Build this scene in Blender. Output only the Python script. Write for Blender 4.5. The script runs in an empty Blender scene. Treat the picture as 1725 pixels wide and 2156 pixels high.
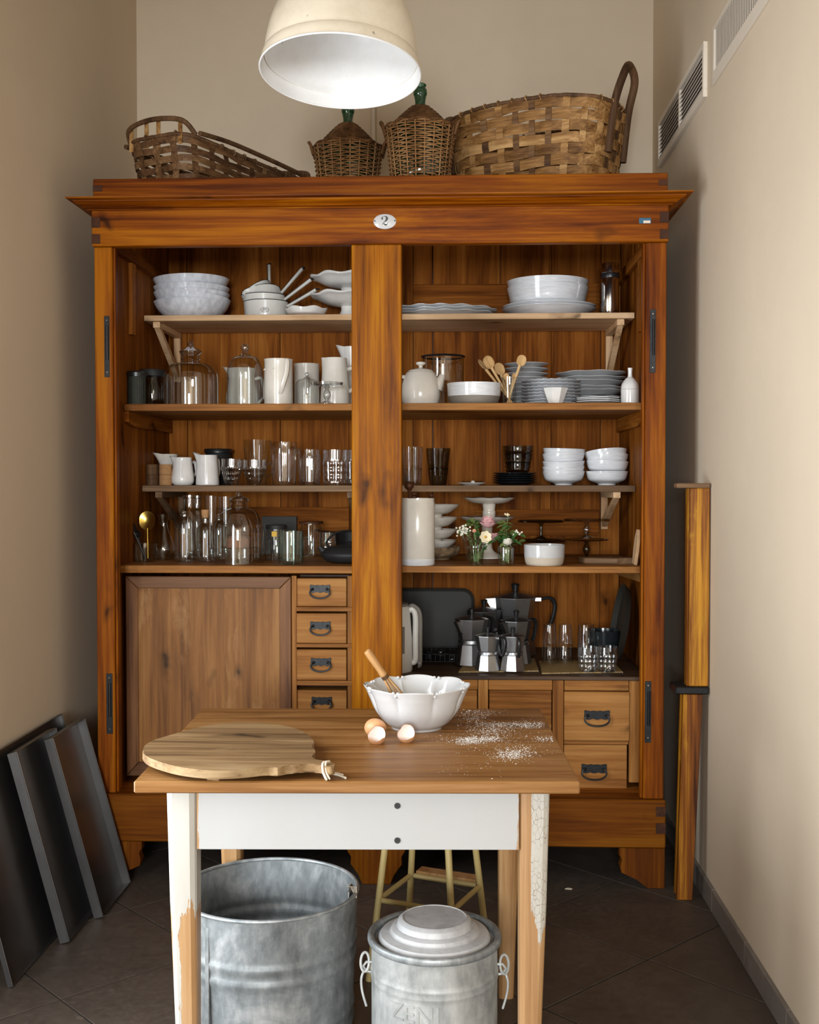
import bpy, bmesh, math, random
from mathutils import Vector, Matrix, Euler
random.seed(11)
PI = math.pi
sc = bpy.context.scene
COL = sc.collection

# ---------------------------------------------------------------- camera
F, VU, VV, EYE = 2400.0, 962.0, 1012.0, 1.40
PITCH = math.atan((1078 - VV) / F)
YAW = math.atan((VU - 862.5) / F * math.cos(PITCH))
cam_d = bpy.data.cameras.new('camera')
cam_d.sensor_fit = 'HORIZONTAL'; cam_d.sensor_width = 36.0
cam_d.lens = F / 1725 * 36.0
cam_d.clip_start = 0.02
cam = bpy.data.objects.new('camera', cam_d); COL.objects.link(cam)
cam.location = (0, 0, EYE); cam.rotation_euler = (PI / 2 - PITCH, 0, YAW)
sc.camera = cam
_ca, _sa, _cp, _sp = math.cos(YAW), math.sin(YAW), math.cos(PITCH), math.sin(PITCH)
_R, _U, _W = (_ca, _sa, 0), (-_sa * _sp, _ca * _sp, _cp), (-_sa * _cp, _ca * _cp, -_sp)

def _ray(px, py):
    cx = (px - 862.5) / F; cy = -(py - 1078) / F
    return [_R[i] * cx + _U[i] * cy + _W[i] for i in range(3)]
def at(px, py, Y):                      # point of the place seen at a pixel, Y metres away
    d = _ray(px, py); t = Y / d[1]
    return Vector((d[0] * t, Y, EYE + d[2] * t))
def on(px, py, z):                      # the same, on a horizontal plane
    d = _ray(px, py); t = (z - EYE) / d[2]
    return Vector((d[0] * t, d[1] * t, z))
def mx(px, Y): return px * Y / F        # pixels to metres

# ---------------------------------------------------------------- light
XL, XR, YB, YF, ZC = -1.40, 0.84, 4.98, -3.60, 3.75
WINDOWS = [('left', 1.35, 2.75, 0.20, 2.20, 72.0), ('front', -0.80, 0.40, 1.00, 2.25, 310.0)]   # along Y in the left wall, along X behind the camera
LIGHT_BLOCK = (-0.75, 2.35)                             # unseen beam added to keep window light off the upper back wall: Y, underside
world = bpy.data.worlds.new('world'); sc.world = world
world.use_nodes = True
world.node_tree.nodes['Background'].inputs[0].default_value = (0.75, 0.85, 1.0, 1)
world.node_tree.nodes['Background'].inputs[1].default_value = 0.15
def window_light(side, a, b, z0, z1, watts):
    m = (a + b) / 2
    for u0, u1 in ((a + 0.08, m - 0.05), (m + 0.05, b - 0.08)):          # one lamp per casement
        ld = bpy.data.lights.new('daylight', 'AREA'); ld.shape = 'RECTANGLE'
        ld.energy = watts / 2; ld.color = (0.885, 0.95, 1.0)
        lo = bpy.data.objects.new('daylight', ld); COL.objects.link(lo)
        if side == 'left':
            ld.size, ld.size_y = z1 - z0 - 0.16, u1 - u0
            lo.location = (XL + 0.02, (u0 + u1) / 2, (z0 + z1) / 2); lo.rotation_euler = (0, -PI / 2, 0)
        else:
            ld.size, ld.size_y = u1 - u0, z1 - z0 - 0.16
            lo.location = ((u0 + u1) / 2, YF + 0.02, (z0 + z1) / 2); lo.rotation_euler = (PI / 2, 0, 0)
for w_ in WINDOWS: window_light(*w_)
vs = sc.view_settings
vs.view_transform = 'Standard'; vs.look = 'None'; vs.gamma = 1.0; vs.use_curve_mapping = False
vs.exposure = 0.0
sc.cycles.use_denoising = True
sc.cycles.transparent_max_bounces = 32
sc.cycles.max_bounces = 10
sc.cycles.diffuse_bounces = 5
sc.cycles.caustics_reflective = False; sc.cycles.caustics_refractive = False
sc.cycles.sample_clamp_indirect = 6.0

# ---------------------------------------------------------------- materials
def N(m, t, ins=None, **at_):
    nd = m.node_tree.nodes.new('ShaderNode' + t)
    for k, v in at_.items(): setattr(nd, k, v)
    for k, v in (ins or {}).items():
        s = nd.inputs[k]
        if isinstance(v, bpy.types.NodeSocket): m.node_tree.links.new(v, s)
        else: s.default_value = v
    return nd
def newmat(name):
    m = bpy.data.materials.new(name); m.use_nodes = True; m.node_tree.nodes.clear()
    return m
def c4(c): return (c[0], c[1], c[2], 1.0)
def mixc(m, f, a, b, mode='MIX'):
    nd = N(m, 'Mix', data_type='RGBA', blend_type=mode)
    for i, v in ((0, f), (6, a), (7, b)):
        s = nd.inputs[i]
        if isinstance(v, bpy.types.NodeSocket): m.node_tree.links.new(v, s)
        else: s.default_value = v if i == 0 else c4(v)
    return nd.outputs[2]
def M(m, op, a, b=0.0, clamp=False):
    nd = N(m, 'Math', {0: a, 1: b}, operation=op); nd.use_clamp = clamp
    return nd.outputs[0]
def ramp(m, f, stops):
    nd = N(m, 'ValToRGB', {0: f}); cr = nd.color_ramp
    while len(cr.elements) < len(stops): cr.elements.new(0.5)
    for e, (p, c) in zip(cr.elements, stops):
        e.position = p; e.color = c4(c) if not isinstance(c, float) else (c, c, c, 1)
    return nd.outputs[0]
def coords(m, rand=True, kind='Object'):
    v = N(m, 'TexCoord').outputs[kind]
    if rand:
        r = N(m, 'ObjectInfo').outputs['Random']
        off = N(m, 'CombineXYZ', {0: M(m, 'MULTIPLY', r, 17.3), 1: M(m, 'MULTIPLY', r, 31.7), 2: M(m, 'MULTIPLY', r, 7.9)}).outputs[0]
        v = N(m, 'VectorMath', {0: v, 1: off}, operation='ADD').outputs[0]
    return v
def scaled(m, v, s): return N(m, 'Mapping', {'Vector': v, 'Scale': s}).outputs[0]
def noise(m, v, scale, detail=4.0, rough=0.55, dist=0.0):
    return N(m, 'TexNoise', {'Vector': v, 'Scale': scale, 'Detail': detail, 'Roughness': rough, 'Distortion': dist}).outputs['Fac']
def finish(m, col, rough, metal=0.0, bump=None, bstr=0.2, bdist=0.002, coat=0.0, spec=0.5, **kw):
    p = N(m, 'BsdfPrincipled')
    def put(k, v):
        s = p.inputs[k]
        if isinstance(v, bpy.types.NodeSocket): m.node_tree.links.new(v, s)
        else: s.default_value = v
    put('Base Color', c4(col) if isinstance(col, tuple) else col)
    put('Roughness', rough); put('Metallic', metal); put('Coat Weight', coat); put('Coat Roughness', 0.12)
    put('Specular IOR Level', spec)
    for k, v in kw.items(): put(k.replace('_', ' '), v)
    if bump is not None:
        b = N(m, 'Bump', {'Height': bump, 'Strength': bstr, 'Distance': bdist})
        m.node_tree.links.new(b.outputs[0], p.inputs['Normal'])
    o = N(m, 'OutputMaterial', {0: p.outputs[0]})
    return m
def plain(name, col, rough=0.5, metal=0.0, var=0.12, vs_=30.0, bstr=0.05, coat=0.0, spec=0.5):
    m = newmat(name); v = coords(m)
    n = noise(m, v, vs_)
    d = tuple(c * (1 - var) for c in col); l = tuple(min(1, c * (1 + var)) for c in col)
    c = mixc(m, n, d, l)
    return finish(m, c, rough, metal, n, bstr, 0.001, coat, spec)
def wood(name, dark, mid, light, axis='z', rough=0.42, knots=0.5, coat=0.0, grain=1.0, bstr=0.15, wear=None, spec=0.2):
    m = newmat(name); v = coords(m)
    def sc3(al, ac): return {'x': (al, ac, ac), 'y': (ac, al, ac), 'z': (ac, ac, al)}[axis]
    g1 = noise(m, scaled(m, v, sc3(1.1, 13 * grain)), 1.0, 5, 0.6, 0.8)
    g2 = noise(m, scaled(m, v, sc3(2.5, 95 * grain)), 1.0, 3, 0.6, 0.3)
    pa = noise(m, scaled(m, v, sc3(1.2, 3.2)), 1.0, 3, 0.5, 0.4)
    f = M(m, 'ADD', M(m, 'MULTIPLY', g1, 0.5), M(m, 'MULTIPLY', g2, 0.26))
    f = M(m, 'ADD', f, M(m, 'MULTIPLY', pa, 0.24))
    col = ramp(m, f, [(0.39, dark), (0.5, mid), (0.61, light)])
    if knots > 0:
        wv = N(m, 'VectorMath', {0: scaled(m, v, sc3(3.6, 10.5)), 1: N(m, 'TexNoise', {'Vector': v, 'Scale': 9.0}).outputs['Color']}, operation='ADD').outputs[0]
        vo = N(m, 'TexVoronoi', {'Vector': wv, 'Scale': 1.0})
        sel = M(m, 'GREATER_THAN', N(m, 'SeparateColor', {0: vo.outputs['Color']}).outputs[0], 1 - 0.42 * knots)
        k = ramp(m, vo.outputs['Distance'], [(0.07, 1.0), (0.15, 0.45), (0.30, 0.0)])
        col = mixc(m, M(m, 'MULTIPLY', M(m, 'MULTIPLY', k, sel), 0.85), col, tuple(c * 0.22 for c in dark))
    if wear:
        w = noise(m, scaled(m, v, sc3(3, 9)), 1.0, 6, 0.7, 0.6)
        col = mixc(m, ramp(m, w, [(0.56, 0.0), (0.70, 0.55)]), col, wear)
    r = M(m, 'ADD', M(m, 'MULTIPLY', g2, 0.18), rough - 0.09)
    return finish(m, col, r, 0.0, f, bstr, 0.0015, coat, spec)
def glass(name, tint=(0.94, 0.96, 0.955), edge=(0.42, 0.46, 0.46), base=0.11, gain=0.85, rough=0.015, power=3.0):
    m = newmat(name)
    fc = N(m, 'LayerWeight', {'Blend': 0.5}).outputs['Facing']
    pw = M(m, 'POWER', fc, power)
    fac = M(m, 'ADD', M(m, 'MULTIPLY', pw, gain), base, True)
    tc = mixc(m, pw, tint, edge)
    t = N(m, 'BsdfTransparent', {0: tc}).outputs[0]
    g = N(m, 'BsdfGlossy', {'Color': (1, 1, 1, 1), 'Roughness': rough}).outputs[0]
    mx_ = N(m, 'MixShader', {0: fac, 1: t, 2: g}).outputs[0]
    N(m, 'OutputMaterial', {0: mx_})
    return m

MT = {}
# varnished cabinet pine
VD, VM, VL = (0.068, 0.012, 0.0003), (0.188, 0.044, 0.0006), (0.33, 0.105, 0.0016)
for ax in 'xyz':
    MT['pine_' + ax] = wood('varnished_pine_' + ax, VD, VM, VL, ax, 0.45, 0.75, 0.0, spec=0.10)
    MT['raw_' + ax] = wood('raw_pine_' + ax, (0.145, 0.050, 0.010), (0.285, 0.116, 0.028), (0.40, 0.19, 0.056), ax, 0.5, 0.6, spec=0.1)
    MT['pale_' + ax] = wood('pale_pine_' + ax, (0.42, 0.235, 0.11), (0.62, 0.40, 0.22), (0.74, 0.51, 0.31), ax, 0.55, 0.6)
    MT['back_' + ax] = wood('back_pine_' + ax, (0.085, 0.021, 0.002), (0.215, 0.064, 0.0075), (0.34, 0.122, 0.020), ax, 0.55, 0.5, spec=0.04)
    MT['old_' + ax] = wood('old_grey_wood_' + ax, (0.085, 0.045, 0.022), (0.16, 0.09, 0.045), (0.25, 0.155, 0.085), ax, 0.62, 0.8)
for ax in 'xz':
    MT['base_' + ax] = wood('dark_shaded_base_pine_' + ax, (0.045, 0.009, 0.0003), (0.12, 0.031, 0.0008), (0.19, 0.062, 0.002), ax, 0.5, 0.75, 0.0, spec=0.1)  # partly darker wood, partly the shade near the floor put into the colour
MT['honey'] = wood('honey_pine', (0.105, 0.026, 0.0005), (0.27, 0.083, 0.0012), (0.42, 0.17, 0.004), 'z', 0.45, 0.75, 0.0, spec=0.08)
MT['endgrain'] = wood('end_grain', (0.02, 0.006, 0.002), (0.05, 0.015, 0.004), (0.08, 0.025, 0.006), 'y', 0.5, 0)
MT['doorp'] = wood('worn_door_pine', (0.115, 0.042, 0.009), (0.225, 0.092, 0.023), (0.32, 0.15, 0.045), 'z', 0.5, 0.8, wear=(0.42, 0.235, 0.10))
MT['doorx'] = wood('dark_door_pine', (0.06, 0.026, 0.011), (0.12, 0.053, 0.022), (0.19, 0.09, 0.04), 'x', 0.5, 0.4)
MT['doorz'] = wood('dark_door_pine_upright', (0.09, 0.036, 0.014), (0.17, 0.072, 0.027), (0.25, 0.115, 0.046), 'z', 0.5, 0.4)
MT['counter'] = wood('dark_counter_wood', (0.03, 0.017, 0.01), (0.065, 0.036, 0.02), (0.12, 0.07, 0.04), 'x', 0.5, 0.4)
MT['tabletop'] = wood('table_pine', (0.125, 0.048, 0.011), (0.24, 0.108, 0.031), (0.34, 0.178, 0.066), 'x', 0.4, 0.55)
MT['tablewood'] = wood('table_leg_pine', (0.26, 0.125, 0.045), (0.39, 0.215, 0.09), (0.48, 0.295, 0.145), 'z', 0.5, 0.5)
MT['board'] = wood('worn_board_wood', (0.11, 0.060, 0.025), (0.24, 0.145, 0.066), (0.33, 0.22, 0.11), 'x', 0.65, 0.35, grain=1.6, wear=(0.38, 0.27, 0.15))
MT['frame'] = wood('worn_orange_wood', (0.05, 0.012, 0.002), (0.20, 0.060, 0.005), (0.50, 0.225, 0.016), 'z', 0.42, 0.3, 0.05, grain=1.8, wear=(0.62, 0.34, 0.02))
MT['spoon'] = wood('spoon_beech', (0.42, 0.24, 0.09), (0.58, 0.36, 0.16), (0.68, 0.46, 0.24), 'z', 0.6, 0)
MT['bamboo'] = wood('bamboo', (0.32, 0.16, 0.06), (0.46, 0.25, 0.10), (0.56, 0.34, 0.16), 'z', 0.5, 0)
MT['darkturned'] = wood('dark_turned_wood', (0.03, 0.01, 0.005), (0.07, 0.025, 0.01), (0.12, 0.045, 0.02), 'z', 0.4, 0)
MT['splint'] = wood('chestnut_splint', (0.10, 0.042, 0.011), (0.28, 0.14, 0.045), (0.50, 0.30, 0.125), 'x', 0.6, 0.3, grain=1.3, bstr=0.4)
MT['splint_dark'] = wood('dark_chestnut_splint', (0.045, 0.02, 0.009), (0.125, 0.06, 0.024), (0.24, 0.135, 0.06), 'x', 0.6, 0.3, grain=1.3, bstr=0.4)
MT['rod'] = wood('bent_rod_wood', (0.045, 0.02, 0.009), (0.10, 0.05, 0.022), (0.17, 0.09, 0.042), 'z', 0.65, 0.3)
MT['wicker'] = wood('wicker_osier', (0.12, 0.052, 0.018), (0.29, 0.145, 0.055), (0.45, 0.26, 0.115), 'z', 0.55, 0, grain=2)
MT['wicker_dark'] = wood('wicker_brown', (0.06, 0.026, 0.01), (0.15, 0.07, 0.027), (0.25, 0.13, 0.055), 'z', 0.55, 0, grain=2)
MT['cork'] = plain('cork', (0.42, 0.22, 0.09), 0.8, 0, 0.35, 120, 0.3)
# walls, floor
def plaster(name, col):
    m = newmat(name); v = coords(m, False)
    a = noise(m, v, 1.3, 5, 0.6); b = noise(m, v, 130.0, 4, 0.6); d = noise(m, v, 9.0, 6, 0.65)
    c = mixc(m, ramp(m, a, [(0.3, 0.0), (0.7, 1.0)]), tuple(x * 0.95 for x in col), tuple(min(1, x * 1.03) for x in col))
    c = mixc(m, ramp(m, d, [(0.3, 0.0), (0.75, 0.12)]), c, tuple(x * 0.8 for x in col))
    h = M(m, 'ADD', M(m, 'MULTIPLY', b, 0.5), M(m, 'MULTIPLY', d, 0.5))
    return finish(m, c, 0.82, 0, h, 0.25, 0.002, 0, 0.25)
MT['wall'] = plaster('beige_plaster', (0.655, 0.548, 0.415))
MT['ceil'] = plaster('ceiling_plaster', (0.64, 0.56, 0.45))
def stone(name, a, b, c, rough):
    m = newmat(name); v = coords(m)
    n1 = noise(m, v, 3.5, 7, 0.65, 0.6); n2 = noise(m, v, 45.0, 5, 0.6); n3 = noise(m, v, 13.0, 8, 0.7, 1.2)
    f = M(m, 'ADD', M(m, 'MULTIPLY', n1, 0.6), M(m, 'MULTIPLY', n2, 0.4))
    col = ramp(m, f, [(0.33, a), (0.5, b), (0.68, c)])
    col = mixc(m, ramp(m, n3, [(0.60, 0.0), (0.72, 0.5)]), col, tuple(x * 1.7 for x in c))
    return finish(m, col, M(m, 'ADD', M(m, 'MULTIPLY', n2, 0.25), rough - 0.1), 0, f, 0.2, 0.003)
MT['tile'] = stone('brown_floor_stone', (0.038, 0.028, 0.021), (0.058, 0.043, 0.033), (0.082, 0.062, 0.048), 0.5)
MT['grout'] = plain('dark_grout', (0.02, 0.015, 0.011), 0.9)
MT['skirt'] = stone('grey_skirting_stone', (0.13, 0.11, 0.095), (0.18, 0.155, 0.135), (0.23, 0.20, 0.18), 0.5)
MT['vent'] = plain('vent_paint', (0.70, 0.62, 0.52), 0.5, 0, 0.03)
MT['ventshade'] = plain('vent_shade', (0.05, 0.042, 0.035), 0.8)  # dark sheet colour standing in for the shade between slats
# ceramics
def glaze(name, col, rough=0.12, var=0.05, scale=20, streak=None, bstr=0.06):
    m = newmat(name); v = coords(m)
    n = noise(m, scaled(m, v, streak) if streak else v, scale, 4, 0.6)
    c = mixc(m, ramp(m, n, [(0.35, 0.0), (0.65, 1.0)]), tuple(x * (1 - var) for x in col), tuple(min(1, x * (1 + var)) for x in col))
    return finish(m, c, rough, 0, n, bstr, 0.001, 0.3)
MT['white'] = glaze('white_glaze', (0.76, 0.74, 0.71))
MT['bluewhite'] = glaze('blue_white_glaze', (0.70, 0.72, 0.77), 0.14, 0.16, 3.0, (14, 14, 3), 0.12)
MT['greywhite'] = glaze('grey_white_glaze', (0.72, 0.73, 0.75), 0.13, 0.09, 6.0, (3, 3, 30), 0.12)
MT['platewhite'] = glaze('plate_glaze', (0.68, 0.685, 0.69), 0.18, 0.08, 14)
MT['cream'] = glaze('cream_glaze', (0.74, 0.69, 0.61), 0.2, 0.04)
MT['bisque'] = plain('bare_stoneware', (0.50, 0.43, 0.34), 0.75, 0, 0.1, 160, 0.2)
MT['greybisque'] = plain('grey_stoneware', (0.22, 0.19, 0.155), 0.7, 0, 0.15, 90, 0.25)
MT['bowlwhite'] = glaze('bowl_glaze', (0.545, 0.545, 0.545), 0.10, 0.03, 9)
MT['enamel'] = glaze('white_enamel', (0.70, 0.685, 0.64), 0.2, 0.05, 8)
MT['black'] = plain('black_paint', (0.012, 0.012, 0.012), 0.35)
MT['blackmatte'] = plain('black_matte', (0.014, 0.014, 0.014), 0.6, 0, 0.3, 60, 0.15)
MT['darkglaze'] = plain('dark_glaze', (0.012, 0.015, 0.017), 0.15)
MT['pattern'] = glaze('brown_glaze', (0.22, 0.15, 0.085), 0.3, 0.5, 40)
MT['iron'] = plain('wrought_iron', (0.022, 0.022, 0.023), 0.38, 0.75, 0.5, 90, 0.4)
MT['steel'] = plain('polished_steel', (0.72, 0.70, 0.67), 0.13, 1.0, 0.05, 12)
MT['alu'] = plain('brushed_aluminium', (0.48, 0.48, 0.48), 0.36, 1.0, 0.12, 40, 0.08)
MT['aludark'] = plain('dull_aluminium', (0.28, 0.275, 0.27), 0.4, 1.0, 0.15, 25, 0.08)
MT['traymetal'] = plain('dull_tray_steel', (0.15, 0.145, 0.142), 0.34, 0.9, 0.3, 9, 0.06)
MT['darktray'] = plain('dark_tray', (0.030, 0.027, 0.022), 0.55, 0.0, 0.2, 7, 0.05, 0.0, 0.25)
MT['brass'] = plain('old_brass', (0.55, 0.36, 0.08), 0.25, 1.0, 0.2, 20)
MT['plastic'] = plain('white_plastic', (0.66, 0.64, 0.60), 0.3, 0, 0.03)
MT['greyplastic'] = plain('grey_plastic', (0.19, 0.175, 0.155), 0.3, 0, 0.1)
def zinc(name, a, b, c, rust, metal=0.55):
    m = newmat(name); v = coords(m)
    n1 = noise(m, v, 6.0, 8, 0.68, 0.8); n2 = noise(m, scaled(m, v, (1, 1, 0.35)), 38.0, 5, 0.65); n3 = noise(m, v, 4.5, 10, 0.72, 0.4)
    f = M(m, 'ADD', M(m, 'MULTIPLY', n1, 0.62), M(m, 'MULTIPLY', n2, 0.38))
    col = ramp(m, f, [(0.34, a), (0.5, b), (0.64, c)])
    col = mixc(m, ramp(m, n3, [(0.68, 0.0), (0.74, 0.7)]), col, rust)
    return finish(m, col, M(m, 'ADD', M(m, 'MULTIPLY', n2, 0.3), 0.3), metal, f, 0.2, 0.002)
MT['zinc'] = zinc('galvanised_zinc', (0.13, 0.142, 0.148), (0.27, 0.29, 0.295), (0.48, 0.49, 0.49), (0.15, 0.135, 0.11), 0.4)
MT['zinclight'] = zinc('pale_zinc', (0.24, 0.25, 0.245), (0.43, 0.44, 0.43), (0.60, 0.60, 0.58), (0.22, 0.15, 0.09), 0.25)
MT['lidpaint'] = zinc('chipped_lid_paint', (0.34, 0.34, 0.345), (0.48, 0.48, 0.485), (0.56, 0.56, 0.56), (0.20, 0.17, 0.15), 0.0)
MT['yellow'] = plain('yellowed_paint', (0.44, 0.33, 0.13), 0.45, 0, 0.12, 25, 0.1)
MT['egg'] = plain('egg_brown', (0.62, 0.32, 0.15), 0.45, 0, 0.12, 60, 0.05)
MT['eggin'] = plain('egg_inside', (0.80, 0.69, 0.63), 0.6, 0, 0.04)
MT['flour'] = plain('flour', (0.82, 0.79, 0.74), 0.95)
MT['string'] = plain('cotton_string', (0.66, 0.57, 0.45), 0.9, 0, 0.15, 300, 0.4)
MT['cake'] = plain('brown_cake', (0.20, 0.085, 0.05), 0.9, 0, 0.5, 70, 0.6)
MT['labely'] = plain('yellow_label', (0.75, 0.44, 0.04), 0.6)
MT['blue'] = plain('blue_print', (0.012, 0.095, 0.17), 0.4)
MT['ivory'] = plain('ivory_print', (0.68, 0.58, 0.46), 0.5, 0, 0.04)
MT['ink'] = plain('black_ink', (0.03, 0.03, 0.028), 0.5)
MT['leaf'] = plain('leaf_green', (0.045, 0.12, 0.028), 0.45, 0, 0.4, 30)
MT['leaf2'] = plain('leaf_olive', (0.13, 0.17, 0.045), 0.5, 0, 0.4, 30)
MT['stem'] = plain('stem_green', (0.12, 0.22, 0.06), 0.5, 0, 0.2)
MT['pink'] = plain('pink_petal', (0.66, 0.36, 0.36), 0.6, 0, 0.2, 60)
MT['creamp'] = plain('cream_petal', (0.78, 0.68, 0.46), 0.6, 0, 0.1, 60)
MT['whitep'] = plain('white_petal', (0.80, 0.76, 0.66), 0.6, 0, 0.08, 60)
MT['peach'] = plain('peach_petal', (0.68, 0.37, 0.22), 0.6, 0, 0.2, 60)
MT['pollen'] = plain('pollen_yellow', (0.55, 0.33, 0.05), 0.8)
def woven(name, a, b):
    m = newmat(name); v = coords(m, False)
    w1 = N(m, 'TexWave', {'Vector': v, 'Scale': 60.0, 'Distortion': 1.0}, bands_direction='X').outputs['Fac']
    w2 = N(m, 'TexWave', {'Vector': v, 'Scale': 60.0, 'Distortion': 1.0}, bands_direction='Y').outputs['Fac']
    f = M(m, 'MULTIPLY', w1, w2); n = noise(m, v, 40)
    c = mixc(m, M(m, 'ADD', M(m, 'MULTIPLY', f, 0.6), M(m, 'MULTIPLY', n, 0.4)), a, b)
    return finish(m, c, 0.7, 0, f, 0.6, 0.002)
MT['mat'] = woven('woven_straw', (0.16, 0.085, 0.022), (0.60, 0.40, 0.14))
MT['mesh'] = woven('dark_mesh', (0.008, 0.01, 0.007), (0.05, 0.055, 0.035))
# lamp enamel
def lampmat(name, col, dirt):
    m = newmat(name); v = coords(m, False)
    n = noise(m, v, 5.0, 8, 0.7, 0.3); s = noise(m, v, 33.0, 3, 0.5); b = noise(m, v, 14.0, 6, 0.7)
    c = mixc(m, ramp(m, b, [(0.45, 0.0), (0.8, 0.5)]), col, dirt)
    c = mixc(m, ramp(m, s, [(0.72, 0.0), (0.76, 0.7)]), c, (0.10, 0.08, 0.06))
    return finish(m, c, 0.25, 0, n, 0.04, 0.002)
MT['lampout'] = lampmat('lamp_enamel_ivory', (0.70, 0.62, 0.49), (0.52, 0.43, 0.31))
MT['lampin'] = lampmat('lamp_enamel_white', (0.72, 0.71, 0.70), (0.60, 0.57, 0.53))
# peeling paint on the table
def peel(name, cond, crackle=False, paint=(0.50, 0.48, 0.435), pmix=0.6):
    m = newmat(name); v = N(m, 'TexCoord').outputs['Object']
    sp = N(m, 'SeparateXYZ', {0: v}).outputs
    vw = coords(m)
    g1 = noise(m, scaled(m, vw, (13, 13, 1.1)), 1.0, 5, 0.6, 0.8); g2 = noise(m, scaled(m, vw, (95, 95, 2.5)), 1.0, 3)
    f = M(m, 'ADD', M(m, 'MULTIPLY', g1, 0.6), M(m, 'MULTIPLY', g2, 0.4))
    wcol = ramp(m, f, [(0.33, (0.26, 0.125, 0.045)), (0.5, (0.39, 0.215, 0.09)), (0.66, (0.48, 0.295, 0.145))])
    jag = M(m, 'MULTIPLY', M(m, 'SUBTRACT', noise(m, scaled(m, vw, (60, 60, 12)), 1.0, 4, 0.7), 0.5), 0.16)
    mask = cond(m, sp, jag)
    pn = noise(m, scaled(m, vw, (9, 9, 2)), 1.0, 5, 0.6)
    pcol = mixc(m, ramp(m, pn, [(0.4, 0.0), (0.75, pmix)]), paint, (0.37, 0.325, 0.26))
    if crackle:
        vo = N(m, 'TexVoronoi', {'Vector': scaled(m, vw, (120, 120, 60)), 'Scale': 1.0}, feature='DISTANCE_TO_EDGE').outputs['Distance']
        ck = ramp(m, vo, [(0.010, 0.85), (0.035, 0.0)])
        part_ = ramp(m, noise(m, vw, 14.0, 3), [(0.42, 0.0), (0.55, 1.0)])
        pcol = mixc(m, M(m, 'MULTIPLY', ck, part_), pcol, (0.16, 0.10, 0.05))
    col = mixc(m, mask, wcol, pcol)
    return finish(m, col, 0.45, 0, M(m, 'ADD', M(m, 'MULTIPLY', f, 0.3), mask), 0.3, 0.002)
def _gt(m, a, b, s=220.0): return M(m, 'MULTIPLY', M(m, 'SUBTRACT', a, b), s, True)
MT['leg_l'] = peel('peeling_leg_paint', lambda m, s, j: M(m, 'MAXIMUM', M(m, 'MULTIPLY', _gt(m, M(m, 'ADD', s[2], j), 0.47), 1.0),
                   M(m, 'MULTIPLY', _gt(m, M(m, 'ADD', s[0], M(m, 'MULTIPLY', j, 0.15)), -0.021, 600), _gt(m, M(m, 'ADD', -0.002, M(m, 'MULTIPLY', j, 0.2)), s[0], 600))))
MT['leg_r'] = peel('crackled_leg_paint', lambda m, s, j: M(m, 'MULTIPLY', _gt(m, s[0], M(m, 'ADD', -0.009, M(m, 'MULTIPLY', j, 0.03)), 800),
                   _gt(m, M(m, 'ADD', s[2], j), M(m, 'ADD', 0.40, M(m, 'MULTIPLY', M(m, 'ABSOLUTE', M(m, 'SUBTRACT', s[0], 0.012)), 4.0)))), True)
MT['apron'] = peel('apron_paint', lambda m, s, j: M(m, 'MULTIPLY', _gt(m, M(m, 'ADD', 0.343, M(m, 'MULTIPLY', j, 0.15)), M(m, 'ABSOLUTE', s[0]), 400),
                   _gt(m, M(m, 'ADD', 0.064, M(m, 'MULTIPLY', j, 0.05)), s[2], 500)), False, (0.43, 0.43, 0.425), 0.15)
MT['glass'] = glass('clear_glass')
MT['glass_thin'] = glass('thin_clear_glass', (0.96, 0.97, 0.965), (0.5, 0.53, 0.52), 0.05, 0.7)
MT['glass_dark'] = glass('smoked_glass', (0.50, 0.52, 0.48), (0.15, 0.17, 0.15), 0.06, 0.6)
MT['glass_green'] = glass('green_tinted_glass', (0.90, 0.95, 0.93), (0.20, 0.42, 0.36), 0.09, 0.7)
MT['bottle_green'] = glass('bottle_green_glass', (0.06, 0.33, 0.22), (0.004, 0.07, 0.045), 0.08, 0.5)
MT['cut'] = glass('cut_glass', (0.86, 0.87, 0.87), (0.35, 0.37, 0.38), 0.14, 0.7, 0.03, 2.0)
MT['water'] = glass('vase_water', (0.80, 0.86, 0.70), (0.4, 0.46, 0.3), 0.02, 0.4)

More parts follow.
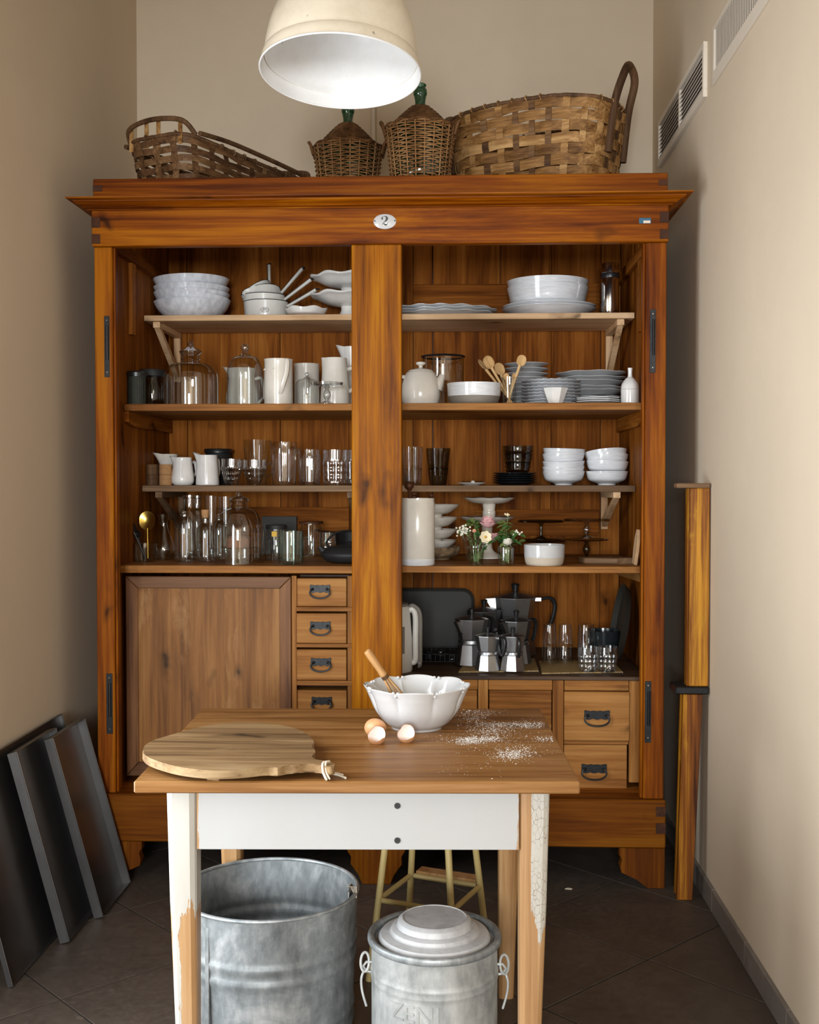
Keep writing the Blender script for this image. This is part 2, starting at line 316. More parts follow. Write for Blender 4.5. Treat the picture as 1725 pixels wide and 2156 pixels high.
# ---------------------------------------------------------------- geometry helpers
class G:
    def __init__(s): s.bm = bmesh.new()
    def box(s, x0, x1, y0, y1, z0, z1, bev=0.0, rot=None):
        c = Vector(((x0 + x1) / 2, (y0 + y1) / 2, (z0 + z1) / 2))
        mt = Matrix.Translation(c) @ (rot.to_4x4() if rot else Matrix()) @ Matrix.Diagonal((abs(x1 - x0), abs(y1 - y0), abs(z1 - z0), 1))
        r = bmesh.ops.create_cube(s.bm, size=1.0, matrix=mt)
        if bev > 0:
            es = list({e for v in r['verts'] for e in v.link_edges})
            bmesh.ops.bevel(s.bm, geom=es, offset=bev, segments=1, affect='EDGES', profile=0.5)
        return s
    def lathe(s, prof, seg=40, mod=None, mat=None):
        rings = []
        for (r, z) in prof:
            if r < 1e-6: rings.append([s.bm.verts.new((0, 0, z))])
            else:
                ring = []
                for k in range(seg):
                    a = 2 * PI * k / seg; rr, zz = (r, z) if mod is None else mod(a, r, z)
                    ring.append(s.bm.verts.new((rr * math.cos(a), rr * math.sin(a), zz)))
                rings.append(ring)
        for A, B in zip(rings, rings[1:]):
            for k in range(seg):
                j = (k + 1) % seg
                if len(A) == 1 and len(B) == 1: continue
                if len(A) == 1: q = (A[0], B[j], B[k])
                elif len(B) == 1: q = (A[k], A[j], B[0])
                else: q = (A[k], A[j], B[j], B[k])
                try: s.bm.faces.new(q)
                except ValueError: pass
        if mat is not None:
            bmesh.ops.transform(s.bm, matrix=mat, verts=[v for r in rings for v in r])
        return s
    def tube(s, pts, r, seg=8, closed=False, cap=True, flat=1.0):
        pts = [Vector(p) for p in pts]; n = len(pts)
        rs = r if isinstance(r, (list, tuple)) else [r] * n
        rings = []; up = None
        for i, p in enumerate(pts):
            a = pts[i - 1] if (i > 0 or closed) else p
            b = pts[(i + 1) % n] if (i < n - 1 or closed) else p
            t = (b - a).normalized()
            if up is None:
                up = Vector((0, 0, 1)) if abs(t.z) < 0.9 else Vector((1, 0, 0))
            up = (up - t * up.dot(t))
            if up.length < 1e-6: up = Vector((1, 0, 0))
            up.normalize(); sd = t.cross(up)
            rings.append([s.bm.verts.new(p + (up * math.sin(2 * PI * k / seg) * flat + sd * math.cos(2 * PI * k / seg)) * rs[i]) for k in range(seg)])
        m = n if closed else n - 1
        for i in range(m):
            A, B = rings[i], rings[(i + 1) % n]
            for k in range(seg):
                j = (k + 1) % seg
                s.bm.faces.new((A[k], A[j], B[j], B[k]))
        if cap and not closed:
            s.bm.faces.new(rings[0][::-1]); s.bm.faces.new(rings[-1])
        return s
    def prism(s, pts, plane, a, b, bev=0.0):
        f = {'xy': lambda u, v, w: (u, v, w), 'xz': lambda u, v, w: (u, w, v), 'yz': lambda u, v, w: (w, u, v)}[plane]
        A = [s.bm.verts.new(f(u, v, a)) for u, v in pts]; B = [s.bm.verts.new(f(u, v, b)) for u, v in pts]
        n = len(pts)
        fs = [s.bm.faces.new(A), s.bm.faces.new(B[::-1])]
        for i in range(n):
            j = (i + 1) % n; fs.append(s.bm.faces.new((A[i], B[i], B[j], A[j])))
        if bev > 0:
            es = list(fs[0].edges) + list(fs[1].edges)
            bmesh.ops.bevel(s.bm, geom=es, offset=bev, segments=1, affect='EDGES', profile=0.5)
        return s
    def ball(s, c, r, u=12, v=8, sz=1.0):
        mt = Matrix.Translation(Vector(c)) @ Matrix.Diagonal((r, r, r * sz, 1))
        bmesh.ops.create_uvsphere(s.bm, u_segments=u, v_segments=v, radius=1.0, matrix=mt)
        return s
    def done(s, name, smooth=35):
        bmesh.ops.recalc_face_normals(s.bm, faces=s.bm.faces)
        me = bpy.data.meshes.new(name); s.bm.to_mesh(me); s.bm.free()
        if smooth:
            me.polygons.foreach_set('use_smooth', [True] * len(me.polygons))
            me.set_sharp_from_angle(angle=math.radians(smooth))
        return me

def link(name, me, mat=None):
    o = bpy.data.objects.new(name, me); COL.objects.link(o)
    if me is not None and mat is not None and len(me.materials) == 0: me.materials.append(MT[mat] if isinstance(mat, str) else mat)
    return o
def tag(o, label, cat, group=None):
    o['label'] = label; o['category'] = cat
    if group: o['group'] = group
    return o
def thing(name, label, cat, loc, rot=0.0, group=None):
    o = link(name, None); o.location = loc; o.empty_display_size = 0.05
    o.rotation_euler = (0, 0, rot) if isinstance(rot, (int, float)) else rot
    return tag(o, label, cat, group)
def part(name, me, mat, parent, loc=(0, 0, 0), rot=(0, 0, 0), label=None, stuff=False):
    o = link(name, me, mat); o.parent = parent; o.location = loc; o.rotation_euler = rot
    if label: o['label'] = label
    if stuff: o['kind'] = 'stuff'
    return o
def single(name, label, cat, me, mat, loc, rot=0.0, group=None):
    o = link(name, me, mat); o.location = loc
    o.rotation_euler = (0, 0, rot) if isinstance(rot, (int, float)) else rot
    return tag(o, label, cat, group)
def wloc(o):
    v = Vector((0, 0, 0))
    while o: v += o.location; o = o.parent
    return v
def wpart(name, me, mat, parent, label=None):       # mesh given in room coordinates, centred on itself
    vs_ = [v.co for v in me.vertices]
    c = Vector([(min(v[i] for v in vs_) + max(v[i] for v in vs_)) / 2 for i in range(3)])
    me.transform(Matrix.Translation(-c))
    return part(name, me, mat, parent, c - (wloc(parent) if parent else Vector()), label=label)
def wbox(name, x0, x1, y0, y1, z0, z1, mat, parent, bev=0.002, label=None):
    x0, x1 = min(x0, x1), max(x0, x1); z0, z1 = min(z0, z1), max(z0, z1)
    return wpart(name, G().box(x0, x1, y0, y1, z0, z1, bev).done(name, 30), mat, parent, label)
def struct(name, me, mat):
    o = link(name, me, mat); o['kind'] = 'structure'; return o
def interp(prof, n=6):                              # smooth a profile (Catmull-Rom)
    out = []
    P = [prof[0]] + list(prof) + [prof[-1]]
    for i in range(1, len(P) - 2):
        for k in range(n):
            t = k / n
            out.append(tuple(0.5 * (2 * P[i][d] + (P[i + 1][d] - P[i - 1][d]) * t + (2 * P[i - 1][d] - 5 * P[i][d] + 4 * P[i + 1][d] - P[i + 2][d]) * t * t
                       + (-P[i - 1][d] + 3 * P[i][d] - 3 * P[i + 1][d] + P[i + 2][d]) * t ** 3) for d in range(len(P[0]))))
    out.append(prof[-1]); return out

# ---------------------------------------------------------------- room
flo = struct('floor', G().box(XL - 0.2, XR + 0.2, YF - 0.2, YB + 0.2, -0.1, -0.004).done('floor', None), 'grout')
TS = 0.46; tv = on(273, 1914, 0.0)
def clip(poly):
    for ax, lim, sg in ((0, XL, 1), (0, XR, -1), (1, -0.6, 1), (1, YB, -1)):
        out = []
        for i in range(len(poly)):
            a, b = poly[i], poly[(i + 1) % len(poly)]
            da, db = (a[ax] - lim) * sg, (b[ax] - lim) * sg
            if da >= 0: out.append(a)
            if da * db < 0:
                t = da / (da - db); out.append((a[0] + (b[0] - a[0]) * t, a[1] + (b[1] - a[1]) * t))
        poly = out
        if len(poly) < 3: return None
    return poly
s2 = math.sqrt(0.5)
for i in range(-14, 15):
    for j in range(-14, 15):
        g_ = 0.0022
        q = [(i * TS + g_, j * TS + g_), ((i + 1) * TS - g_, j * TS + g_), ((i + 1) * TS - g_, (j + 1) * TS - g_), (i * TS + g_, (j + 1) * TS - g_)]
        w = clip([(tv.x + (u - v) * s2, tv.y + (u + v) * s2) for u, v in q])
        if not w: continue
        ar = abs(sum(w[k][0] * w[(k + 1) % len(w)][1] - w[(k + 1) % len(w)][0] * w[k][1] for k in range(len(w)))) / 2
        if ar < 0.0006: continue
        wpart('tile', G().prism(w, 'xy', -0.0038, 0.0, 0.0012).done('tile', None), 'tile', flo)
struct('ceiling', G().box(XL - 0.2, XR + 0.2, YF - 0.2, YB + 0.2, ZC, ZC + 0.1).done('ceiling', None), 'ceil')
struct('wall_back', G().box(XL - 0.2, XR + 0.2, YB, YB + 0.15, -0.1, ZC).done('wall_back', None), 'wall')
struct('wall_right', G().box(XR, XR + 0.2, YF, YB, -0.1, ZC).done('wall_right', None), 'wall')
for k, (side, a, b, z0, z1, _) in enumerate(WINDOWS):
    g = G()
    if side == 'left': bx4 = lambda u0, u1, q0, q1: g.box(XL - 0.25, XL, u0, u1, q0, q1); lo, hi = YF, YB
    else: bx4 = lambda u0, u1, q0, q1: g.box(u0, u1, YF - 0.25, YF, q0, q1); lo, hi = XL - 0.2, XR + 0.2
    bx4(lo, a, -0.1, ZC); bx4(b, hi, -0.1, ZC); bx4(a, b, -0.1, z0); bx4(a, b, z1, ZC)
    struct('wall_' + side, g.done('wall_' + side, None), 'wall')
    m = (a + b) / 2
    win = link('window_%d' % (k + 1), None); win['kind'] = 'structure'
    win.location = (XL - 0.06, m, z0) if side == 'left' else (m, YF - 0.06, z0)
    for u0, u1 in ((a, m), (m, b)):
        for p, q, c, d in ((u0, u0 + 0.05, z0, z1), (u1 - 0.05, u1, z0, z1), (u0 + 0.05, u1 - 0.05, z0, z0 + 0.07), (u0 + 0.05, u1 - 0.05, z1 - 0.07, z1)):
            if side == 'left': wbox('window_frame', XL - 0.09, XL - 0.03, p, q, c, d, 'ivory', win)
            else: wbox('window_frame', p, q, YF - 0.09, YF - 0.03, c, d, 'ivory', win)
        if side == 'left': wbox('window_pane', XL - 0.065, XL - 0.06, u0 + 0.05, u1 - 0.05, z0 + 0.07, z1 - 0.07, 'glass_thin', win, 0)
        else: wbox('window_pane', u0 + 0.05, u1 - 0.05, YF - 0.065, YF - 0.06, z0 + 0.07, z1 - 0.07, 'glass_thin', win, 0)
struct('light_block', G().box(XL, XR, LIGHT_BLOCK[0] - 0.2, LIGHT_BLOCK[0], LIGHT_BLOCK[1], ZC).done('light_block', None), 'wall')  # added beam out of view, blocks light from the window behind the camera
# skirting of separate stone pieces
for nm, x0, x1 in (('baseboard_right', XR - 0.012, XR), ('baseboard_left', XL, XL + 0.012)):
    sk = link(nm, None); sk['kind'] = 'structure'; sk.location = ((x0 + x1) / 2, 2.0, 0)
    y = YB - 0.02; yl = -0.6
    while y > yl + 0.05:
        y2 = max(yl + 0.01, y - 0.42)
        wbox('skirting_piece', x0, x1, y2 + 0.0015, y, 0.0, 0.073 + random.uniform(-0.0012, 0.0012), 'skirt', sk, 0.0015)
        y = y2
# ventilation grilles high on the right wall
v1 = thing('air_vent', 'painted metal air vent with horizontal louvres above the cabinet', 'vent', (XR - 0.01, 4.33, 2.69))
ya, yb, za, zb = 3.905, 4.775, 2.69, 2.875
for y0, y1, z0, z1 in ((ya, yb, za, za + 0.028), (ya, yb, zb - 0.02, zb), (ya, ya + 0.02, za + 0.028, zb - 0.02), (yb - 0.02, yb, za + 0.028, zb - 0.02)):
    wbox('frame_bar', XR - 0.014, XR, y0, y1, z0, z1, 'vent', v1, 0.001)
wbox('mullion', XR - 0.013, XR, 4.325, 4.345, za + 0.028, zb - 0.02, 'vent', v1, 0.001)
wbox('shade_backing', XR - 0.0015, XR - 0.0003, ya + 0.02, yb - 0.02, za + 0.028, zb - 0.02, 'ventshade', v1, 0)
for y0, y1 in ((ya + 0.021, 4.324), (4.346, yb - 0.021)):
    for k in range(8):
        z = za + 0.038 + k * 0.0158
        me = G().box(-0.006, 0.006, y0 - (y0 + y1) / 2, y1 - (y0 + y1) / 2, -0.0012, 0.0012, 0, Euler((0, math.radians(-40), 0)).to_matrix()).done('louvre', None)
        part('louvre', me, 'vent', v1, Vector((XR - 0.0075, (y0 + y1) / 2, z)) - v1.location)
v2 = thing('air_vent', 'painted metal air vent with closely set upright slats on side wall', 'vent', (XR - 0.01, 3.2, 2.69))
ya, yb = 2.62, 3.795
for y0, y1, z0, z1 in ((ya, yb, za, za + 0.04), (ya, yb, zb - 0.012, zb), (ya, ya + 0.02, za + 0.04, zb - 0.012), (yb - 0.02, yb, za + 0.04, zb - 0.012)):
    wbox('frame_bar', XR - 0.008, XR, y0, y1, z0, z1, 'vent', v2, 0.001)
wbox('shade_backing', XR - 0.0015, XR - 0.0003, ya + 0.02, yb - 0.02, za + 0.04, zb - 0.012, 'ventshade', v2, 0)
me = G().box(-0.0003, 0.0003, -0.0050, 0.0050, -0.0663, 0.0663, 0).done('slat', None)
y = ya + 0.032
while y < yb - 0.024:
    part('slat', me, 'vent', v2, Vector((XR - 0.0021, y, (za + 0.04 + zb - 0.012) / 2)) - v2.location); y += 0.0195
# painted pipe on the back wall
single('wall_pipe', 'thin beige painted pipe running down the back wall', 'pipe',
       G().tube([(0, 0, 0), (0, 0, 1.3)], 0.009, 10).done('wall_pipe'), 'vent', (at(787, 260, YB).x, YB - 0.011, 2.44))

# ---------------------------------------------------------------- the big cabinet
CY, CB = 3.92, 4.87                    # front plane, rear of the carcass
CX0, CX1 = -1.256, 0.711
IX0, IX1, IYB = -1.235, 0.690, 4.85    # inner faces
cab = thing('cabinet', 'large varnished pine cabinet without doors, full of crockery and glassware', 'cabinet', ((CX0 + CX1) / 2, 4.4, 0))
ZBR0, ZBR1 = at(800, 1776, CY).z, at(800, 1676, CY).z
ZFR0, ZFR1 = at(800, 515, CY).z, at(800, 438, CY).z
ZTOP = at(800, 370, CY).z
ZC0, ZC1 = ZFR1 - 0.002, at(800, 403, 3.82).z
def pxx(px, Y=CY): return at(px, 1012, Y).x
# uprights
wbox('front_post', CX0, pxx(239), CY, CY + 0.045, ZBR1, ZFR0, 'pine_z', cab, 0.003)
wbox('front_post', pxx(1358), CX1, CY, CY + 0.045, ZBR1, ZFR0, 'pine_z', cab, 0.003)
wbox('centre_stile', pxx(741), pxx(846), CY - 0.004, CY + 0.04, ZBR1, ZFR0, 'honey', cab, 0.003, 'broad honey-coloured centre post with knots')
for px in (239, 1358): # thin bead along the post's inner edge
    x = pxx(px); sgn = 1 if px < 800 else -1
    wbox('post_bead', x, x + sgn * 0.008, CY + 0.012, CY + 0.045, ZBR1, ZFR0, 'pine_z', cab, 0.002)
wbox('side_panel', CX0, IX0, CY + 0.0455, CB, ZBR0, ZTOP - 0.031, 'back_z', cab, 0.001)
wbox('side_panel', IX1, CX1, CY + 0.0455, CB, ZBR0, ZTOP - 0.031, 'back_z', cab, 0.001)
wbox('frieze', CX0 - 0.004, CX1 + 0.004, CY - 0.012, CY + 0.03, ZFR0, ZFR1, 'pine_x', cab, 0.003)
wbox('top_board', CX0 - 0.002, CX1 + 0.002, CY, CY + 0.03, ZC1 - 0.01, ZTOP, 'pine_x', cab, 0.003)
wbox('roof_panel', CX0 + 0.0005, CX1 - 0.0005, CY + 0.031, CB, ZTOP - 0.03, ZTOP - 0.003, 'back_x', cab, 0.001)
# cornice swept round three sides, mitred
def sweep_cornice(name, prof, mat, bev_label=None):
    g = G(); rings = []
    for (o, z) in prof:
        rings.append([g.bm.verts.new(p) for p in ((CX0 - o, CB, z), (CX0 - o, CY - o, z), (CX1 + o, CY - o, z), (CX1 + o, CB, z))])
    for A, B in zip(rings, rings[1:] + rings[:1]):
        for k in range(3): g.bm.faces.new((A[k], A[k + 1], B[k + 1], B[k]))
    g.bm.faces.new([r[0] for r in rings]); g.bm.faces.new([r[3] for r in rings][::-1])
    return wpart(name, g.done(name, 25), mat, cab)
h = ZC1 - ZC0
prof = [(0.001, ZC0), (0.016, ZC0), (0.018, ZC0 + 0.10 * h), (0.030, ZC0 + 0.2 * h), (0.033, ZC0 + 0.32 * h), (0.036, ZC0 + 0.38 * h), (0.038, ZC0 + 0.42 * h),
        (0.048, ZC0 + 0.52 * h), (0.054, ZC0 + 0.68 * h), (0.055, ZC0 + 0.78 * h), (0.060, ZC0 + 0.80 * h), (0.001, ZC0 + 0.80 * h)]
sweep_cornice('cornice_moulding', prof, 'pine_x')
prof = [(0.001, ZC0 + 0.802 * h), (0.066, ZC0 + 0.802 * h), (0.074, ZC0 + 0.88 * h), (0.075, ZC1), (0.001, ZC1)]
sweep_cornice('cornice_cap', prof, 'pine_x')
# dovetail end grain
def dove(x0, x1, pa, pb, Y):
    wbox('dovetail', x0, x1, Y - 0.0015, Y + 0.01, at(800, pb, Y).z, at(800, pa, Y).z, 'endgrain', cab, 0.0005)
for a, b in ((452, 474), (488, 508)):
    dove(CX0 - 0.004, CX0 + 0.026, a, b, CY - 0.012); dove(CX1 - 0.026, CX1 + 0.004, a, b, CY - 0.012)
dove(CX0 - 0.002, CX0 + 0.03, 384, 397, CY); dove(CX1 - 0.03, CX1 + 0.002, 384, 397, CY)
# base
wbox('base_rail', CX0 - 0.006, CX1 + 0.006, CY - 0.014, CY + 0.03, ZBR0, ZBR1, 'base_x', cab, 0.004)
for a, b in ((1692, 1712), (1726, 1748)):
    dove(CX0 - 0.006, CX0 + 0.028, a, b, CY - 0.014); dove(CX1 - 0.028, CX1 + 0.006, a, b, CY - 0.014)
wbox('floor_panel', IX0 + 0.001, IX1 - 0.001, CY + 0.031, IYB, ZBR1 - 0.045, ZBR1 - 0.02, 'back_x', cab, 0.001)
def foot(x0, w, sg):
    hh = ZBR0 - 0.001
    P = [(0, hh), (w, hh), (w, hh * 0.80), (w * 0.93, hh * 0.72), (w * 0.99, hh * 0.55), (w * 0.95, hh * 0.38), (w * 0.78, hh * 0.30), (w * 0.60, hh * 0.22), (w * 0.46, hh * 0.10), (w * 0.40, 0.0), (0, 0.0)]
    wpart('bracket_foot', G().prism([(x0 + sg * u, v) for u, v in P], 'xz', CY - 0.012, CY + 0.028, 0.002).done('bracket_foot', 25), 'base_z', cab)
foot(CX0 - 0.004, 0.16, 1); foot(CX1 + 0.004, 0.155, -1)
xm = pxx(792); hh = ZBR0 - 0.001
P = [(-0.10, hh), (0.10, hh), (0.10, hh * 0.82), (0.085, hh * 0.70), (0.09, hh * 0.5), (0.06, hh * 0.25), (0.05, 0), (-0.05, 0), (-0.06, hh * 0.25), (-0.09, hh * 0.5), (-0.085, hh * 0.7), (-0.10, hh * 0.82)]
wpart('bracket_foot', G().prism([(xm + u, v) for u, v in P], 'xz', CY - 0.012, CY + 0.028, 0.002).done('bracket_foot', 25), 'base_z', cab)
for x0 in (CX0, CX1 - 0.06):
    wbox('rear_foot', x0, x0 + 0.06, CB - 0.06, CB, 0.0, ZBR0, 'back_z', cab, 0.002)
# back made of upright planks, rails across it
pb = [351, 395, 591, 735, 870, 911, 1053, 1160, 1264, 1303]
xs = [IX0 + 0.0005] + [pxx(p, IYB) for p in pb[1:-1]] + [IX1 - 0.0005]
for i in range(len(xs) - 1):
    gap = 0.004 if pb[i] in (395, 911, 870, 1264) else 0.0012
    wbox('back_plank', xs[i] + gap / 2, xs[i + 1] - gap / 2, IYB + random.uniform(0, 0.003), IYB + 0.017, ZBR0, ZTOP - 0.031, 'back_z', cab, 0.0015)
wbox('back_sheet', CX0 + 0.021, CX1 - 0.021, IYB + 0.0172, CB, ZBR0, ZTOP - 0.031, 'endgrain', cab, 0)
wbox('back_rail', pxx(455, 4.83), pxx(735, 4.83), 4.832, 4.8495, at(600, 1178, 4.83).z, at(600, 1068, 4.83).z, 'back_x', cab, 0.002)
wbox('back_rail', pxx(1000, 4.83), pxx(1262, 4.83), 4.832, 4.8495, at(1100, 1128, 4.83).z, at(1100, 1073, 4.83).z, 'back_x', cab, 0.002)
wbox('back_rail', pxx(870, 4.83), pxx(1262, 4.83), 4.832, 4.8495, at(1000, 690, 4.83).z, at(1000, 598, 4.83).z, 'back_x', cab, 0.002)
# shelves
Y1, Y2, Y3, Y4 = 4.46, 4.18, 4.42, 4.12
Z1, Z2, Z3, Z4 = at(800, 661, Y1).z, at(800, 849, Y2).z, at(800, 1022, Y3).z, at(800, 1192, Y4).z
wbox('shelf', IX0 + 0.003, IX1 - 0.003, Y1, IYB - 0.0195, Z1 - mx(12, Y1), Z1, 'pale_x', cab, 0.0015, 'pale pine top shelf board')
wbox('shelf', IX0 + 0.002, IX1 - 0.002, Y2, IYB - 0.001, Z2 - mx(15, Y2), Z2, 'raw_x', cab, 0.002)
wbox('shelf', IX0 + 0.002, IX1 - 0.002, Y3, IYB - 0.001, Z3 - mx(13.5, Y3), Z3, 'old_x', cab, 0.002, 'narrow dark weathered shelf board')
wbox('shelf', IX0 + 0.002, pxx(741, Y4) + 0.03, Y4, IYB - 0.0195, Z4 - mx(16, Y4), Z4, 'raw_x', cab, 0.002)
wbox('shelf', pxx(741, Y4) + 0.032, IX1 - 0.002, Y4 + 0.01, IYB - 0.0195, Z4 - mx(14, Y4), Z4, 'raw_x', cab, 0.002)
# struts and cleats under the shelves
def strut(px, Y, z, mat, sx=0.028, drop=0.21, face=None):
    x = pxx(px, Y + 0.03) if face is None else face
    wbox('bracket_block', x, x + sx, Y + 0.015, Y + 0.06, z - 0.024, z - 0.001, mat + '_y', cab, 0.001)
    wbox('bracket_arm', x, x + sx, Y + 0.0605, IYB - 0.022, z - 0.024, z - 0.001, mat + '_y', cab, 0.001)
    wbox('bracket_leg', x, x + sx, IYB - 0.045, IYB - 0.021, z - drop, z - 0.025, mat + '_z', cab, 0.001)
    wpart('bracket_brace', G().prism([(Y + 0.02, z - 0.0245), (Y + 0.06, z - 0.0245), (IYB - 0.0455, z - drop + 0.045), (IYB - 0.0455, z - drop + 0.01)], 'yz', x + 0.003, x + sx - 0.003, 0.001).done('bracket_brace', 25), mat + '_z', cab)
zz = Z1 - mx(12, Y1)
strut(318, Y1, zz, 'pale', face=IX0 + 0.035); strut(1300, Y1, zz, 'pale', face=IX1 - 0.068)
zz = Z3 - mx(13.5, Y3)
strut(318, Y3, zz, 'old', drop=0.18, face=IX0 + 0.05); strut(1300, Y3, zz, 'pale', drop=0.16, face=IX1 - 0.085)
strut(727, Y3, zz, 'old', drop=0.18, face=pxx(730, Y3))
zz = Z2 - mx(15, Y2)
for x0, x1 in ((IX0 + 0.0005, IX0 + 0.02), (IX1 - 0.02, IX1 - 0.0005)):
    wpart('shelf_cleat', G().prism([(Y2 + 0.005, zz - 0.001), (IYB - 0.02, zz - 0.001), (IYB - 0.02, zz - 0.055), (Y2 + 0.10, zz - 0.055), (Y2 + 0.005, zz - 0.04)], 'yz', x0, x1, 0.001).done('shelf_cleat', 25), 'back_y', cab)
    wbox('roof_cleat', x0, x1 + (0.01 if x0 < 0 else 0), CY + 0.05, IYB - 0.02, ZFR0 + 0.010, ZFR0 + 0.050, 'back_y', cab, 0.001)
    for Yn in (4.28, 4.60):      # notched rails that carried loose shelves
        pts = [(Yn - 0.022, Z1 - 0.10)]
        for k in range(5):
            zk = Z1 - 0.10 + k * 0.075
            pts += [(Yn + 0.018, zk), (Yn + 0.028, zk + 0.012), (Yn + 0.028, zk + 0.05), (Yn + 0.012, zk + 0.068)]
        pts += [(Yn - 0.022, Z1 - 0.10 + 0.375)]
        if Yn > 4.4: continue
        wpart('notched_rail', G().prism(pts, 'yz', x0 + (0.0 if x0 < 0 else 0.004), x1 - (0.004 if x0 < 0 else 0.0), 0.001).done('notched_rail', 25), 'back_z', cab)
zz = Z4 - mx(14, Y4)
wpart('shelf_cleat', G().prism([(Y4 + 0.03, zz - 0.001), (IYB - 0.02, zz - 0.001), (IYB - 0.02, zz - 0.06), (Y4 + 0.03, zz - 0.035)], 'yz', IX1 - 0.022, IX1 - 0.0005, 0.001).done('shelf_cleat', 25), 'raw_y', cab)
# ---- lower left: cupboard door and a column of drawers
LX0, LY = pxx(262, 4.13), 4.135
ZD1 = at(430, 1214, LY).z; ZD0 = ZBR1 + 0.005
xd0, xd1 = pxx(263, LY), pxx(612, LY)
door = wpart('cupboard_door', G().box(xd0 + 0.045, xd1 - 0.042, LY + 0.005, LY + 0.02, ZD0 + 0.05, ZD1 - 0.042).done('cupboard_door', 30), 'doorp', cab)
def mit(pts): return wpart('door_frame', G().prism(pts, 'xz', LY - 0.002, LY + 0.022, 0.002).done('door_frame', 25), 'doorx' if abs(pts[0][0] - pts[1][0]) > 0.3 else 'doorz', door)
a, b, c, d = xd0, xd1, ZD0, ZD1
mit([(a, d), (b, d), (b - 0.043, d - 0.043), (a + 0.046, d - 0.043)])
mit([(a, c), (b, c), (b - 0.043, c + 0.051), (a + 0.046, c + 0.051)])
mit([(a, d - 0.0015), (a + 0.0455, d - 0.0445), (a + 0.0455, c + 0.0525), (a, c + 0.0015)])
mit([(b, d - 0.0015), (b - 0.0425, d - 0.0445), (b - 0.0425, c + 0.0525), (b, c + 0.0015)])
xa, xb = pxx(618, LY), pxx(741, LY) + 0.03
wbox('drawer_upright', xa - 0.008, xa + 0.010, LY + 0.001, LY + 0.02, ZD0, ZD1 + 0.004, 'raw_z', cab, 0.001)
wbox('drawer_upright', pxx(731, LY), xb, LY + 0.006, LY + 0.02, ZD0, ZD1 + 0.004, 'raw_z', cab, 0.001)
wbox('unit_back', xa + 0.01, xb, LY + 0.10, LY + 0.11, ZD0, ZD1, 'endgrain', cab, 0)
def pull(parent, x, z, w, Y, hgt):
    """ornate plate with a drop bail"""
    n = 24; P = []
    for k in range(n + 1):
        u = -0.5 + k / n; P.append((x + u * w, z + hgt * (0.5 + 0.10 * abs(math.sin(u * PI * 4)) + (0.10 if k in (0, 1, n - 1, n) else 0))))
    for k in range(n + 1):
        u = 0.5 - k / n; P.append((x + u * w, z - hgt * (0.36 + 0.16 * abs(math.cos(u * PI * 3)))))
    wpart('pull_plate', G().prism(P, 'xz', Y - 0.0045, Y - 0.0002, 0.0006).done('pull_plate', 25), 'iron', parent)
    g = G()
    for sg in (-1, 1): g.ball((x + sg * w * 0.36, Y - 0.007, z), 0.0055, 10, 6)
    pts = []
    for k in range(21):
        t = PI * k / 20; pts.append((x - math.cos(t) * w * 0.50 * (1.0 if 0 < k < 20 else 0.86), Y - 0.011 - 0.004 * math.sin(t), z - hgt * 1.25 * math.sin(t) ** 0.55))
    g.tube([(x - w * 0.36, Y - 0.009, z)] + pts + [(x + w * 0.36, Y - 0.009, z)], 0.0034, 8)
    wpart('bail_handle', g.done('bail_handle'), 'iron', parent)
edges_ = [(1214, 1278, 1287), (1291, 1355, 1363), (1367, 1433, 1443), (1450, 1515, 1524), (1528, 1592, 1600), (1604, 1660, None)]
for i, (p0, p1, p2) in enumerate(edges_):
    z1, z0 = at(675, p0, LY).z, at(675, p1, LY).z
    x0, x1 = pxx(620, LY) + 0.002 * (i % 2), pxx(729, LY)
    dr = wpart('drawer', G().box(x0, x1, LY + (0.004 if i % 3 else 0.010), LY + 0.095, z0 + 0.001, z1 - (0.008 if i in (0, 3) else 0.002), 0.002).done('drawer', 30), 'raw_x', cab)
    pull(dr, pxx(673 + i * 1.0, LY), z0 + (z1 - z0) * 0.58, mx(43, LY), LY + (0.004 if i % 3 else 0.010), mx(15, LY))
    if p2: wbox('drawer_divider', xa + 0.0102, pxx(740, LY) + 0.006, LY - 0.003, LY + 0.09, at(675, p2, LY).z, z0, 'raw_x', cab, 0.001)
# ---- lower right: counter over drawers
ZCT = at(1100, 1424, Y4).z
wbox('counter', pxx(741, Y4) + 0.032, IX1 - 0.003, Y4, IYB - 0.001, ZCT - mx(8, Y4), ZCT, 'counter', cab, 0.002, 'dark stained counter board')
zt = ZCT - mx(8, Y4) - 0.001; DY = Y4 + 0.006
zr = at(1100, 1453, DY).z
cols = [(1166, 1189), (1328, 1350), (1008, 1029)]
for p0, p1 in cols: wbox('counter_upright', pxx(p0, DY), pxx(p1, DY), DY, DY + 0.03, ZBR1 + 0.002, zt, 'raw_z', cab, 0.0015)
for p0, p1 in ((1190.5, 1327), (1030, 1165), (850, 1007)):
    wbox('counter_rail', pxx(p0, DY), pxx(p1, DY), DY + 0.001, DY + 0.028, zr, zt, 'raw_x', cab, 0.0015)
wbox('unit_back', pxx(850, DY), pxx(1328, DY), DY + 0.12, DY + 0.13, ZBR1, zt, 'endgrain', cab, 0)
for i, (p0, p1) in enumerate(((1456, 1559), (1569, 1674))):
    z1, z0 = at(1258, p0, DY).z, at(1258, p1, DY).z
    dr = wpart('drawer', G().box(pxx(1190, DY), pxx(1328 - 4 * i, DY), DY + (-0.006 if i == 0 else 0.003), DY + 0.118, z0, z1, 0.002).done('drawer', 30), 'raw_x', cab)
    pull(dr, pxx(1259 - 5 * i, DY), z0 + (z1 - z0) * 0.52, mx(53, DY), DY + (-0.006 if i == 0 else 0.003), mx(17, DY))
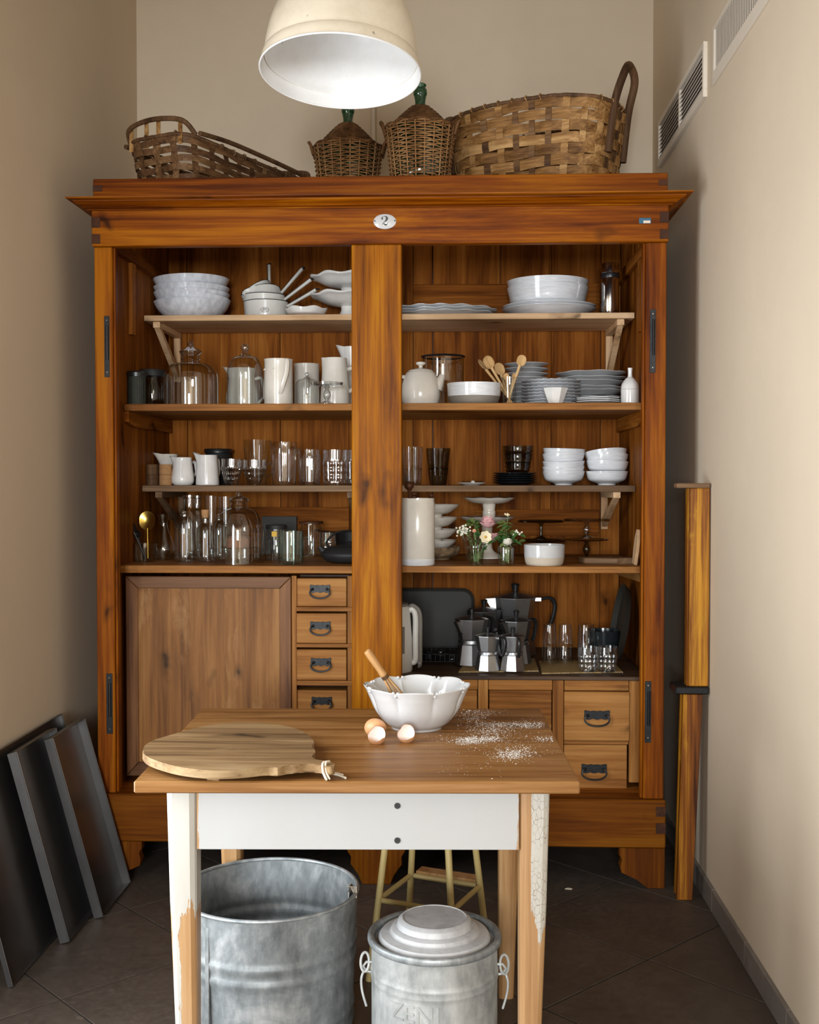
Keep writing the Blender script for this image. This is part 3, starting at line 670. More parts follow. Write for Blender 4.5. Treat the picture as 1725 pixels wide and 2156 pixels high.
wbox('drawer_divider', pxx(1190, DY), pxx(1327, DY), DY + 0.006, DY + 0.1, at(1258, 1568, DY).z, at(1258, 1560, DY).z, 'raw_x', cab, 0.001)
for p0, p1 in ((1031, 1164), (880, 1006)):
    wbox('cupboard_panel', pxx(p0, DY), pxx(p1, DY), DY + 0.008, DY + 0.03, ZBR1 + 0.005, zr - 0.002, 'raw_x', cab, 0.002)
# ---- iron hinge plates left on the posts
for p0, p1, q0, q1 in ((222, 233, 662, 792), (221, 234, 1422, 1550), (1367, 1379, 655, 787), (1361, 1374, 1430, 1558)):
    x0, x1, z1, z0 = pxx(p0), pxx(p1), at(800, q0, CY).z, at(800, q1, CY).z
    hg = wpart('hinge', G().box(x0, x1, CY - 0.0025, CY + 0.002, z0, z1, 0.0005).done('hinge', 30), 'iron', cab)
    g = G(); xc = x0 * 0.4 + x1 * 0.6; L = z1 - z0
    g.tube([(xc, CY - 0.0065, z0 + L * 0.28), (xc, CY - 0.0065, z0 + L * 0.84)], 0.0048, 10)
    wpart('hinge_barrel', g.done('hinge_barrel'), 'iron', hg)
    for t in (0.08, 0.93): wpart('screw', G().lathe([(0, 0), (0.0028, 0), (0.0022, 0.001), (0, 0.001)], 10, None, Matrix.Translation(((x0 + x1) / 2, CY - 0.0026, z0 + L * t)) @ Matrix.Rotation(PI / 2, 4, 'X')).done('screw'), 'steel', hg)
# ---- enamel number plate and sticker on the frieze
fy = CY - 0.012
pc = at(810.5, 466.5, fy)
pl = part('number_plate', G().lathe([(0, 0), (1, 0), (1, 0.0012), (0.93, 0.0028), (0, 0.0036)], 40, None, Matrix.Rotation(PI / 2, 4, 'X') @ Matrix.Diagonal((mx(23.7, fy), mx(15.8, fy), 1, 1))).done('number_plate', 50), 'bowlwhite', cab, pc - cab.location, label='oval white enamel number plate')
def ribbon(cpts, wd, y):
    g = G(); L = []; R_ = []
    c = interp([(a, b, w) for (a, b), w in zip(cpts, wd)], 8)
    for i, (a, b, w) in enumerate(c):
        p, q = c[max(0, i - 1)], c[min(len(c) - 1, i + 1)]
        dx, dz = q[0] - p[0], q[1] - p[1]; l = math.hypot(dx, dz) or 1
        nx, nz = -dz / l, dx / l
        L.append(g.bm.verts.new((a + nx * w / 2, y, b + nz * w / 2))); R_.append(g.bm.verts.new((a - nx * w / 2, y, b - nz * w / 2)))
    for i in range(len(c) - 1): g.bm.faces.new((L[i], L[i + 1], R_[i + 1], R_[i]))
    r = bmesh.ops.extrude_face_region(g.bm, geom=list(g.bm.faces))
    bmesh.ops.translate(g.bm, verts=[v for v in r['geom'] if isinstance(v, bmesh.types.BMVert)], vec=(0, 0.0004, 0))
    return g
k = mx(1, fy)
q = [(-4.2, 4.6), (-5.6, 5.6), (-5.0, 8.4), (-1.5, 10.3), (2.8, 9.4), (4.6, 6.0), (3.2, 2.6), (-0.5, -1.2), (-4.2, -4.2), (-5.8, -8.2)]
w_ = [3.2, 3.4, 1.2, 0.5, 2.6, 4.6, 3.6, 1.4, 0.6, 0.5]
part('numeral', ribbon([(a * k, b * k) for a, b in q], [a * k for a in w_], -0.0044).done('numeral', None), 'ink', pl)
q = [(-4.6, -5.4), (-1.6, -5.3), (1.6, -7.0), (4.6, -6.4), (6.0, -2.6)]
part('numeral', ribbon([(a * k, b * k) for a, b in q], [a * k for a in (0.5, 1.8, 3.6, 2.2, 0.4)], -0.0044).done('numeral', None), 'ink', pl)
for sg in (-1, 1):
    part('screw', G().ball((0, 0, 0), 0.0026, 10, 6).done('screw'), 'iron', pl, (sg * mx(21, fy), -0.002, mx(1.2, fy)))
st = wbox('sticker', at(1346, 470, fy).x, at(1371, 470, fy).x, fy - 0.0008, fy - 0.0001, at(1358, 470.5, fy).z, at(1358, 459, fy).z, 'blue', cab, 0, 'small blue and white sticker')
wbox('sticker_label', at(1355, 470, fy).x, at(1369.5, 470, fy).x, fy - 0.0012, fy - 0.0009, at(1358, 470, fy).z, at(1358, 464.5, fy).z, 'ivory', st, 0)

# ---------------------------------------------------------------- work table
TZ = 0.770
TA = math.radians(2.0)
tc = Vector((-0.2225, 2.748, 0.0)); TW, TD = 0.936, 0.768
tab = thing('kitchen_table', 'small pine kitchen table with peeling white painted apron and legs', 'table', tc, TA)
def tbox(name, x0, x1, y0, y1, z0, z1, mat, bev=0.002, par=None, label=None):
    c = Vector(((x0 + x1) / 2, (y0 + y1) / 2, (z0 + z1) / 2)); p = par or tab
    off = c - (par.location if par else Vector())
    return part(name, G().box(x0 - c.x, x1 - c.x, y0 - c.y, y1 - c.y, z0 - c.z, z1 - c.z, bev).done(name, 30), mat, p, off, label=label)
def tloc(v):                            # room point -> table coordinates
    d = Vector(v) - tc; return Vector((d.x * math.cos(TA) + d.y * math.sin(TA), -d.x * math.sin(TA) + d.y * math.cos(TA), d.z))
hx, hy = TW / 2, TD / 2
ys = [-hy, -hy + 0.345, -hy + 0.488, hy]
for i in range(3): tbox('top_plank', -hx + 0.001 * (i % 2), hx, ys[i] + (0.0008 if i else 0), ys[i + 1] - (0.0008 if i < 2 else 0), TZ - 0.026, TZ - 0.0006 * (i == 1), 'tabletop', 0.003)
zt = TZ - 0.0262
def leg(sx, sy, mat):
    x0 = sx * (hx - 0.089); y0 = sy * (hy - 0.075); g = G()
    rings = []
    for z, w in ((0, 0.040), (0.50, 0.058), (zt, 0.064)):
        h_ = w / 2; c_ = h_ * 0.42; ox = sx * (0.032 - h_) * -1 * 0.9
        P = [(-h_ + c_, -h_), (h_ - c_, -h_), (h_ - c_ * 0.25, -h_ + c_ * 0.5), (h_, -h_ + c_), (h_, h_), (-h_, h_), (-h_, -h_ + c_), (-h_ + c_ * 0.25, -h_ + c_ * 0.5)]
        rings.append([g.bm.verts.new((u + ox, v, z)) for u, v in P])
    for A, B in zip(rings, rings[1:]):
        for k in range(8): g.bm.faces.new((A[k], A[(k + 1) % 8], B[(k + 1) % 8], B[k]))
    g.bm.faces.new(rings[0][::-1]); g.bm.faces.new(rings[-1])
    part('leg', g.done('leg', 25), mat, tab, (x0, y0, 0))
leg(-1, -1, 'leg_l'); leg(1, -1, 'leg_r'); leg(-1, 1, 'tablewood'); leg(1, 1, 'tablewood')
AH = mx(133, 2.42)
ap = tbox('apron', -hx + 0.1225, hx - 0.1225, -hy + 0.050, -hy + 0.072, zt - AH, zt - 0.0003, 'apron', 0.001)
tbox('apron', -hx + 0.1225, hx - 0.1225, hy - 0.072, hy - 0.050, zt - AH, zt - 0.0003, 'tablewood', 0.001)
for sx in (-1, 1):
    x0 = sx * (hx - 0.075)
    tbox('apron', x0 - 0.011, x0 + 0.011, -hy + 0.1085, hy - 0.1085, zt - AH, zt - 0.0003, 'tablewood', 0.001)
hl = tloc(at(837, 1697, 2.42))
for py in (1697, 1770):
    p_ = tloc(at(837, py, 2.415))
    part('screw_hole', G().lathe([(0.0035, -0.0012), (0.0062, 0.0), (0.0068, 0.001), (0.0045, 0.0012), (0, 0.0004)], 12).done('screw_hole'), 'blackmatte', ap,
         Vector((p_.x, -hy + 0.0497, p_.z)) - ap.location, (PI / 2, 0, 0))
def ton(px, py, dz=0.0): return on(px, py, TZ + dz)

# cutting board
bz = TZ + 0.030
out = [(300, 1583), (305, 1570), (322, 1559), (350, 1550), (395, 1537), (440, 1527), (500, 1521.5), (560, 1523), (608, 1530), (640, 1541), (658, 1556), (661, 1566), (655, 1571), (662, 1577), (664, 1584), (658, 1590), (657, 1596),
       (672, 1600), (690, 1602), (703, 1606), (704, 1612), (694, 1615), (668, 1609), (640, 1608), (622, 1611), (600, 1612), (585, 1617), (566, 1614), (530, 1618), (480, 1622), (430, 1621), (380, 1615), (340, 1605), (312, 1594)]
bc = on(480, 1570, bz); bc.z = TZ
bd = thing('cutting_board', 'large worn round wooden cutting board with a short handle on table', 'cutting board', bc, 0.0)
pts = [(on(a, b, bz).x - bc.x, on(a, b, bz).y - bc.y) for a, b in interp(out + out[:1], 4)[:-1]]
part('board', G().prism(pts[::-1], 'xy', 0.012, 0.030, 0.003).done('board', 30), 'board', bd)
for p0, p1 in (((335, 1606), (400, 1555)), ((448, 1634), (600, 1545))):
    a, b = on(*p0, TZ + .01), on(*p1, TZ + .01); d = (b - a); L = d.length; c = (a + b) / 2 - bc
    part('batten', G().box(-L / 2, L / 2, -0.014, 0.014, 0, 0.0119, 0.001).done('batten', 30), 'board', bd, (c.x, c.y, 0.0), (0, 0, math.atan2(d.y, d.x)))
hp = on(690, 1611, bz) - bc
sp = [(hp.x - 0.004, hp.y + 0.012, 0.034), (hp.x - 0.010, hp.y - 0.002, 0.034), (hp.x - 0.008, hp.y - 0.012, 0.018), (hp.x, hp.y - 0.018, 0.004)]
for a, b in ((678, 1622), (690, 1630), (705, 1633), (716, 1636), (728, 1641)):
    p_ = on(a, b, TZ) - bc; sp.append((p_.x, p_.y, 0.003))
part('string_loop', G().tube(interp(sp, 5), 0.0026, 6).tube(interp([(x + 0.006, y + 0.002, z + 0.001) for x, y, z in sp[:-1]], 5), 0.0022, 6).done('string_loop'), 'string', bd)

# scalloped bowl
bl = on(878, 1531, TZ); R = mx(113, bl.y)
bw = thing('mixing_bowl', 'large white scalloped ceramic bowl with a whisk standing in it', 'bowl', (bl.x, bl.y, TZ), math.radians(22.5))
H_ = 0.108
def lobe(a, r, z):
    t = max(0.0, min(1.0, (z - 0.012) / 0.07)); u = abs(math.cos(4 * a))
    d = 0.075 * t * (1 - (1 - u) ** 2.0 if False else (1 - abs(math.sin(4 * a)) ** 0.55)) 
    wob = 0.006 * max(0, (z - 0.085) / 0.023) * abs(math.sin(4 * a)) ** 0.7
    return r * (1 - d), z - 0.004 * max(0, (z - 0.08) / 0.028) + wob
outp = interp([(0.064, 0.0), (0.068, 0.006), (0.084, 0.018), (0.106, 0.045), (0.120, 0.076), (0.128, 0.094), (0.136, H_)], 5)
inp = interp([(0.1355, H_ + 0.002), (0.128, 0.100), (0.114, 0.076), (0.100, 0.046), (0.078, 0.020), (0.05, 0.010)], 5)
k = R / 0.136
part('bowl_body', G().lathe([(0, 0.003), (0.055, 0.003), (0.058, 0.0)] + [(a * k, b) for a, b in outp] + [(a * k, b) for a, b in inp] + [(0, 0.009)], 128, lobe).done('bowl_body', 40), 'bowlwhite', bw)
for i in range(8):
    a = PI / 4 * i; rr = 0.1265 * k * 0.995
    g = G()
    for da, dz, s in ((-0.05, -0.001, 0.0045), (0.05, -0.001, 0.0045), (0.0, -0.008, 0.0042)):
        g.ball((rr * math.cos(a + da), rr * math.sin(a + da), H_ + 0.000 + dz), s, 10, 7)
    part('rim_ornament', g.done('rim_ornament'), 'bowlwhite', bw)
# whisk
w0 = Vector((bl.x - 0.004, bl.y - 0.005, TZ + 0.016)); w1 = at(773, 1370, 2.86)
wk = thing('whisk', 'bamboo whisk with turned handle leaning in the white scalloped bowl', 'whisk', w0)
ax = (w1 - w0); L = ax.length; q = ax.to_track_quat('Z', 'Y').to_euler()
wk.rotation_euler = q
part('handle', G().lathe(interp([(0, L - 0.001), (0.0078, L), (0.0098, L - 0.006), (0.0098, L - 0.03), (0.0088, L - 0.06), (0.0092, L - 0.078), (0, L - 0.079)], 4)[::-1], 16).done('handle', 50), 'bamboo', wk)
part('collar', G().lathe([(0.0080, L - 0.088), (0.0092, L - 0.087), (0.0092, L - 0.079), (0.0075, L - 0.0788)], 16).done('collar'), 'rod', wk)
for i in range(7):
    a = 2 * PI * i / 7; rr = 0.020 if i else 0.0
    part('tine', G().tube([(0.0055 * math.cos(a), 0.0055 * math.sin(a), L - 0.082), (rr * 0.6 * math.cos(a), rr * 0.6 * math.sin(a), L * 0.45), (rr * math.cos(a), rr * math.sin(a), 0.004)], 0.0017, 6).done('tine'), 'bamboo', wk)
# eggs
def egg_mesh(top, jag, seed, inner=True):
    rnd = random.Random(seed); ph = [rnd.uniform(-1, 1) for _ in range(12)]
    R_ = 0.0225; n = 36
    def rad(z): t = z / 0.030; return R_ * math.sqrt(max(0, 1 - t * t)) * (1 + 0.10 * t)
    g = G()
    prof = []
    zs = [-0.030 + (top + 0.030) * k / 12 for k in range(13)]
    def mod(a, r, z):
        if z > top - 0.012:
            f = (z - (top - 0.012)) / 0.012
            zz = z + f * jag * (math.sin(a * 2 + ph[0]) + 0.5 * ph[int(a / (2 * PI) * 12) % 12] + 0.4 * math.sin(a * 5 + ph[1]))
            return max(0.002, rad(max(-0.0299, min(0.0299, zz)))) * (r / max(1e-5, rad(z))), zz
        return r, z
    g.lathe([(0, -0.030)] + [(rad(z), z) for z in zs[1:]], n, mod)
    return g
e0 = ton(792, 1550)
sh = single('egg', 'whole brown egg behind the broken shells beside the bowl', 'egg',
            G().lathe([(0, -0.029)] + [(0.0225 * math.sqrt(1 - (z / 0.029) ** 2) * (1 - 0.12 * z / 0.029), z) for z in [-0.0285, -0.027, -0.024, -0.02, -0.015, -0.008, 0, 0.008, 0.015, 0.02, 0.024, 0.027, 0.0285]] + [(0, 0.029)], 28).done('egg', 60),
            'egg', (on(791, 1551, TZ).x, on(791, 1551, TZ).y, TZ + 0.0225), (math.radians(82), 0, math.radians(60)))
def shell(px, py, rot, seed, label):
    p_ = ton(px, py)
    t = thing('egg_shell', label, 'eggshell', (p_.x, p_.y, TZ + 0.0215), rot)
    part('shell', egg_mesh(0.003, 0.004, seed).done('shell', 60), 'egg', t)
    part('membrane', egg_mesh(0.0028, 0.004, seed).done('membrane', 60), 'eggin', t).scale = (0.955, 0.955, 0.955)
    return t
shell(793, 1566, (math.radians(38), math.radians(-10), 0.0), 3, 'broken brown half eggshell leaning against the whole egg')
shell(855, 1563, (math.radians(42), math.radians(-16), 0.0), 8, 'broken brown half eggshell lying alone before the scalloped bowl')
# flour: thousands of specks on the planks
rnd = random.Random(5); g = G()
cl = [((1008, 1500), 42, 8, 420), ((1000, 1512), 26, 8, 300), ((1055, 1526), 60, 5, 900), ((1035, 1538), 40, 9, 700), ((1120, 1526), 36, 7, 520), ((1010, 1556), 45, 6, 1100), ((990, 1562), 30, 5, 500),
      ((1150, 1556), 26, 5, 260), ((1078, 1588), 32, 10, 900), ((1092, 1582), 40, 16, 300), ((1060, 1555), 90, 38, 420), ((1000, 1620), 60, 14, 50), ((950, 1560), 50, 14, 60)]
for (cx_, cy_), sx_, sy_, n in cl:
    for _ in range(int(n * 0.75)):
        px_, py_ = rnd.gauss(cx_, sx_ * 0.62), rnd.gauss(cy_, sy_ * 0.62)
        p_ = on(px_, py_, TZ); l_ = tloc(p_)
        if abs(l_.x) > hx - 0.01 or abs(l_.y) > hy - 0.01: continue
        if (p_.x - bl.x) ** 2 + (p_.y - bl.y) ** 2 < 0.085 ** 2: continue
        s_ = rnd.uniform(0.00035, 0.0008) * (1.9 if rnd.random() < 0.10 else 1); a0 = rnd.uniform(0, 2)
        top = g.bm.verts.new((p_.x, p_.y, TZ + s_ * 0.8))
        ring = [g.bm.verts.new((p_.x + s_ * 1.5 * math.cos(a0 + k * PI / 2), p_.y + s_ * 1.5 * math.sin(a0 + k * PI / 2), TZ + 0.0001)) for k in range(4)]
        for k in range(4): g.bm.faces.new((ring[k], ring[(k + 1) % 4], top))
fl = link('flour', g.done('flour', None), 'flour'); tag(fl, 'white flour dusted over the table planks', 'flour'); fl['kind'] = 'stuff'

# ---------------------------------------------------------------- under the table
# galvanised tub
bp = Vector((at(567, 1890, 2.81).x, 2.81, 0)); RB, HB = 0.222, 0.380
tub = thing('zinc_tub', 'big open galvanised zinc tub under the table', 'tub', bp, 0)
def ridges(z):
    d = 0
    for zr_ in (0.225, 0.262, 0.10, 0.06): d += 0.0042 * math.exp(-((z - zr_) / 0.008) ** 2)
    return d
n = 50
po = [(RB * 0.93, 0.004)] + [(RB * (0.93 + 0.07 * (k / n)) + ridges(HB * k / n), HB * k / n) for k in range(1, n + 1)]
pi_ = [(r - 0.004, z) for r, z in po[::-1]]
part('tub_wall', G().lathe([(0, 0.004)] + po + pi_[:-1] + [(RB * 0.925, 0.012), (0, 0.012)], 72).done('tub_wall', 50), 'zinc', tub)
part('rim', G().tube([((RB - 0.001) * math.cos(2 * PI * k / 72), (RB - 0.001) * math.sin(2 * PI * k / 72), HB) for k in range(72)], 0.0052, 8, True).done('rim'), 'zinc', tub)
a = math.radians(238)
part('seam', G().box(-0.006, 0.006, -0.002, 0.002, 0.005, HB - 0.006, 0.0008).done('seam'), 'zinc', tub, (RB * 0.985 * math.cos(a), RB * 0.985 * math.sin(a), 0), (math.radians(0), 0, a + PI / 2))
for a, s in ((math.radians(186), 1), (math.radians(-8), -1)):
    ct, st_ = math.cos(a), math.sin(a)
    pts = [(-0.028, -0.085), (0.028, -0.085), (0.034, -0.04), (0.022, 0.012), (0.010, 0.022), (-0.010, 0.022), (-0.022, 0.012), (-0.034, -0.04)]
    part('handle_ear', G().prism(pts, 'xz', -0.0012, 0.0012, 0.0004).done('handle_ear', 30), 'aludark', tub, ((RB - 0.012) * ct, (RB - 0.012) * st_, HB), (0, 0, a + PI / 2))
    g = G(); rr = random.Random(int(a * 10))
    for k in range(5):
        b_ = [Vector(((RB + 0.002) * ct, (RB + 0.002) * st_, HB - 0.01)), Vector(((RB - 0.004) * ct + rr.uniform(-.01, .01), (RB - 0.004) * st_ + rr.uniform(-.01, .01), HB + 0.018)), Vector(((RB - 0.03) * ct + rr.uniform(-.02, .02), (RB - .03) * st_ + rr.uniform(-.02, .02), HB + rr.uniform(0.015, 0.035)))]
        g.tube(b_, 0.0009, 5)
    part('twine', g.done('twine'), 'string', tub)
# lidded can
cp = Vector((at(915, 1975, 2.66).x, 2.66, 0)); RC, HC = 0.158, 0.332
can = thing('lidded_can', 'pale zinc can with a stepped lid standing beside the open tub', 'can', cp, 0)
def rid2(z): return 0.003 * math.exp(-((z - 0.262) / 0.004) ** 2) + 0.003 * math.exp(-((z - 0.247) / 0.004) ** 2)
n = 60
part('can_wall', G().lathe([(0, 0.002)] + [(RC * 0.94 + rid2(HC * k / n), 0.002 + (HC - 0.012) * k / n) for k in range(n + 1)] + [(RC * 0.90, HC - 0.012), (0, HC - 0.02)], 64).done('can_wall', 50), 'zinclight', can)
part('rim', G().lathe(interp([(RC * 0.93, HC - 0.016), (RC * 0.99, HC - 0.012), (RC, HC - 0.004), (RC * 0.985, HC + 0.003), (RC * 0.94, HC + 0.004), (RC * 0.905, HC - 0.001), (RC * 0.895, HC - 0.012)], 3), 64).done('rim', 60), 'zinc', can)
part('lid', G().lathe([(RC * 0.89, HC - 0.012), (RC * 0.84, HC - 0.013), (RC * 0.835, HC - 0.004), (RC * 0.80, HC + 0.004), (RC * 0.67, HC + 0.008), (RC * 0.655, HC + 0.010), (RC * 0.645, HC + 0.017), (RC * 0.60, HC + 0.021), (RC * 0.565, HC + 0.022), (RC * 0.555, HC + 0.025), (RC * 0.545, HC + 0.034), (RC * 0.50, HC + 0.040), (RC * 0.475, HC + 0.041), (RC * 0.47, HC + 0.0395), (0, HC + 0.0405)], 64).done('lid', 28), 'lidpaint', can)
for sg in (1, -1):
    x = sg * (RC * 0.94)
    part('lug', G().tube([(x - sg * 0.002, 0, 0.262), (x + sg * 0.012, 0, 0.262), (x + sg * 0.020, 0, 0.252), (x + sg * 0.012, 0, 0.240), (x - sg * 0.002, 0, 0.238)], 0.0035, 8).done('lug'), 'zinclight', can)
    part('ring', G().tube([(x + sg * (0.016 + 0.010 * math.cos(2 * PI * k / 20)), 0.008 * math.sin(2 * PI * k / 20), 0.262 + 0.020 * math.sin(2 * PI * k / 20)) for k in range(20)], 0.0032, 8, True).done('ring'), 'zinclight', can)
    part('bail', G().tube(interp([(x + sg * 0.016, 0.0, 0.246), (x + sg * 0.024, -0.004, 0.225), (x + sg * 0.022, -0.006, 0.195), (x + sg * 0.012, -0.008, 0.16)], 5), 0.003, 8).done('bail'), 'zinclight', can)
fc_ = bpy.data.curves.new('embossed_text', 'FONT'); fc_.body = 'ZENI'; fc_.size = 0.056; fc_.extrude = 0.0012; fc_.align_x = 'CENTER'
to = bpy.data.objects.new('embossed_text', fc_); COL.objects.link(to)
bpy.context.view_layer.update()
tm = bpy.data.meshes.new_from_object(to.evaluated_get(bpy.context.evaluated_depsgraph_get()))
bpy.data.objects.remove(to)
bmt = bmesh.new(); bmt.from_mesh(tm)
bmesh.ops.subdivide_edges(bmt, edges=[e for e in bmt.edges if e.calc_length() > 0.008], cuts=3)
for v in bmt.verts:
    th = -PI / 2 - 0.30 + v.co.x / (RC * 0.94); rr = RC * 0.94 + v.co.z + 0.0006; z = v.co.y + 0.186
    v.co = (rr * math.cos(th), rr * math.sin(th), z)
bmt.to_mesh(tm); bmt.free()
part('embossed_text', tm, 'zinclight', can)
# yellow stool behind
sp_ = Vector((at(906, 1850, 3.22).x, 3.22, 0))
sto = thing('stool', 'yellowed metal stool with splayed round legs behind the zinc can', 'stool', sp_, math.radians(23))
sh_ = 0.46
def lp(k, z, r0=0.125, r1=0.185):
    a = PI / 2 * k; r = r0 + (r1 - r0) * (1 - z / sh_); return Vector((r * math.cos(a), r * math.sin(a), z))
for k in range(4):
    part('leg', G().tube([lp(k, 0.0), lp(k, sh_ - 0.001)], 0.0095, 12).done('leg'), 'yellow', sto)
    a, b = lp(k, 0.225), lp((k + 1) % 4, 0.225)
    part('stretcher', G().tube([a + (b - a) * 0.05, b + (a - b) * 0.05], 0.0075, 10).done('stretcher'), 'yellow', sto)
part('seat', G().lathe([(0, sh_), (0.150, sh_), (0.156, sh_ + 0.006), (0.156, sh_ + 0.020), (0.150, sh_ + 0.026), (0, sh_ + 0.026)], 48).done('seat'), 'raw_x', sto)
a, b = lp(0, 0.235), lp(1, 0.235)
part('footrest_board', G().box(-0.095, 0.095, -0.022, 0.022, -0.006, 0.006, 0.001).done('footrest_board', 30), 'tablewood', sto, (a * 0.62 + b * 0.62) - Vector((0, 0, 0.058)), (0, 0, math.radians(135)))
# paint chip on the floor
single('paint_chip', 'small white paint chip lying on the dark floor', 'paint chip', G().prism([(0, 0), (0.022, -0.004), (0.026, 0.003), (0.010, 0.010)], 'xy', 0, 0.002).done('paint_chip', None), 'ivory', on(1190, 1872, 0.0))

# ---------------------------------------------------------------- trays against the left wall
def tray(label, yn, yf, top, xb, xt, rim, mat='traymetal', lip=True):
    L, Hh = yf - yn, math.hypot(top, xb - xt)
    t = thing('baking_tray', label, 'tray', (xb, yf, 0.001), (0, -math.atan2(xb - xt, top), 0))
    part('sheet', G().box(-0.0015, 0.0, -L, 0, 0, Hh).done('sheet', None), mat, t)
    for nm, y0, y1, z0, z1 in (('rim_side', -0.0015, 0, 0.0, Hh), ('rim_side', -L, -L + 0.0015, 0.0, Hh), ('rim_end', -L + 0.0015, -0.0015, Hh - 0.0015, Hh), ('rim_end', -L + 0.0015, -0.0015, 0, 0.0015)):
        part(nm, G().box(0.0, rim, y0, y1, z0, z1).done(nm, None), mat, t)
    for y in (-0.0008, -L + 0.0008):
        part('rolled_edge', G().tube([(rim, y, 0.002), (rim, y, Hh - 0.002)], 0.0018, 6).done('rolled_edge'), mat, t)
tray('large steel baking sheet leaning flat on the wall behind two trays', 3.06, 3.895, 0.585, -1.235, -1.385, 0.012)
tray('steel baking tray leaning between the large sheet and another tray', 3.36, 3.70, 0.575, -1.195, -1.352, 0.028)
tray('steel baking tray leaning outermost over the other trays', 3.56, 3.87, 0.572, -1.155, -1.312, 0.028)

# ---------------------------------------------------------------- folded frame standing by the right wall
fr = thing('folding_frame', 'worn orange-brown wooden folding frame standing upright beside the cabinet', 'wooden frame', (0.785, 3.82, 0))
Yq = 3.80
za_, zb_ = at(1465, 1458, Yq).z, at(1465, 1020, Yq).z
wbox('upper_leaf', at(1452, 1200, Yq).x, XR - 0.004, Yq, Yq + 0.022, za_ + 0.02, zb_ - 0.012, 'frame', fr, 0.003)
wbox('leaf_side', at(1448, 1200, Yq).x, at(1452, 1200, Yq).x - 0.0008, Yq + 0.003, Yq + 0.04, za_ + 0.02, zb_ - 0.012, 'frame', fr, 0.002)
wbox('top_batten', at(1425, 1022, Yq).x, XR - 0.004, Yq - 0.004, Yq + 0.05, zb_ - 0.0115, zb_ + 0.004, 'old_x', fr, 0.003)
wbox('hinge_block', at(1422, 1450, Yq).x, XR - 0.004, Yq - 0.006, Yq + 0.10, za_ - 0.006, za_ + 0.0195, 'iron', fr, 0.004)
x0, x1 = at(1440, 1465, Yq).x, at(1481, 1465, Yq).x; xb0, xb1 = at(1424, 1878, Yq + 0.02).x, at(1456, 1878, Yq + 0.02).x
wpart('lower_leg', G().prism([(x0, za_ - 0.007), (x1, za_ - 0.007), (xb1, 0.0), (xb0, 0.0)], 'xz', Yq + 0.002, Yq + 0.026, 0.002).done('lower_leg', 25), 'frame', fr)
wpart('lower_leg', G().prism([(x0 + 0.004, za_ - 0.007), (x1, za_ - 0.007), (xb1, 0.0), (xb0 + 0.004, 0.0)], 'xz', Yq + 0.062, Yq + 0.084, 0.002).done('lower_leg', 25), 'frame', fr)

# ---------------------------------------------------------------- hanging lamp
LY_ = 3.1
lc = at(717, 152, LY_)
lamp = thing('pendant_lamp', 'big ivory enamel dome lamp with white inside, hanging by a cord', 'lamp', lc, (math.radians(-6.5), math.radians(1.6), 0))
RL = mx(168, LY_)
dome = interp([(1.0, -0.01), (0.985, 0.10), (0.965, 0.16), (0.955, 0.165), (0.945, 0.30), (0.90, 0.55), (0.80, 0.82), (0.62, 1.08), (0.40, 1.24), (0.20, 1.30), (0.16, 1.32)], 5)
part('shade', G().lathe([(r * RL, z * RL) for r, z in dome], 96).done('shade', 50), 'lampout', lamp)
part('shade_lining', G().lathe([(r * RL - 0.0016, z * RL) for r, z in dome], 96).done('shade_lining', 50), 'lampin', lamp)
part('rolled_rim', G().tube([(RL * math.cos(2 * PI * k / 96), RL * math.sin(2 * PI * k / 96), -0.01 * RL) for k in range(96)], 0.0026, 8, True).done('rolled_rim'), 'lampin', lamp)
part('neck', G().lathe([(0.17 * RL, 1.31 * RL), (0.18 * RL, 1.36 * RL), (0.15 * RL, 1.55 * RL), (0.05 * RL, 1.62 * RL), (0, 1.63 * RL)], 32).done('neck'), 'lampout', lamp)
part('socket', G().lathe([(0, 1.02 * RL), (0.02, 1.03 * RL), (0.02, 1.33 * RL), (0, 1.34 * RL)], 20).done('socket'), 'ivory', lamp)
top_l = Euler((math.radians(-6.5), math.radians(1.6), 0)).to_matrix() @ Vector((0, 0, 1.62 * RL)) + lc
crd = Euler((math.radians(-6.5), math.radians(1.6), 0)).to_matrix().inverted() @ Vector((0, 0, ZC - 0.001 - top_l.z))
part('cord', G().tube([(0, 0, 1.62 * RL), (crd.x * 0.5, crd.y * 0.5, 1.62 * RL + crd.z * 0.5), (crd.x, crd.y, 1.62 * RL + crd.z)], 0.004, 8).done('cord'), 'ivory', lamp)

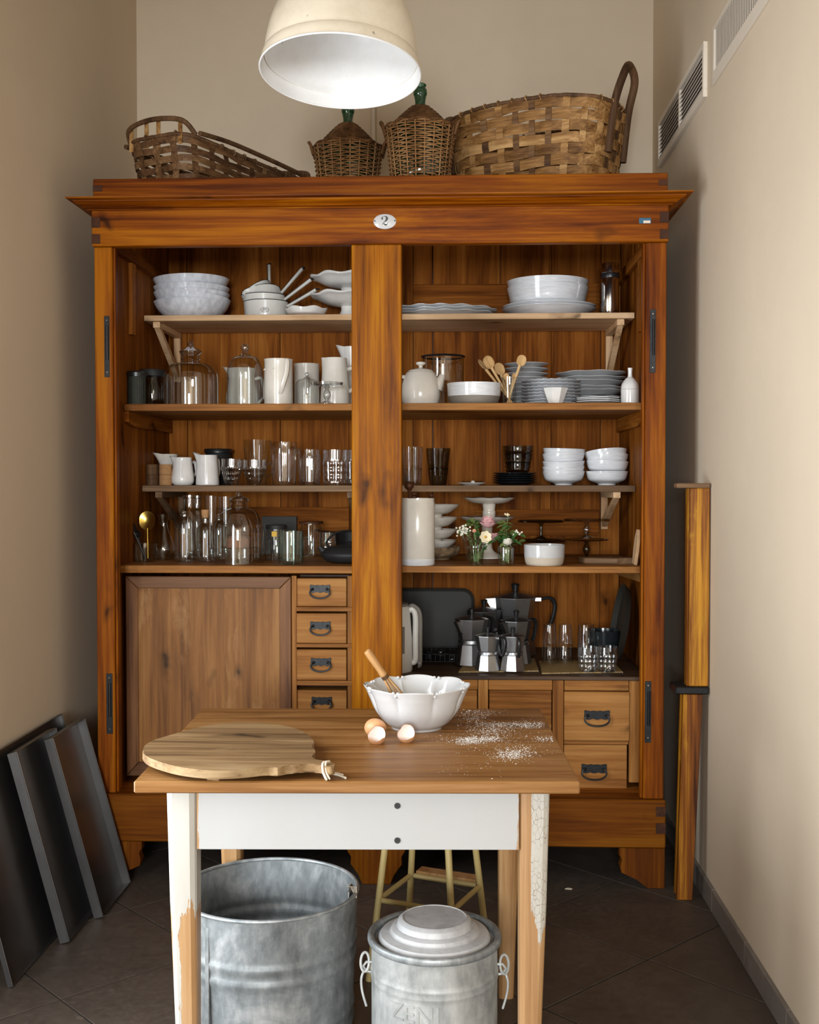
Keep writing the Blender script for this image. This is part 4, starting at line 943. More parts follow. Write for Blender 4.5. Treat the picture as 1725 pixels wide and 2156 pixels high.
# ---------------------------------------------------------------- on top of the cabinet
ZT_ = ZTOP - 0.003
def perimeter(a, b, e, n):
    raw = []
    for k in range(720):
        t = 2 * PI * k / 720; c, s = math.cos(t), math.sin(t)
        raw.append((a * math.copysign(abs(c) ** (2 / e), c), b * math.copysign(abs(s) ** (2 / e), s)))
    cum = [0]
    for k in range(720):
        p, q = raw[k], raw[(k + 1) % 720]; cum.append(cum[-1] + math.hypot(q[0] - p[0], q[1] - p[1]))
    T = cum[-1]; res = []; j = 0
    for k in range(n):
        s = T * k / n
        while cum[j + 1] < s: j += 1
        f = (s - cum[j]) / max(1e-9, cum[j + 1] - cum[j]); p, q = raw[j], raw[(j + 1) % 720]
        res.append((p[0] + (q[0] - p[0]) * f, p[1] + (q[1] - p[1]) * f))
    return res
def basket(label, loc, rot, a, b, H, ns, nr, e, taper, wfrac, mat, top_profile, jitter, gaps=0.0, seed=1, handle=None):
    rnd = random.Random(seed)
    t = thing('splint_basket', label, 'basket', loc, rot)
    SUB = 6; n = ns * SUB; per = perimeter(a, b, e, n); amp = 0.0035
    nrm = []
    for k in range(n):
        p, q = per[k - 1], per[(k + 1) % n]; dx, dy = q[0] - p[0], q[1] - p[1]; l = math.hypot(dx, dy); nrm.append((dy / l, -dx / l))
    def pos(k, z, off):
        s = taper + (1 - taper) * (z / H); p = per[k % n]; m_ = nrm[k % n]
        return (p[0] * s + m_[0] * off, p[1] * s + m_[1] * off, z)
    hb = H / nr
    for r in range(nr):
        z0, z1 = r * hb + hb * (1 - wfrac) / 2, (r + 1) * hb - hb * (1 - wfrac) / 2
        g = G(); V = []
        j1, j2 = rnd.uniform(0, 6), rnd.uniform(0, 6)
        for k in range(n):
            o = amp * math.cos(PI * (k / SUB + r)) + rnd.uniform(-1, 1) * 0.0005
            th = 2 * PI * k / n; wz = jitter * (math.sin(th * 3 + j1) + 0.6 * math.sin(th * 7 + j2)); ex = top_profile(per[k][0] / a, per[k][1] / b) * ((r + 0.5) / nr)
            V.append([g.bm.verts.new(pos(k, min(z0 + wz, H * 1.3) + ex, o + 0.0011)), g.bm.verts.new(pos(k, z1 + wz + ex, o + 0.0011)), g.bm.verts.new(pos(k, z1 + wz + ex, o - 0.0011)), g.bm.verts.new(pos(k, z0 + wz + ex, o - 0.0011))])
        for k in range(n):
            A, B = V[k], V[(k + 1) % n]
            for u in range(4): g.bm.faces.new((A[u], B[u], B[(u + 1) % 4], A[(u + 1) % 4]))
        part('weaver', g.done('weaver', 40), mat, t)
    for s in range(ns):
        if rnd.random() < gaps: pass
        g = G(); V = []
        km = s * SUB; wd = 1.0 + rnd.uniform(-0.12, 0.12)
        m_ = nr * 4
        for q in range(m_ + 1):
            z = H * q / m_; o = -amp * math.cos(PI * (s + z / hb - 0.5)) * 1.0
            ex = top_profile(per[km][0] / a, per[km][1] / b) * (z / H)
            p0, p1 = pos(km - 1, z, 0), pos(km + 1, z, 0)
            c = Vector(((p0[0] + p1[0]) / 2, (p0[1] + p1[1]) / 2, z + ex)); d = Vector((p1[0] - p0[0], p1[1] - p0[1], 0)).normalized(); m2 = Vector((nrm[km][0], nrm[km][1], 0))
            hw = 0.0125 * wd
            V.append([g.bm.verts.new(c + d * sx_ * hw + m2 * (o + sy_ * 0.001)) for sx_, sy_ in ((-1, 1), (1, 1), (1, -1), (-1, -1))])
        for A, B in zip(V, V[1:]):
            for u in range(4): g.bm.faces.new((A[u], B[u], B[(u + 1) % 4], A[(u + 1) % 4]))
        g.bm.faces.new(V[0]); g.bm.faces.new(V[-1][::-1])
        part('stake', g.done('stake', 40), mat if rnd.random() < 0.6 else 'splint_dark', t)
    part('base', G().prism([(x * taper * 0.97, y * taper * 0.97) for x, y in per[::2]], 'xy', 0.001, 0.005).done('base', None), mat, t)
    rim = []
    for k in range(n):
        p_ = pos(k, H, 0); rim.append((p_[0], p_[1], H + top_profile(per[k][0] / a, per[k][1] / b) + 0.004 + rnd.uniform(-1, 1) * 0.0012))
    part('rim_rod', G().tube(rim, 0.0075, 8, True).done('rim_rod'), 'rod', t)
    for k in range(0, n, 5):          # lashing round the rim
        p_ = Vector(rim[k]); m2 = Vector((nrm[k][0], nrm[k][1], 0)); d = Vector((-m2.y, m2.x, 0))
        if rnd.random() < 0.25: continue
        g = G(); g.tube([p_ + (m2 * math.cos(2 * PI * i / 10) + Vector((0, 0, 1)) * math.sin(2 * PI * i / 10)) * 0.0105 + d * 0.004 * i / 10 for i in range(10)], 0.0022, 5, True)
        part('lashing', g.done('lashing'), mat, t)
    return t, rim
# left basket, its long side running back
bl_ = Vector((-0.905, 4.425, ZT_ + 0.001))
lb, rim = basket('low dark open-weave splint basket on the cabinet top', bl_, math.radians(64), 0.40, 0.165, 0.165, 26, 6, 5.0, 0.90, 0.80, 'splint_dark', lambda u, v: 0.018 * abs(u) ** 3, 0.0022, seed=4)
for sg in (-1, 1):                       # raised rod handle at the short ends
    hpts = interp([(sg * 0.355, -0.150, 0.185), (sg * 0.395, -0.125, 0.228), (sg * 0.405, -0.03, 0.246), (sg * 0.405, 0.06, 0.244), (sg * 0.395, 0.125, 0.225), (sg * 0.355, 0.150, 0.185)], 5)
    part('handle_rod', G().tube(hpts, 0.009, 8).done('handle_rod'), 'rod', lb)
    for i in (6, 11, 14, 19):
        p_ = hpts[i]
        part('handle_stay', G().box(-0.0012, 0.0012, -0.009, 0.009, 0, p_[2] - 0.150, 0).done('handle_stay', None), 'splint', lb, (sg * 0.392, p_[1], 0.150))
for sgn in (-1, 1):
    part('handle_rod', G().tube(interp([(-0.36, sgn * 0.172, 0.186), (-0.2, sgn * 0.176, 0.196), (0.0, sgn * 0.176, 0.196), (0.2, sgn * 0.176, 0.192), (0.36, sgn * 0.172, 0.186)], 4), 0.009, 8).done('handle_rod'), 'rod', lb)
# right basket
br_ = Vector((0.300, 4.33, ZT_ + 0.001))
rb, rim = basket('tall wide splint basket with two bent rod handles on the cabinet top', br_, math.radians(-27), 0.325, 0.205, 0.300, 28, 8, 3.4, 0.86, 0.96, 'splint', lambda u, v: 0.020 * (1 - abs(u) ** 2), 0.003, seed=9)
for sg, hh_, lean in ((1, 0.150, 0.03), (-1, 0.060, 0.02)):
    hz = 0.300
    p_ = interp([(sg * 0.306, -0.078, hz - 0.17), (sg * 0.328, -0.074, hz), (sg * (0.328 + lean), -0.058, hz + hh_ * 0.72), (sg * (0.328 + lean), 0.0, hz + hh_), (sg * (0.328 + lean), 0.058, hz + hh_ * 0.72), (sg * 0.328, 0.074, hz), (sg * 0.306, 0.078, hz - 0.17)], 6)
    part('bent_handle', G().tube(p_, 0.0145, 10).done('bent_handle'), 'rod', rb)

def demijohn(px, Y, rb_, hsh, hn, htop, label, seed):
    p_ = at(px, 300, Y); t = thing('demijohn', label, 'demijohn', (p_.x, Y, ZT_ + 0.001), 0.3 * seed)
    rnd = random.Random(seed)
    neck = 0.021
    part('glass_bottle', G().lathe(interp([(0, 0.01), (rb_ * 0.75, 0.012), (rb_ * 0.9, hsh * 0.5), (rb_ * 0.88, hsh), (rb_ * 0.45, hsh + (hn - hsh) * 0.6), (neck, hn), (neck, hn + (htop - hn) * 0.4), (neck * 1.18, hn + (htop - hn) * 0.55), (neck * 1.12, hn + (htop - hn) * 0.75), (neck * 0.9, hn + (htop - hn) * 0.82), (neck * 1.05, htop - 0.004), (neck * 0.95, htop), (neck * 0.7, htop)], 4), 32).done('glass_bottle', 60), 'bottle_green', t)
    # conical woven hood
    rows = int((hn - hsh) / 0.0052); g = G()
    def cone(z):
        f = (z - hsh) / (hn - hsh); return (rb_ * 0.97) * (1 - f) ** 0.85 + (neck + 0.004) * (1 - (1 - f) ** 0.85) 
    for r in range(rows):
        z = hsh + (hn - hsh) * r / rows; R_ = cone(z)
        g.tube([((R_ + 0.0012 * math.cos(9 * (2 * PI * k / 72) + PI * r)) * math.cos(2 * PI * k / 72), (R_ + 0.0012 * math.cos(9 * (2 * PI * k / 72) + PI * r)) * math.sin(2 * PI * k / 72), z + rnd.uniform(-1, 1) * 0.0008) for k in range(72)], 0.0026, 4, True)
    part('woven_hood', g.done('woven_hood'), 'wicker_dark', t, stuff=True)
    hb = hsh * 1.02; g = G(); rows = int(hb / 0.0078); nst = 22
    def rad(z): return rb_ * (0.82 + 0.2 * (z / hb))
    for r in range(rows):
        z = 0.006 + (hb - 0.008) * r / (rows - 1); n = nst * 5; j = rnd.uniform(0, 6)
        g.tube([((rad(z) + 0.0042 * math.cos(PI * (k / 5 + r))) * math.cos(2 * PI * k / n), (rad(z) + 0.0042 * math.cos(PI * (k / 5 + r))) * math.sin(2 * PI * k / n), z + 0.0016 * math.sin(5 * 2 * PI * k / n + j)) for k in range(n)], 0.0026, 4, True)
    part('wicker_weave', g.done('wicker_weave'), 'wicker', t, stuff=True)
    for s in range(nst):
        a = 2 * PI * s / nst
        part('stake', G().tube([(rad(0) * math.cos(a), rad(0) * math.sin(a), 0.001), (rad(hb * .5) * math.cos(a), rad(hb * .5) * math.sin(a), hb * 0.5), ((rad(hb) + 0.001) * math.cos(a), (rad(hb) + 0.001) * math.sin(a), hb + 0.002)], 0.0026, 6).done('stake'), 'wicker', t)
    n = 66
    part('basket_rim', G().tube([((rad(hb) + 0.002 * math.cos(11 * 2 * PI * k / n)) * math.cos(2 * PI * k / n), (rad(hb) + 0.002 * math.cos(11 * 2 * PI * k / n)) * math.sin(2 * PI * k / n), hb + 0.002 + 0.003 * math.sin(11 * 2 * PI * k / n)) for k in range(n)], 0.0048, 6, True).done('basket_rim'), 'wicker_dark', t)
    for a in (PI - 0.3 * seed, -0.3 * seed):
        c = Vector((rad(hb) * math.cos(a), rad(hb) * math.sin(a), hb)); d = Vector((math.cos(a), math.sin(a), 0)); s_ = Vector((-d.y, d.x, 0))
        part('ear_handle', G().tube(interp([c - s_ * 0.028 - Vector((0, 0, 0.03)), c - s_ * 0.024 + d * 0.012 + Vector((0, 0, 0.012)), c + d * 0.02 + Vector((0, 0, 0.024)), c + s_ * 0.024 + d * 0.012 + Vector((0, 0, 0.012)), c + s_ * 0.028 - Vector((0, 0, 0.03))], 5), 0.006, 6).done('ear_handle'), 'wicker_dark', t)
    return t
demijohn(733, 4.34, 0.126, 0.212, 0.31, 0.39, 'wicker covered green demijohn between the low dark basket and another demijohn', 1)
demijohn(885, 4.12, 0.120, 0.215, 0.300, 0.378, 'wicker covered green demijohn standing beside the tall splint basket', 2)

def upright(d):                          # local Z along d, local -Y toward the front of the cabinet
    z = Vector(d).normalized(); y = Vector((0, 1, 0)); y = (y - z * y.dot(z)).normalized(); x = y.cross(z)
    return Matrix((x, y, z)).transposed().to_euler()
# ---------------------------------------------------------------- crockery builders
def bowlprof(r, h, foot=0.5, th=0.005, fh=0.006, belly=1.0, flare=0.0):
    o = interp([(r * foot * 0.92, 0), (r * foot, fh), (r * (foot + (1 - foot) * 0.62 * belly), h * 0.34), (r * (0.86 + 0.08 * belly), h * 0.66), (r * (1 + flare), h)], 5)
    i = interp([(r - th + r * flare, h), (r * (0.85 + 0.08 * belly) - th, h * 0.66), (r * (foot + (1 - foot) * 0.6 * belly) - th, h * 0.36), (r * foot * 0.8, th + fh), (0, th + fh)], 5)
    return [(0, 0.002), (r * foot * 0.8, 0.002), (r * foot * 0.84, 0)] + o + i
def bowl_me(nm, r, h, seg=48, mod=None, **k): return G().lathe(bowlprof(r, h, **k), seg, mod).done(nm, 50)
def plateprof(r, h, th=0.004):
    return [(0, 0.001), (r * 0.55, 0.001), (r * 0.58, 0.0), (r * 0.62, 0.002), (r * 0.72, h * 0.35), (r, h - th * 0.6), (r * 1.003, h - th * 0.2), (r * 0.99, h), (r * 0.72, h * 0.35 + th), (r * 0.6, th), (0, th)]
def plate_me(nm, r, h, seg=48, mod=None): return G().lathe(plateprof(r, h), seg, mod).done(nm, 45)
def cyl_thin(prof, seg=40, nm='glass', mod=None): return G().lathe(prof, seg, mod).done(nm, 45)
ORD = ['bottom', 'second from bottom', 'third from bottom', 'fourth from bottom', 'fifth from bottom', 'sixth from bottom', 'seventh from bottom', 'eighth from bottom', 'ninth from bottom', 'tenth from bottom']
def ordn(i, n): return 'topmost' if i == n - 1 else ORD[i]
def sx(px, Y): return pxx(px, Y)
def zat(py, Y): return at(862, py, Y).z
def stack(nm, me, mat, px, Y, z, offs, tilts, fmt, cat, group, rots=None):
    n = len(offs)
    for i, o in enumerate(offs):
        tx, ty = tilts[i] if tilts else (0, 0)
        single(nm, fmt % ordn(i, n), cat, me, mat, (sx(px, Y), Y, z + o + 0.0005), (math.radians(tx), math.radians(ty), rots[i] if rots else 0.7 * i), group)

# ================= top shelf, left
me = bowl_me('serving_bowl', mx(80, 4.62), 0.074, foot=0.60, belly=0.72)
stack('serving_bowl', me, 'bluewhite', 406, 4.64, Z1, [0, 0.020, 0.036, 0.060, 0.094], [(0, 0), (0, 4.0), (0, 0.5), (0, 0.4), (0, 1.4)], 'pale blue glazed shallow bowl, %s in the stack on top shelf', 'bowl', 'pale blue bowls stacked on the top shelf')
def saucepan(label, loc, rot, r, h, hang, mat='enamel', mark=False, spout=True):
    t = thing('saucepan', label, 'saucepan', loc, rot)
    def md(a, rr, z):
        d = math.cos(a - PI); f = max(0, (d - 0.92) / 0.08) * (z / h) ** 4 if spout else 0
        return rr + 0.012 * f, z + 0.003 * f
    part('pan', G().lathe([(0, 0.0), (r * 0.93, 0.0), (r * 0.97, 0.006)] + [(r * (0.97 + 0.03 * k / 6), 0.006 + (h - 0.006) * k / 6) for k in range(1, 7)] + [(r - 0.002, h), (r * 0.96 - 0.002, h * 0.5), (r * 0.95 - 0.002, 0.006), (0, 0.003)], 64, md).done('pan', 45), mat, t)
    part('rim', G().tube([md(a, r, h)[0] and (md(a, r, h)[0] * math.cos(a), md(a, r, h)[0] * math.sin(a), md(a, r, h)[1]) for a in [2 * PI * k / 64 for k in range(64)]], 0.0016, 6, True).done('rim'), 'black', t)
    L = 0.135; hs = (r * 0.985, 0.0, h - 0.018)
    d = Vector((math.cos(hang), 0, math.sin(hang)))
    pts = [Vector(hs), Vector(hs) + d * 0.03, Vector(hs) + d * L]
    part('handle', G().tube(pts, [0.009, 0.0085, 0.0105], 10, flat=0.7).done('handle'), mat, t)
    part('handle_groove', G().box(0.02, L - 0.004, -0.0022, 0.0022, 0.0052, 0.0078).done('handle_groove', None), 'black', t, hs, (0, -hang, 0))
    part('hanging_loop', G().tube([tuple(Vector(hs) + d * (L + 0.006) + Vector((0.008 * math.cos(2 * PI * k / 12), 0.008 * math.sin(2 * PI * k / 12), 0))) for k in range(12)], 0.003, 6, True).done('hanging_loop'), 'black', t)
    if mark:
        g = G(); g.tube([(0.016 * math.cos(2 * PI * k / 24), 0, 0.009 * math.sin(2 * PI * k / 24)) for k in range(24)], 0.0006, 4, True)
        for zz, ww in ((0.002, 0.010), (-0.002, 0.008), (0.005, 0.006)): g.tube([(-ww, 0, zz), (ww, 0, zz)], 0.0008, 4)
        aa = math.radians(-90)
        part('maker_mark', g.done('maker_mark'), 'ink', t, ((r * 0.978 + 0.001) * math.cos(aa - rot[2] + 0.1), (r * 0.978 + 0.001) * math.sin(aa - rot[2] + 0.1), h * 0.42), (0, 0, 0.1 - rot[2]))
    return t
Ys = 4.62; xs_ = sx(560, Ys)
saucepan('white enamel saucepan with oval maker mark, lowest of the nested pans', (xs_ + 0.004, Ys, Z1 + 0.0005), (0, 0, -0.12), 0.090, 0.072, math.radians(28), mark=True, spout=False)
saucepan('white enamel saucepan with pouring lip, second of the nested pans', (xs_ - 0.004, Ys, Z1 + 0.036), (0, 0, -0.06), 0.084, 0.064, math.radians(36))
saucepan('white enamel saucepan tilted back, third of the nested pans', (xs_ - 0.002, Ys - 0.004, Z1 + 0.066), (math.radians(-16), math.radians(-10), 0.1), 0.074, 0.052, math.radians(42))
saucepan('smallest white enamel saucepan tilted on top of the nested pans', (xs_ - 0.012, Ys - 0.006, Z1 + 0.088), (math.radians(-30), math.radians(-16), 0.9), 0.062, 0.046, math.radians(55))
wav = lambda n_, am, hh_: (lambda a, r, z: (r * (1 + am * math.cos(n_ * a) * min(1, z / hh_)), z + am * 0.10 * math.cos(n_ * a) * (z / hh_) ** 2))
single('small_dish', 'small white wavy-rimmed dish beside the enamel saucepans', 'dish', bowl_me('small_dish', mx(44, 4.56), 0.036, mod=wav(6, 0.03, 0.036), foot=0.6), 'white', (sx(646, 4.56), 4.56, Z1 + 0.0005))
def compote(nm, label, loc, r, h, hb, mat='white', waves=8, group=None, foot=0.5, seg=64):
    t = thing(nm, label, 'compote', loc, 0.3, group)
    o = interp([(r * foot, 0), (r * foot * 0.98, 0.004), (r * foot * 0.6, 0.012), (r * 0.2, h * 0.35), (r * 0.19, h - hb - 0.004)], 4)
    part('foot', G().lathe([(0, 0.003)] + o, 48).done('foot', 50), mat, t)
    zb = h - hb
    p = [(r * 0.19, zb - 0.004)] + interp([(r * 0.2, zb), (r * 0.55, zb + hb * 0.22), (r * 0.86, zb + hb * 0.72), (r * 0.97, zb + hb * 0.86), (r, h)], 4) + interp([(r * 0.99, h + 0.002), (r * 0.85, zb + hb * 0.8), (r * 0.5, zb + hb * 0.34), (0, zb + hb * 0.22)], 4)
    am = 0.022
    part('dish', G().lathe(p, seg, lambda a, rr, z: (rr * (1 + am * math.cos(waves * a) * max(0, (z - zb) / hb)), z + 0.004 * math.cos(waves * a) * max(0, (z - zb) / hb) ** 2)).done('dish', 50), mat, t)
    return t
for i in range(2):
    compote('compote', 'white footed compote with wavy rim, %s of two stacked beside the small wavy dish' % ('lower', 'upper')[i], (sx(734, 4.63), 4.63, Z1 + 0.0005 + i * 0.074), mx(79, 4.63), 0.098, 0.045)
# ================= top shelf, right
me = G().lathe(plateprof(0.155, 0.022), 72, lambda a, r, z: (r * (1 + 0.02 * math.cos(12 * a) * min(1, z / 0.02)) * (1 + 0.32 * math.cos(a) ** 2), z + 0.0022 * math.cos(12 * a) * (z / 0.022) ** 2)).done('oval_platter', 45)
stack('oval_platter', me, 'platewhite', 938, 4.645, Z1, [0, 0.012, 0.022], [(0, 0), (0, -0.6), (0, 1.4)], 'white scalloped oval platter, %s of three beside the centre post', 'platter', 'oval platters on the top shelf', [0, 0.03, -0.12])
me = plate_me('large_plate', mx(97, 4.64), 0.040)
stack('large_plate', me, 'greywhite', 1155, 4.65, Z1, [0, 0.012], None, 'large round white plate, %s of two under the big bowls', 'plate', 'large plates on the top shelf')
me = bowl_me('large_bowl', mx(85, 4.63), 0.096, foot=0.66, belly=1.1, th=0.006)
stack('large_bowl', me, 'greywhite', 1152, 4.64, Z1 + 0.0265, [0, 0.027], None, 'large deep white bowl, %s of two nested on the large plates', 'bowl', 'large bowls on the top shelf')
th = thing('thermos', 'polished steel thermos flask beside the large bowls on top shelf', 'thermos', (sx(1283, 4.56), 4.56, Z1 + 0.0005))
r = mx(19, 4.56); hT = zat(556, 4.53) - Z1
part('body', G().lathe([(0, 0), (r * 0.96, 0), (r, 0.003), (r, hT * 0.70), (r * 0.97, hT * 0.715), (0, hT * 0.715)], 40).done('body', 30), 'steel', th)
part('collar', G().lathe([(r * 0.95, hT * 0.7152), (r * 0.97, hT * 0.725), (r * 0.97, hT * 0.80), (r * 0.95, hT * 0.81)], 40).done('collar', 30), 'black', th)
part('lid', G().lathe([(r * 0.97, hT * 0.811), (r, hT * 0.82), (r, hT * 0.98), (r * 0.95, hT), (0, hT)], 40).done('lid', 30), 'steel', th)
# ================= second shelf, left
mcn = thing('canister', 'dark wire-mesh canister with black lid in the shelf corner', 'canister', (sx(289, 4.25), 4.25, Z2 + 0.0005))
part('mesh_wall', G().lathe([(0, 0), (0.034, 0), (0.034, 0.105), (0, 0.105)], 24).done('mesh_wall'), 'mesh', mcn)
part('lid', G().lathe([(0.037, 0.1055), (0.038, 0.12), (0.030, 0.126), (0, 0.126)], 24).done('lid'), 'black', mcn)
def jar(label, px, Y, z, r, h, gm, lm, lidh=0.022, nm='glass_jar', lr=1.02):
    t = thing(nm, label, 'jar', (sx(px, Y), Y, z + 0.0005))
    part('jar_wall', G().lathe([(0, 0.003), (r * 0.94, 0.0), (r, 0.008), (r, h - lidh - 0.018), (r * 0.9, h - lidh - 0.006), (r * 0.9, h - lidh)], 40).done('jar_wall', 45), gm, t)
    part('lid', G().lathe([(r * lr * 0.9, h - lidh), (r * lr * 0.96, h - lidh + 0.001), (r * lr * 0.96, h - 0.004), (r * lr * 0.92, h), (0, h)], 36).done('lid', 40), lm, t)
    return t
jar('dark lidded storage jar beside the tall glass dome', 323, 4.42, Z2, 0.050, 0.148, 'glass_dark', 'blackmatte', 0.026)
def cloche(label, px, Y, z, r, h, hb, knob='finial', gm='glass', bell=False):
    t = thing('glass_cloche', label, 'cloche', (sx(px, Y), Y, z + 0.0005))
    if bell: p = interp([(r * 1.0, 0.0), (r, 0.004), (r * 0.995, hb * 0.5), (r * 0.94, hb * 0.72), (r * 0.72, hb * 0.92), (r * 0.40, hb)], 6)
    else: p = interp([(r * 1.0, 0.0), (r, 0.004), (r, hb * 0.62), (r * 0.93, hb * 0.80), (r * 0.70, hb * 0.95), (r * 0.36, hb)], 6)
    part('dome', G().lathe(p, 56).done('dome', 60), gm, t)
    if knob == 'finial':
        k = h - hb
        q = [(r * .36, hb), (r * .33, hb + k * .10), (r * .36, hb + k * .16), (r * .34, hb + k * .22), (r * .30, hb + k * .30), (r * .40, hb + k * .42), (r * .42, hb + k * .50), (r * .28, hb + k * .60), (r * .16, hb + k * .68), (r * .10, hb + k * .74), (r * .12, hb + k * .80), (r * .09, hb + k * .9), (r * .05, h), (0, h)]
        part('finial', G().lathe(q, 32).done('finial', 40), 'cut', t)
    else:
        k = h - hb
        q = [(r * .36, hb), (r * .20, hb + k * .15), (r * .16, hb + k * .35)] + [(k * .34 * math.sin(u), hb + k * .66 - k * .34 * math.cos(u)) for u in [PI * j / 8 for j in range(1, 8)]] + [(0, h)]
        part('knob', G().lathe(q, 28).done('knob', 50), 'cut', t)
    return t
cloche('tall glass dome with stepped finial beside the dark jar', 403, 4.34, Z2, mx(57, 4.34), zat(714, 4.34) - Z2, zat(762, 4.34) - Z2)
cloche('slim glass dome with round knob over the cream pitcher', 517, 4.34, Z2, mx(38, 4.34), zat(722, 4.34) - Z2, zat(748, 4.34) - Z2, 'ball')
def jug(nm, label, px, Y, z, prof, mat, spout=None, handle=None, cat='jug', sp=0.02, spz=0.006, hr=0.006, seg=56, th=0.004, lug=False):
    """prof: outer (r,z); spout angle; handle=(angle, z0, z1, bulge)"""
    t = thing(nm, label, cat, (sx(px, Y), Y, z + 0.0005))
    H_ = prof[-1][1]
    def md(a, r, zz):
        if spout is None: return r, zz
        d = math.cos(a - spout); f = max(0, (d - 0.72) / 0.28) ** 1.6 * max(0, (zz / H_ - 0.62) / 0.38) ** 2
        return r + sp * f, zz + spz * f
    o = interp(prof, 5); i = [(max(0.001, r - th), max(zz, 0.004)) for r, zz in o[::-1]]
    part('body', G().lathe([(0, 0.0)] + o + i + [(0, 0.004)], seg, md).done('body', 50), mat, t)
    if handle:
        a, z0, z1, b_ = handle; d = Vector((math.cos(a), math.sin(a), 0))
        def rr(zz):
            for (r0, a0), (r1, a1) in zip(o, o[1:]):
                if a0 <= zz <= a1: return r0 + (r1 - r0) * (zz - a0) / max(1e-6, a1 - a0)
            return o[-1][0]
        pts = [d * (rr(z1) - 0.002) + Vector((0, 0, z1)), d * (rr(z1) + b_ * 0.8) + Vector((0, 0, z1 + 0.004)), d * (rr(z1) + b_) + Vector((0, 0, z1 * 0.75 + z0 * 0.25)), d * (rr(z0) + b_ * 0.75) + Vector((0, 0, z0 * 0.7 + z1 * 0.3)), d * (rr(z0) - 0.001) + Vector((0, 0, z0))]
        part('handle', G().tube(interp(pts, 6), hr, 8).done('handle'), mat, t)
    return t
h1 = zat(775, 4.62) - Z2
jug('cream_pitcher', 'bulbous cream pitcher standing behind the slim glass dome', 511, 4.62, Z2, [(0.045, 0), (0.062, 0.02), (0.066, h1 * .35), (0.056, h1 * .62), (0.052, h1 * .8), (0.058, h1)], 'cream', PI, (0.0, 0.03, h1 * 0.75, 0.032), 'pitcher', 0.022)
h1 = zat(756, 4.33) - Z2; r = mx(30, 4.33)
jg = jug('tall_jug', 'tall straight cream jug with strap handle and raised dots', 587, 4.33, Z2, [(r * .96, 0), (r, 0.004), (r, h1 * .5), (r * .98, h1 * .9), (r * 1.02, h1)], 'cream', None, None)
part('strap_handle', G().tube(interp([(r * .62, -r * .80, h1 * .94), (r * .78, -r * 1.05, h1 * .96), (r * .74, -r * 1.10, h1 * .7), (r * .48, -r * 1.12, h1 * .42), (r * .32, -r * 1.0, h1 * .28), (r * .30, -r * .95, h1 * .25)], 6), [0.0085] * 31, 10, flat=0.5).done('strap_handle'), 'cream', jg)
for k in range(4):
    a = math.radians(-100 - 26 * k)
    part('dot', G().ball((r * math.cos(a), r * math.sin(a), h1 * 0.78), 0.003, 8, 6).done('dot'), 'cream', jg)
h1 = zat(766, 4.55) - Z2; r = mx(27, 4.55)
jug('cream_mug', 'plain cream mug standing behind the small glass dome', 646, 4.55, Z2, [(r * .96, 0), (r, 0.004), (r, h1 * .5), (r, h1)], 'cream', None, (math.radians(-80), 0.06, h1 * .65, 0.03), 'mug')
cloche('small low glass dome with round knob beside the glass stand', 647, 4.37, Z2, mx(26, 4.37), zat(783, 4.37) - Z2, zat(797, 4.37) - Z2, 'ball', 'glass_thin')
def glass_stand(label, px, Y, z, r, hp, rim=0.012, rf=0.55, gm='cut', nm='glass_stand', balls=True):
    t = thing(nm, label, 'cake stand', (sx(px, Y), Y, z + 0.0005))
    q = [(r * rf, 0), (r * rf, 0.003), (r * rf * .5, 0.009), (0.006, 0.014)]
    zc = 0.014
    if balls:
        n = max(1, int((hp - 0.03) / 0.026)); step = (hp - 0.026) / n
        for i in range(n): q += [(0.005, zc + step * i + 0.002)] + [(0.005 + 0.010 * math.sin(PI * j / 6), zc + step * i + step * j / 6) for j in range(1, 6)]
    else: q += [(0.007, hp * .4), (0.006, hp * .75)]
    q += [(0.006, hp - 0.012), (0.012, hp - 0.004)]
    part('stem', G().lathe(q, 28).done('stem', 40), gm, t)
    part('plate', G().lathe([(0.012, hp - 0.004), (r * .6, hp - 0.002), (r * .96, hp + 0.001), (r, hp + rim), (r * .98, hp + rim), (r * .93, hp + 0.004), (0, hp + 0.002)], 48, lambda a, rr, zz: (rr * (1 + 0.008 * math.cos(24 * a)) if zz > hp else rr, zz)).done('plate', 35), gm, t)
    return t
glass_stand('miniature glass cake stand with beaded stem before the pitchers', 689, 4.245, Z2, mx(34, 4.245), zat(812, 4.245) - Z2)
h1 = zat(754, 4.42) - Z2; r = mx(29, 4.42)
jug('cream_pitcher', 'cream pitcher with small lip and rod handle beside the centre post', 706, 4.42, Z2, [(r * 1.02, 0), (r * 1.06, 0.01), (r * 1.02, h1 * .4), (r * .92, h1 * .75), (r * .86, h1)], 'cream', PI, (math.radians(10), 0.06, h1 * .78, 0.034), 'pitcher', 0.008, 0.002, 0.008)
h1 = zat(731, 4.68) - Z2; r = mx(26, 4.68)
jug('tall_jug', 'tallest white jug with wide lip behind the cream pitchers', 744, 4.68, Z2, [(r * .9, 0), (r * 1.1, 0.02), (r * 1.05, h1 * .35), (r * .8, h1 * .68), (r * .95, h1)], 'white', PI, (0.1, 0.05, h1 * .8, 0.03), 'jug', 0.024, 0.010)
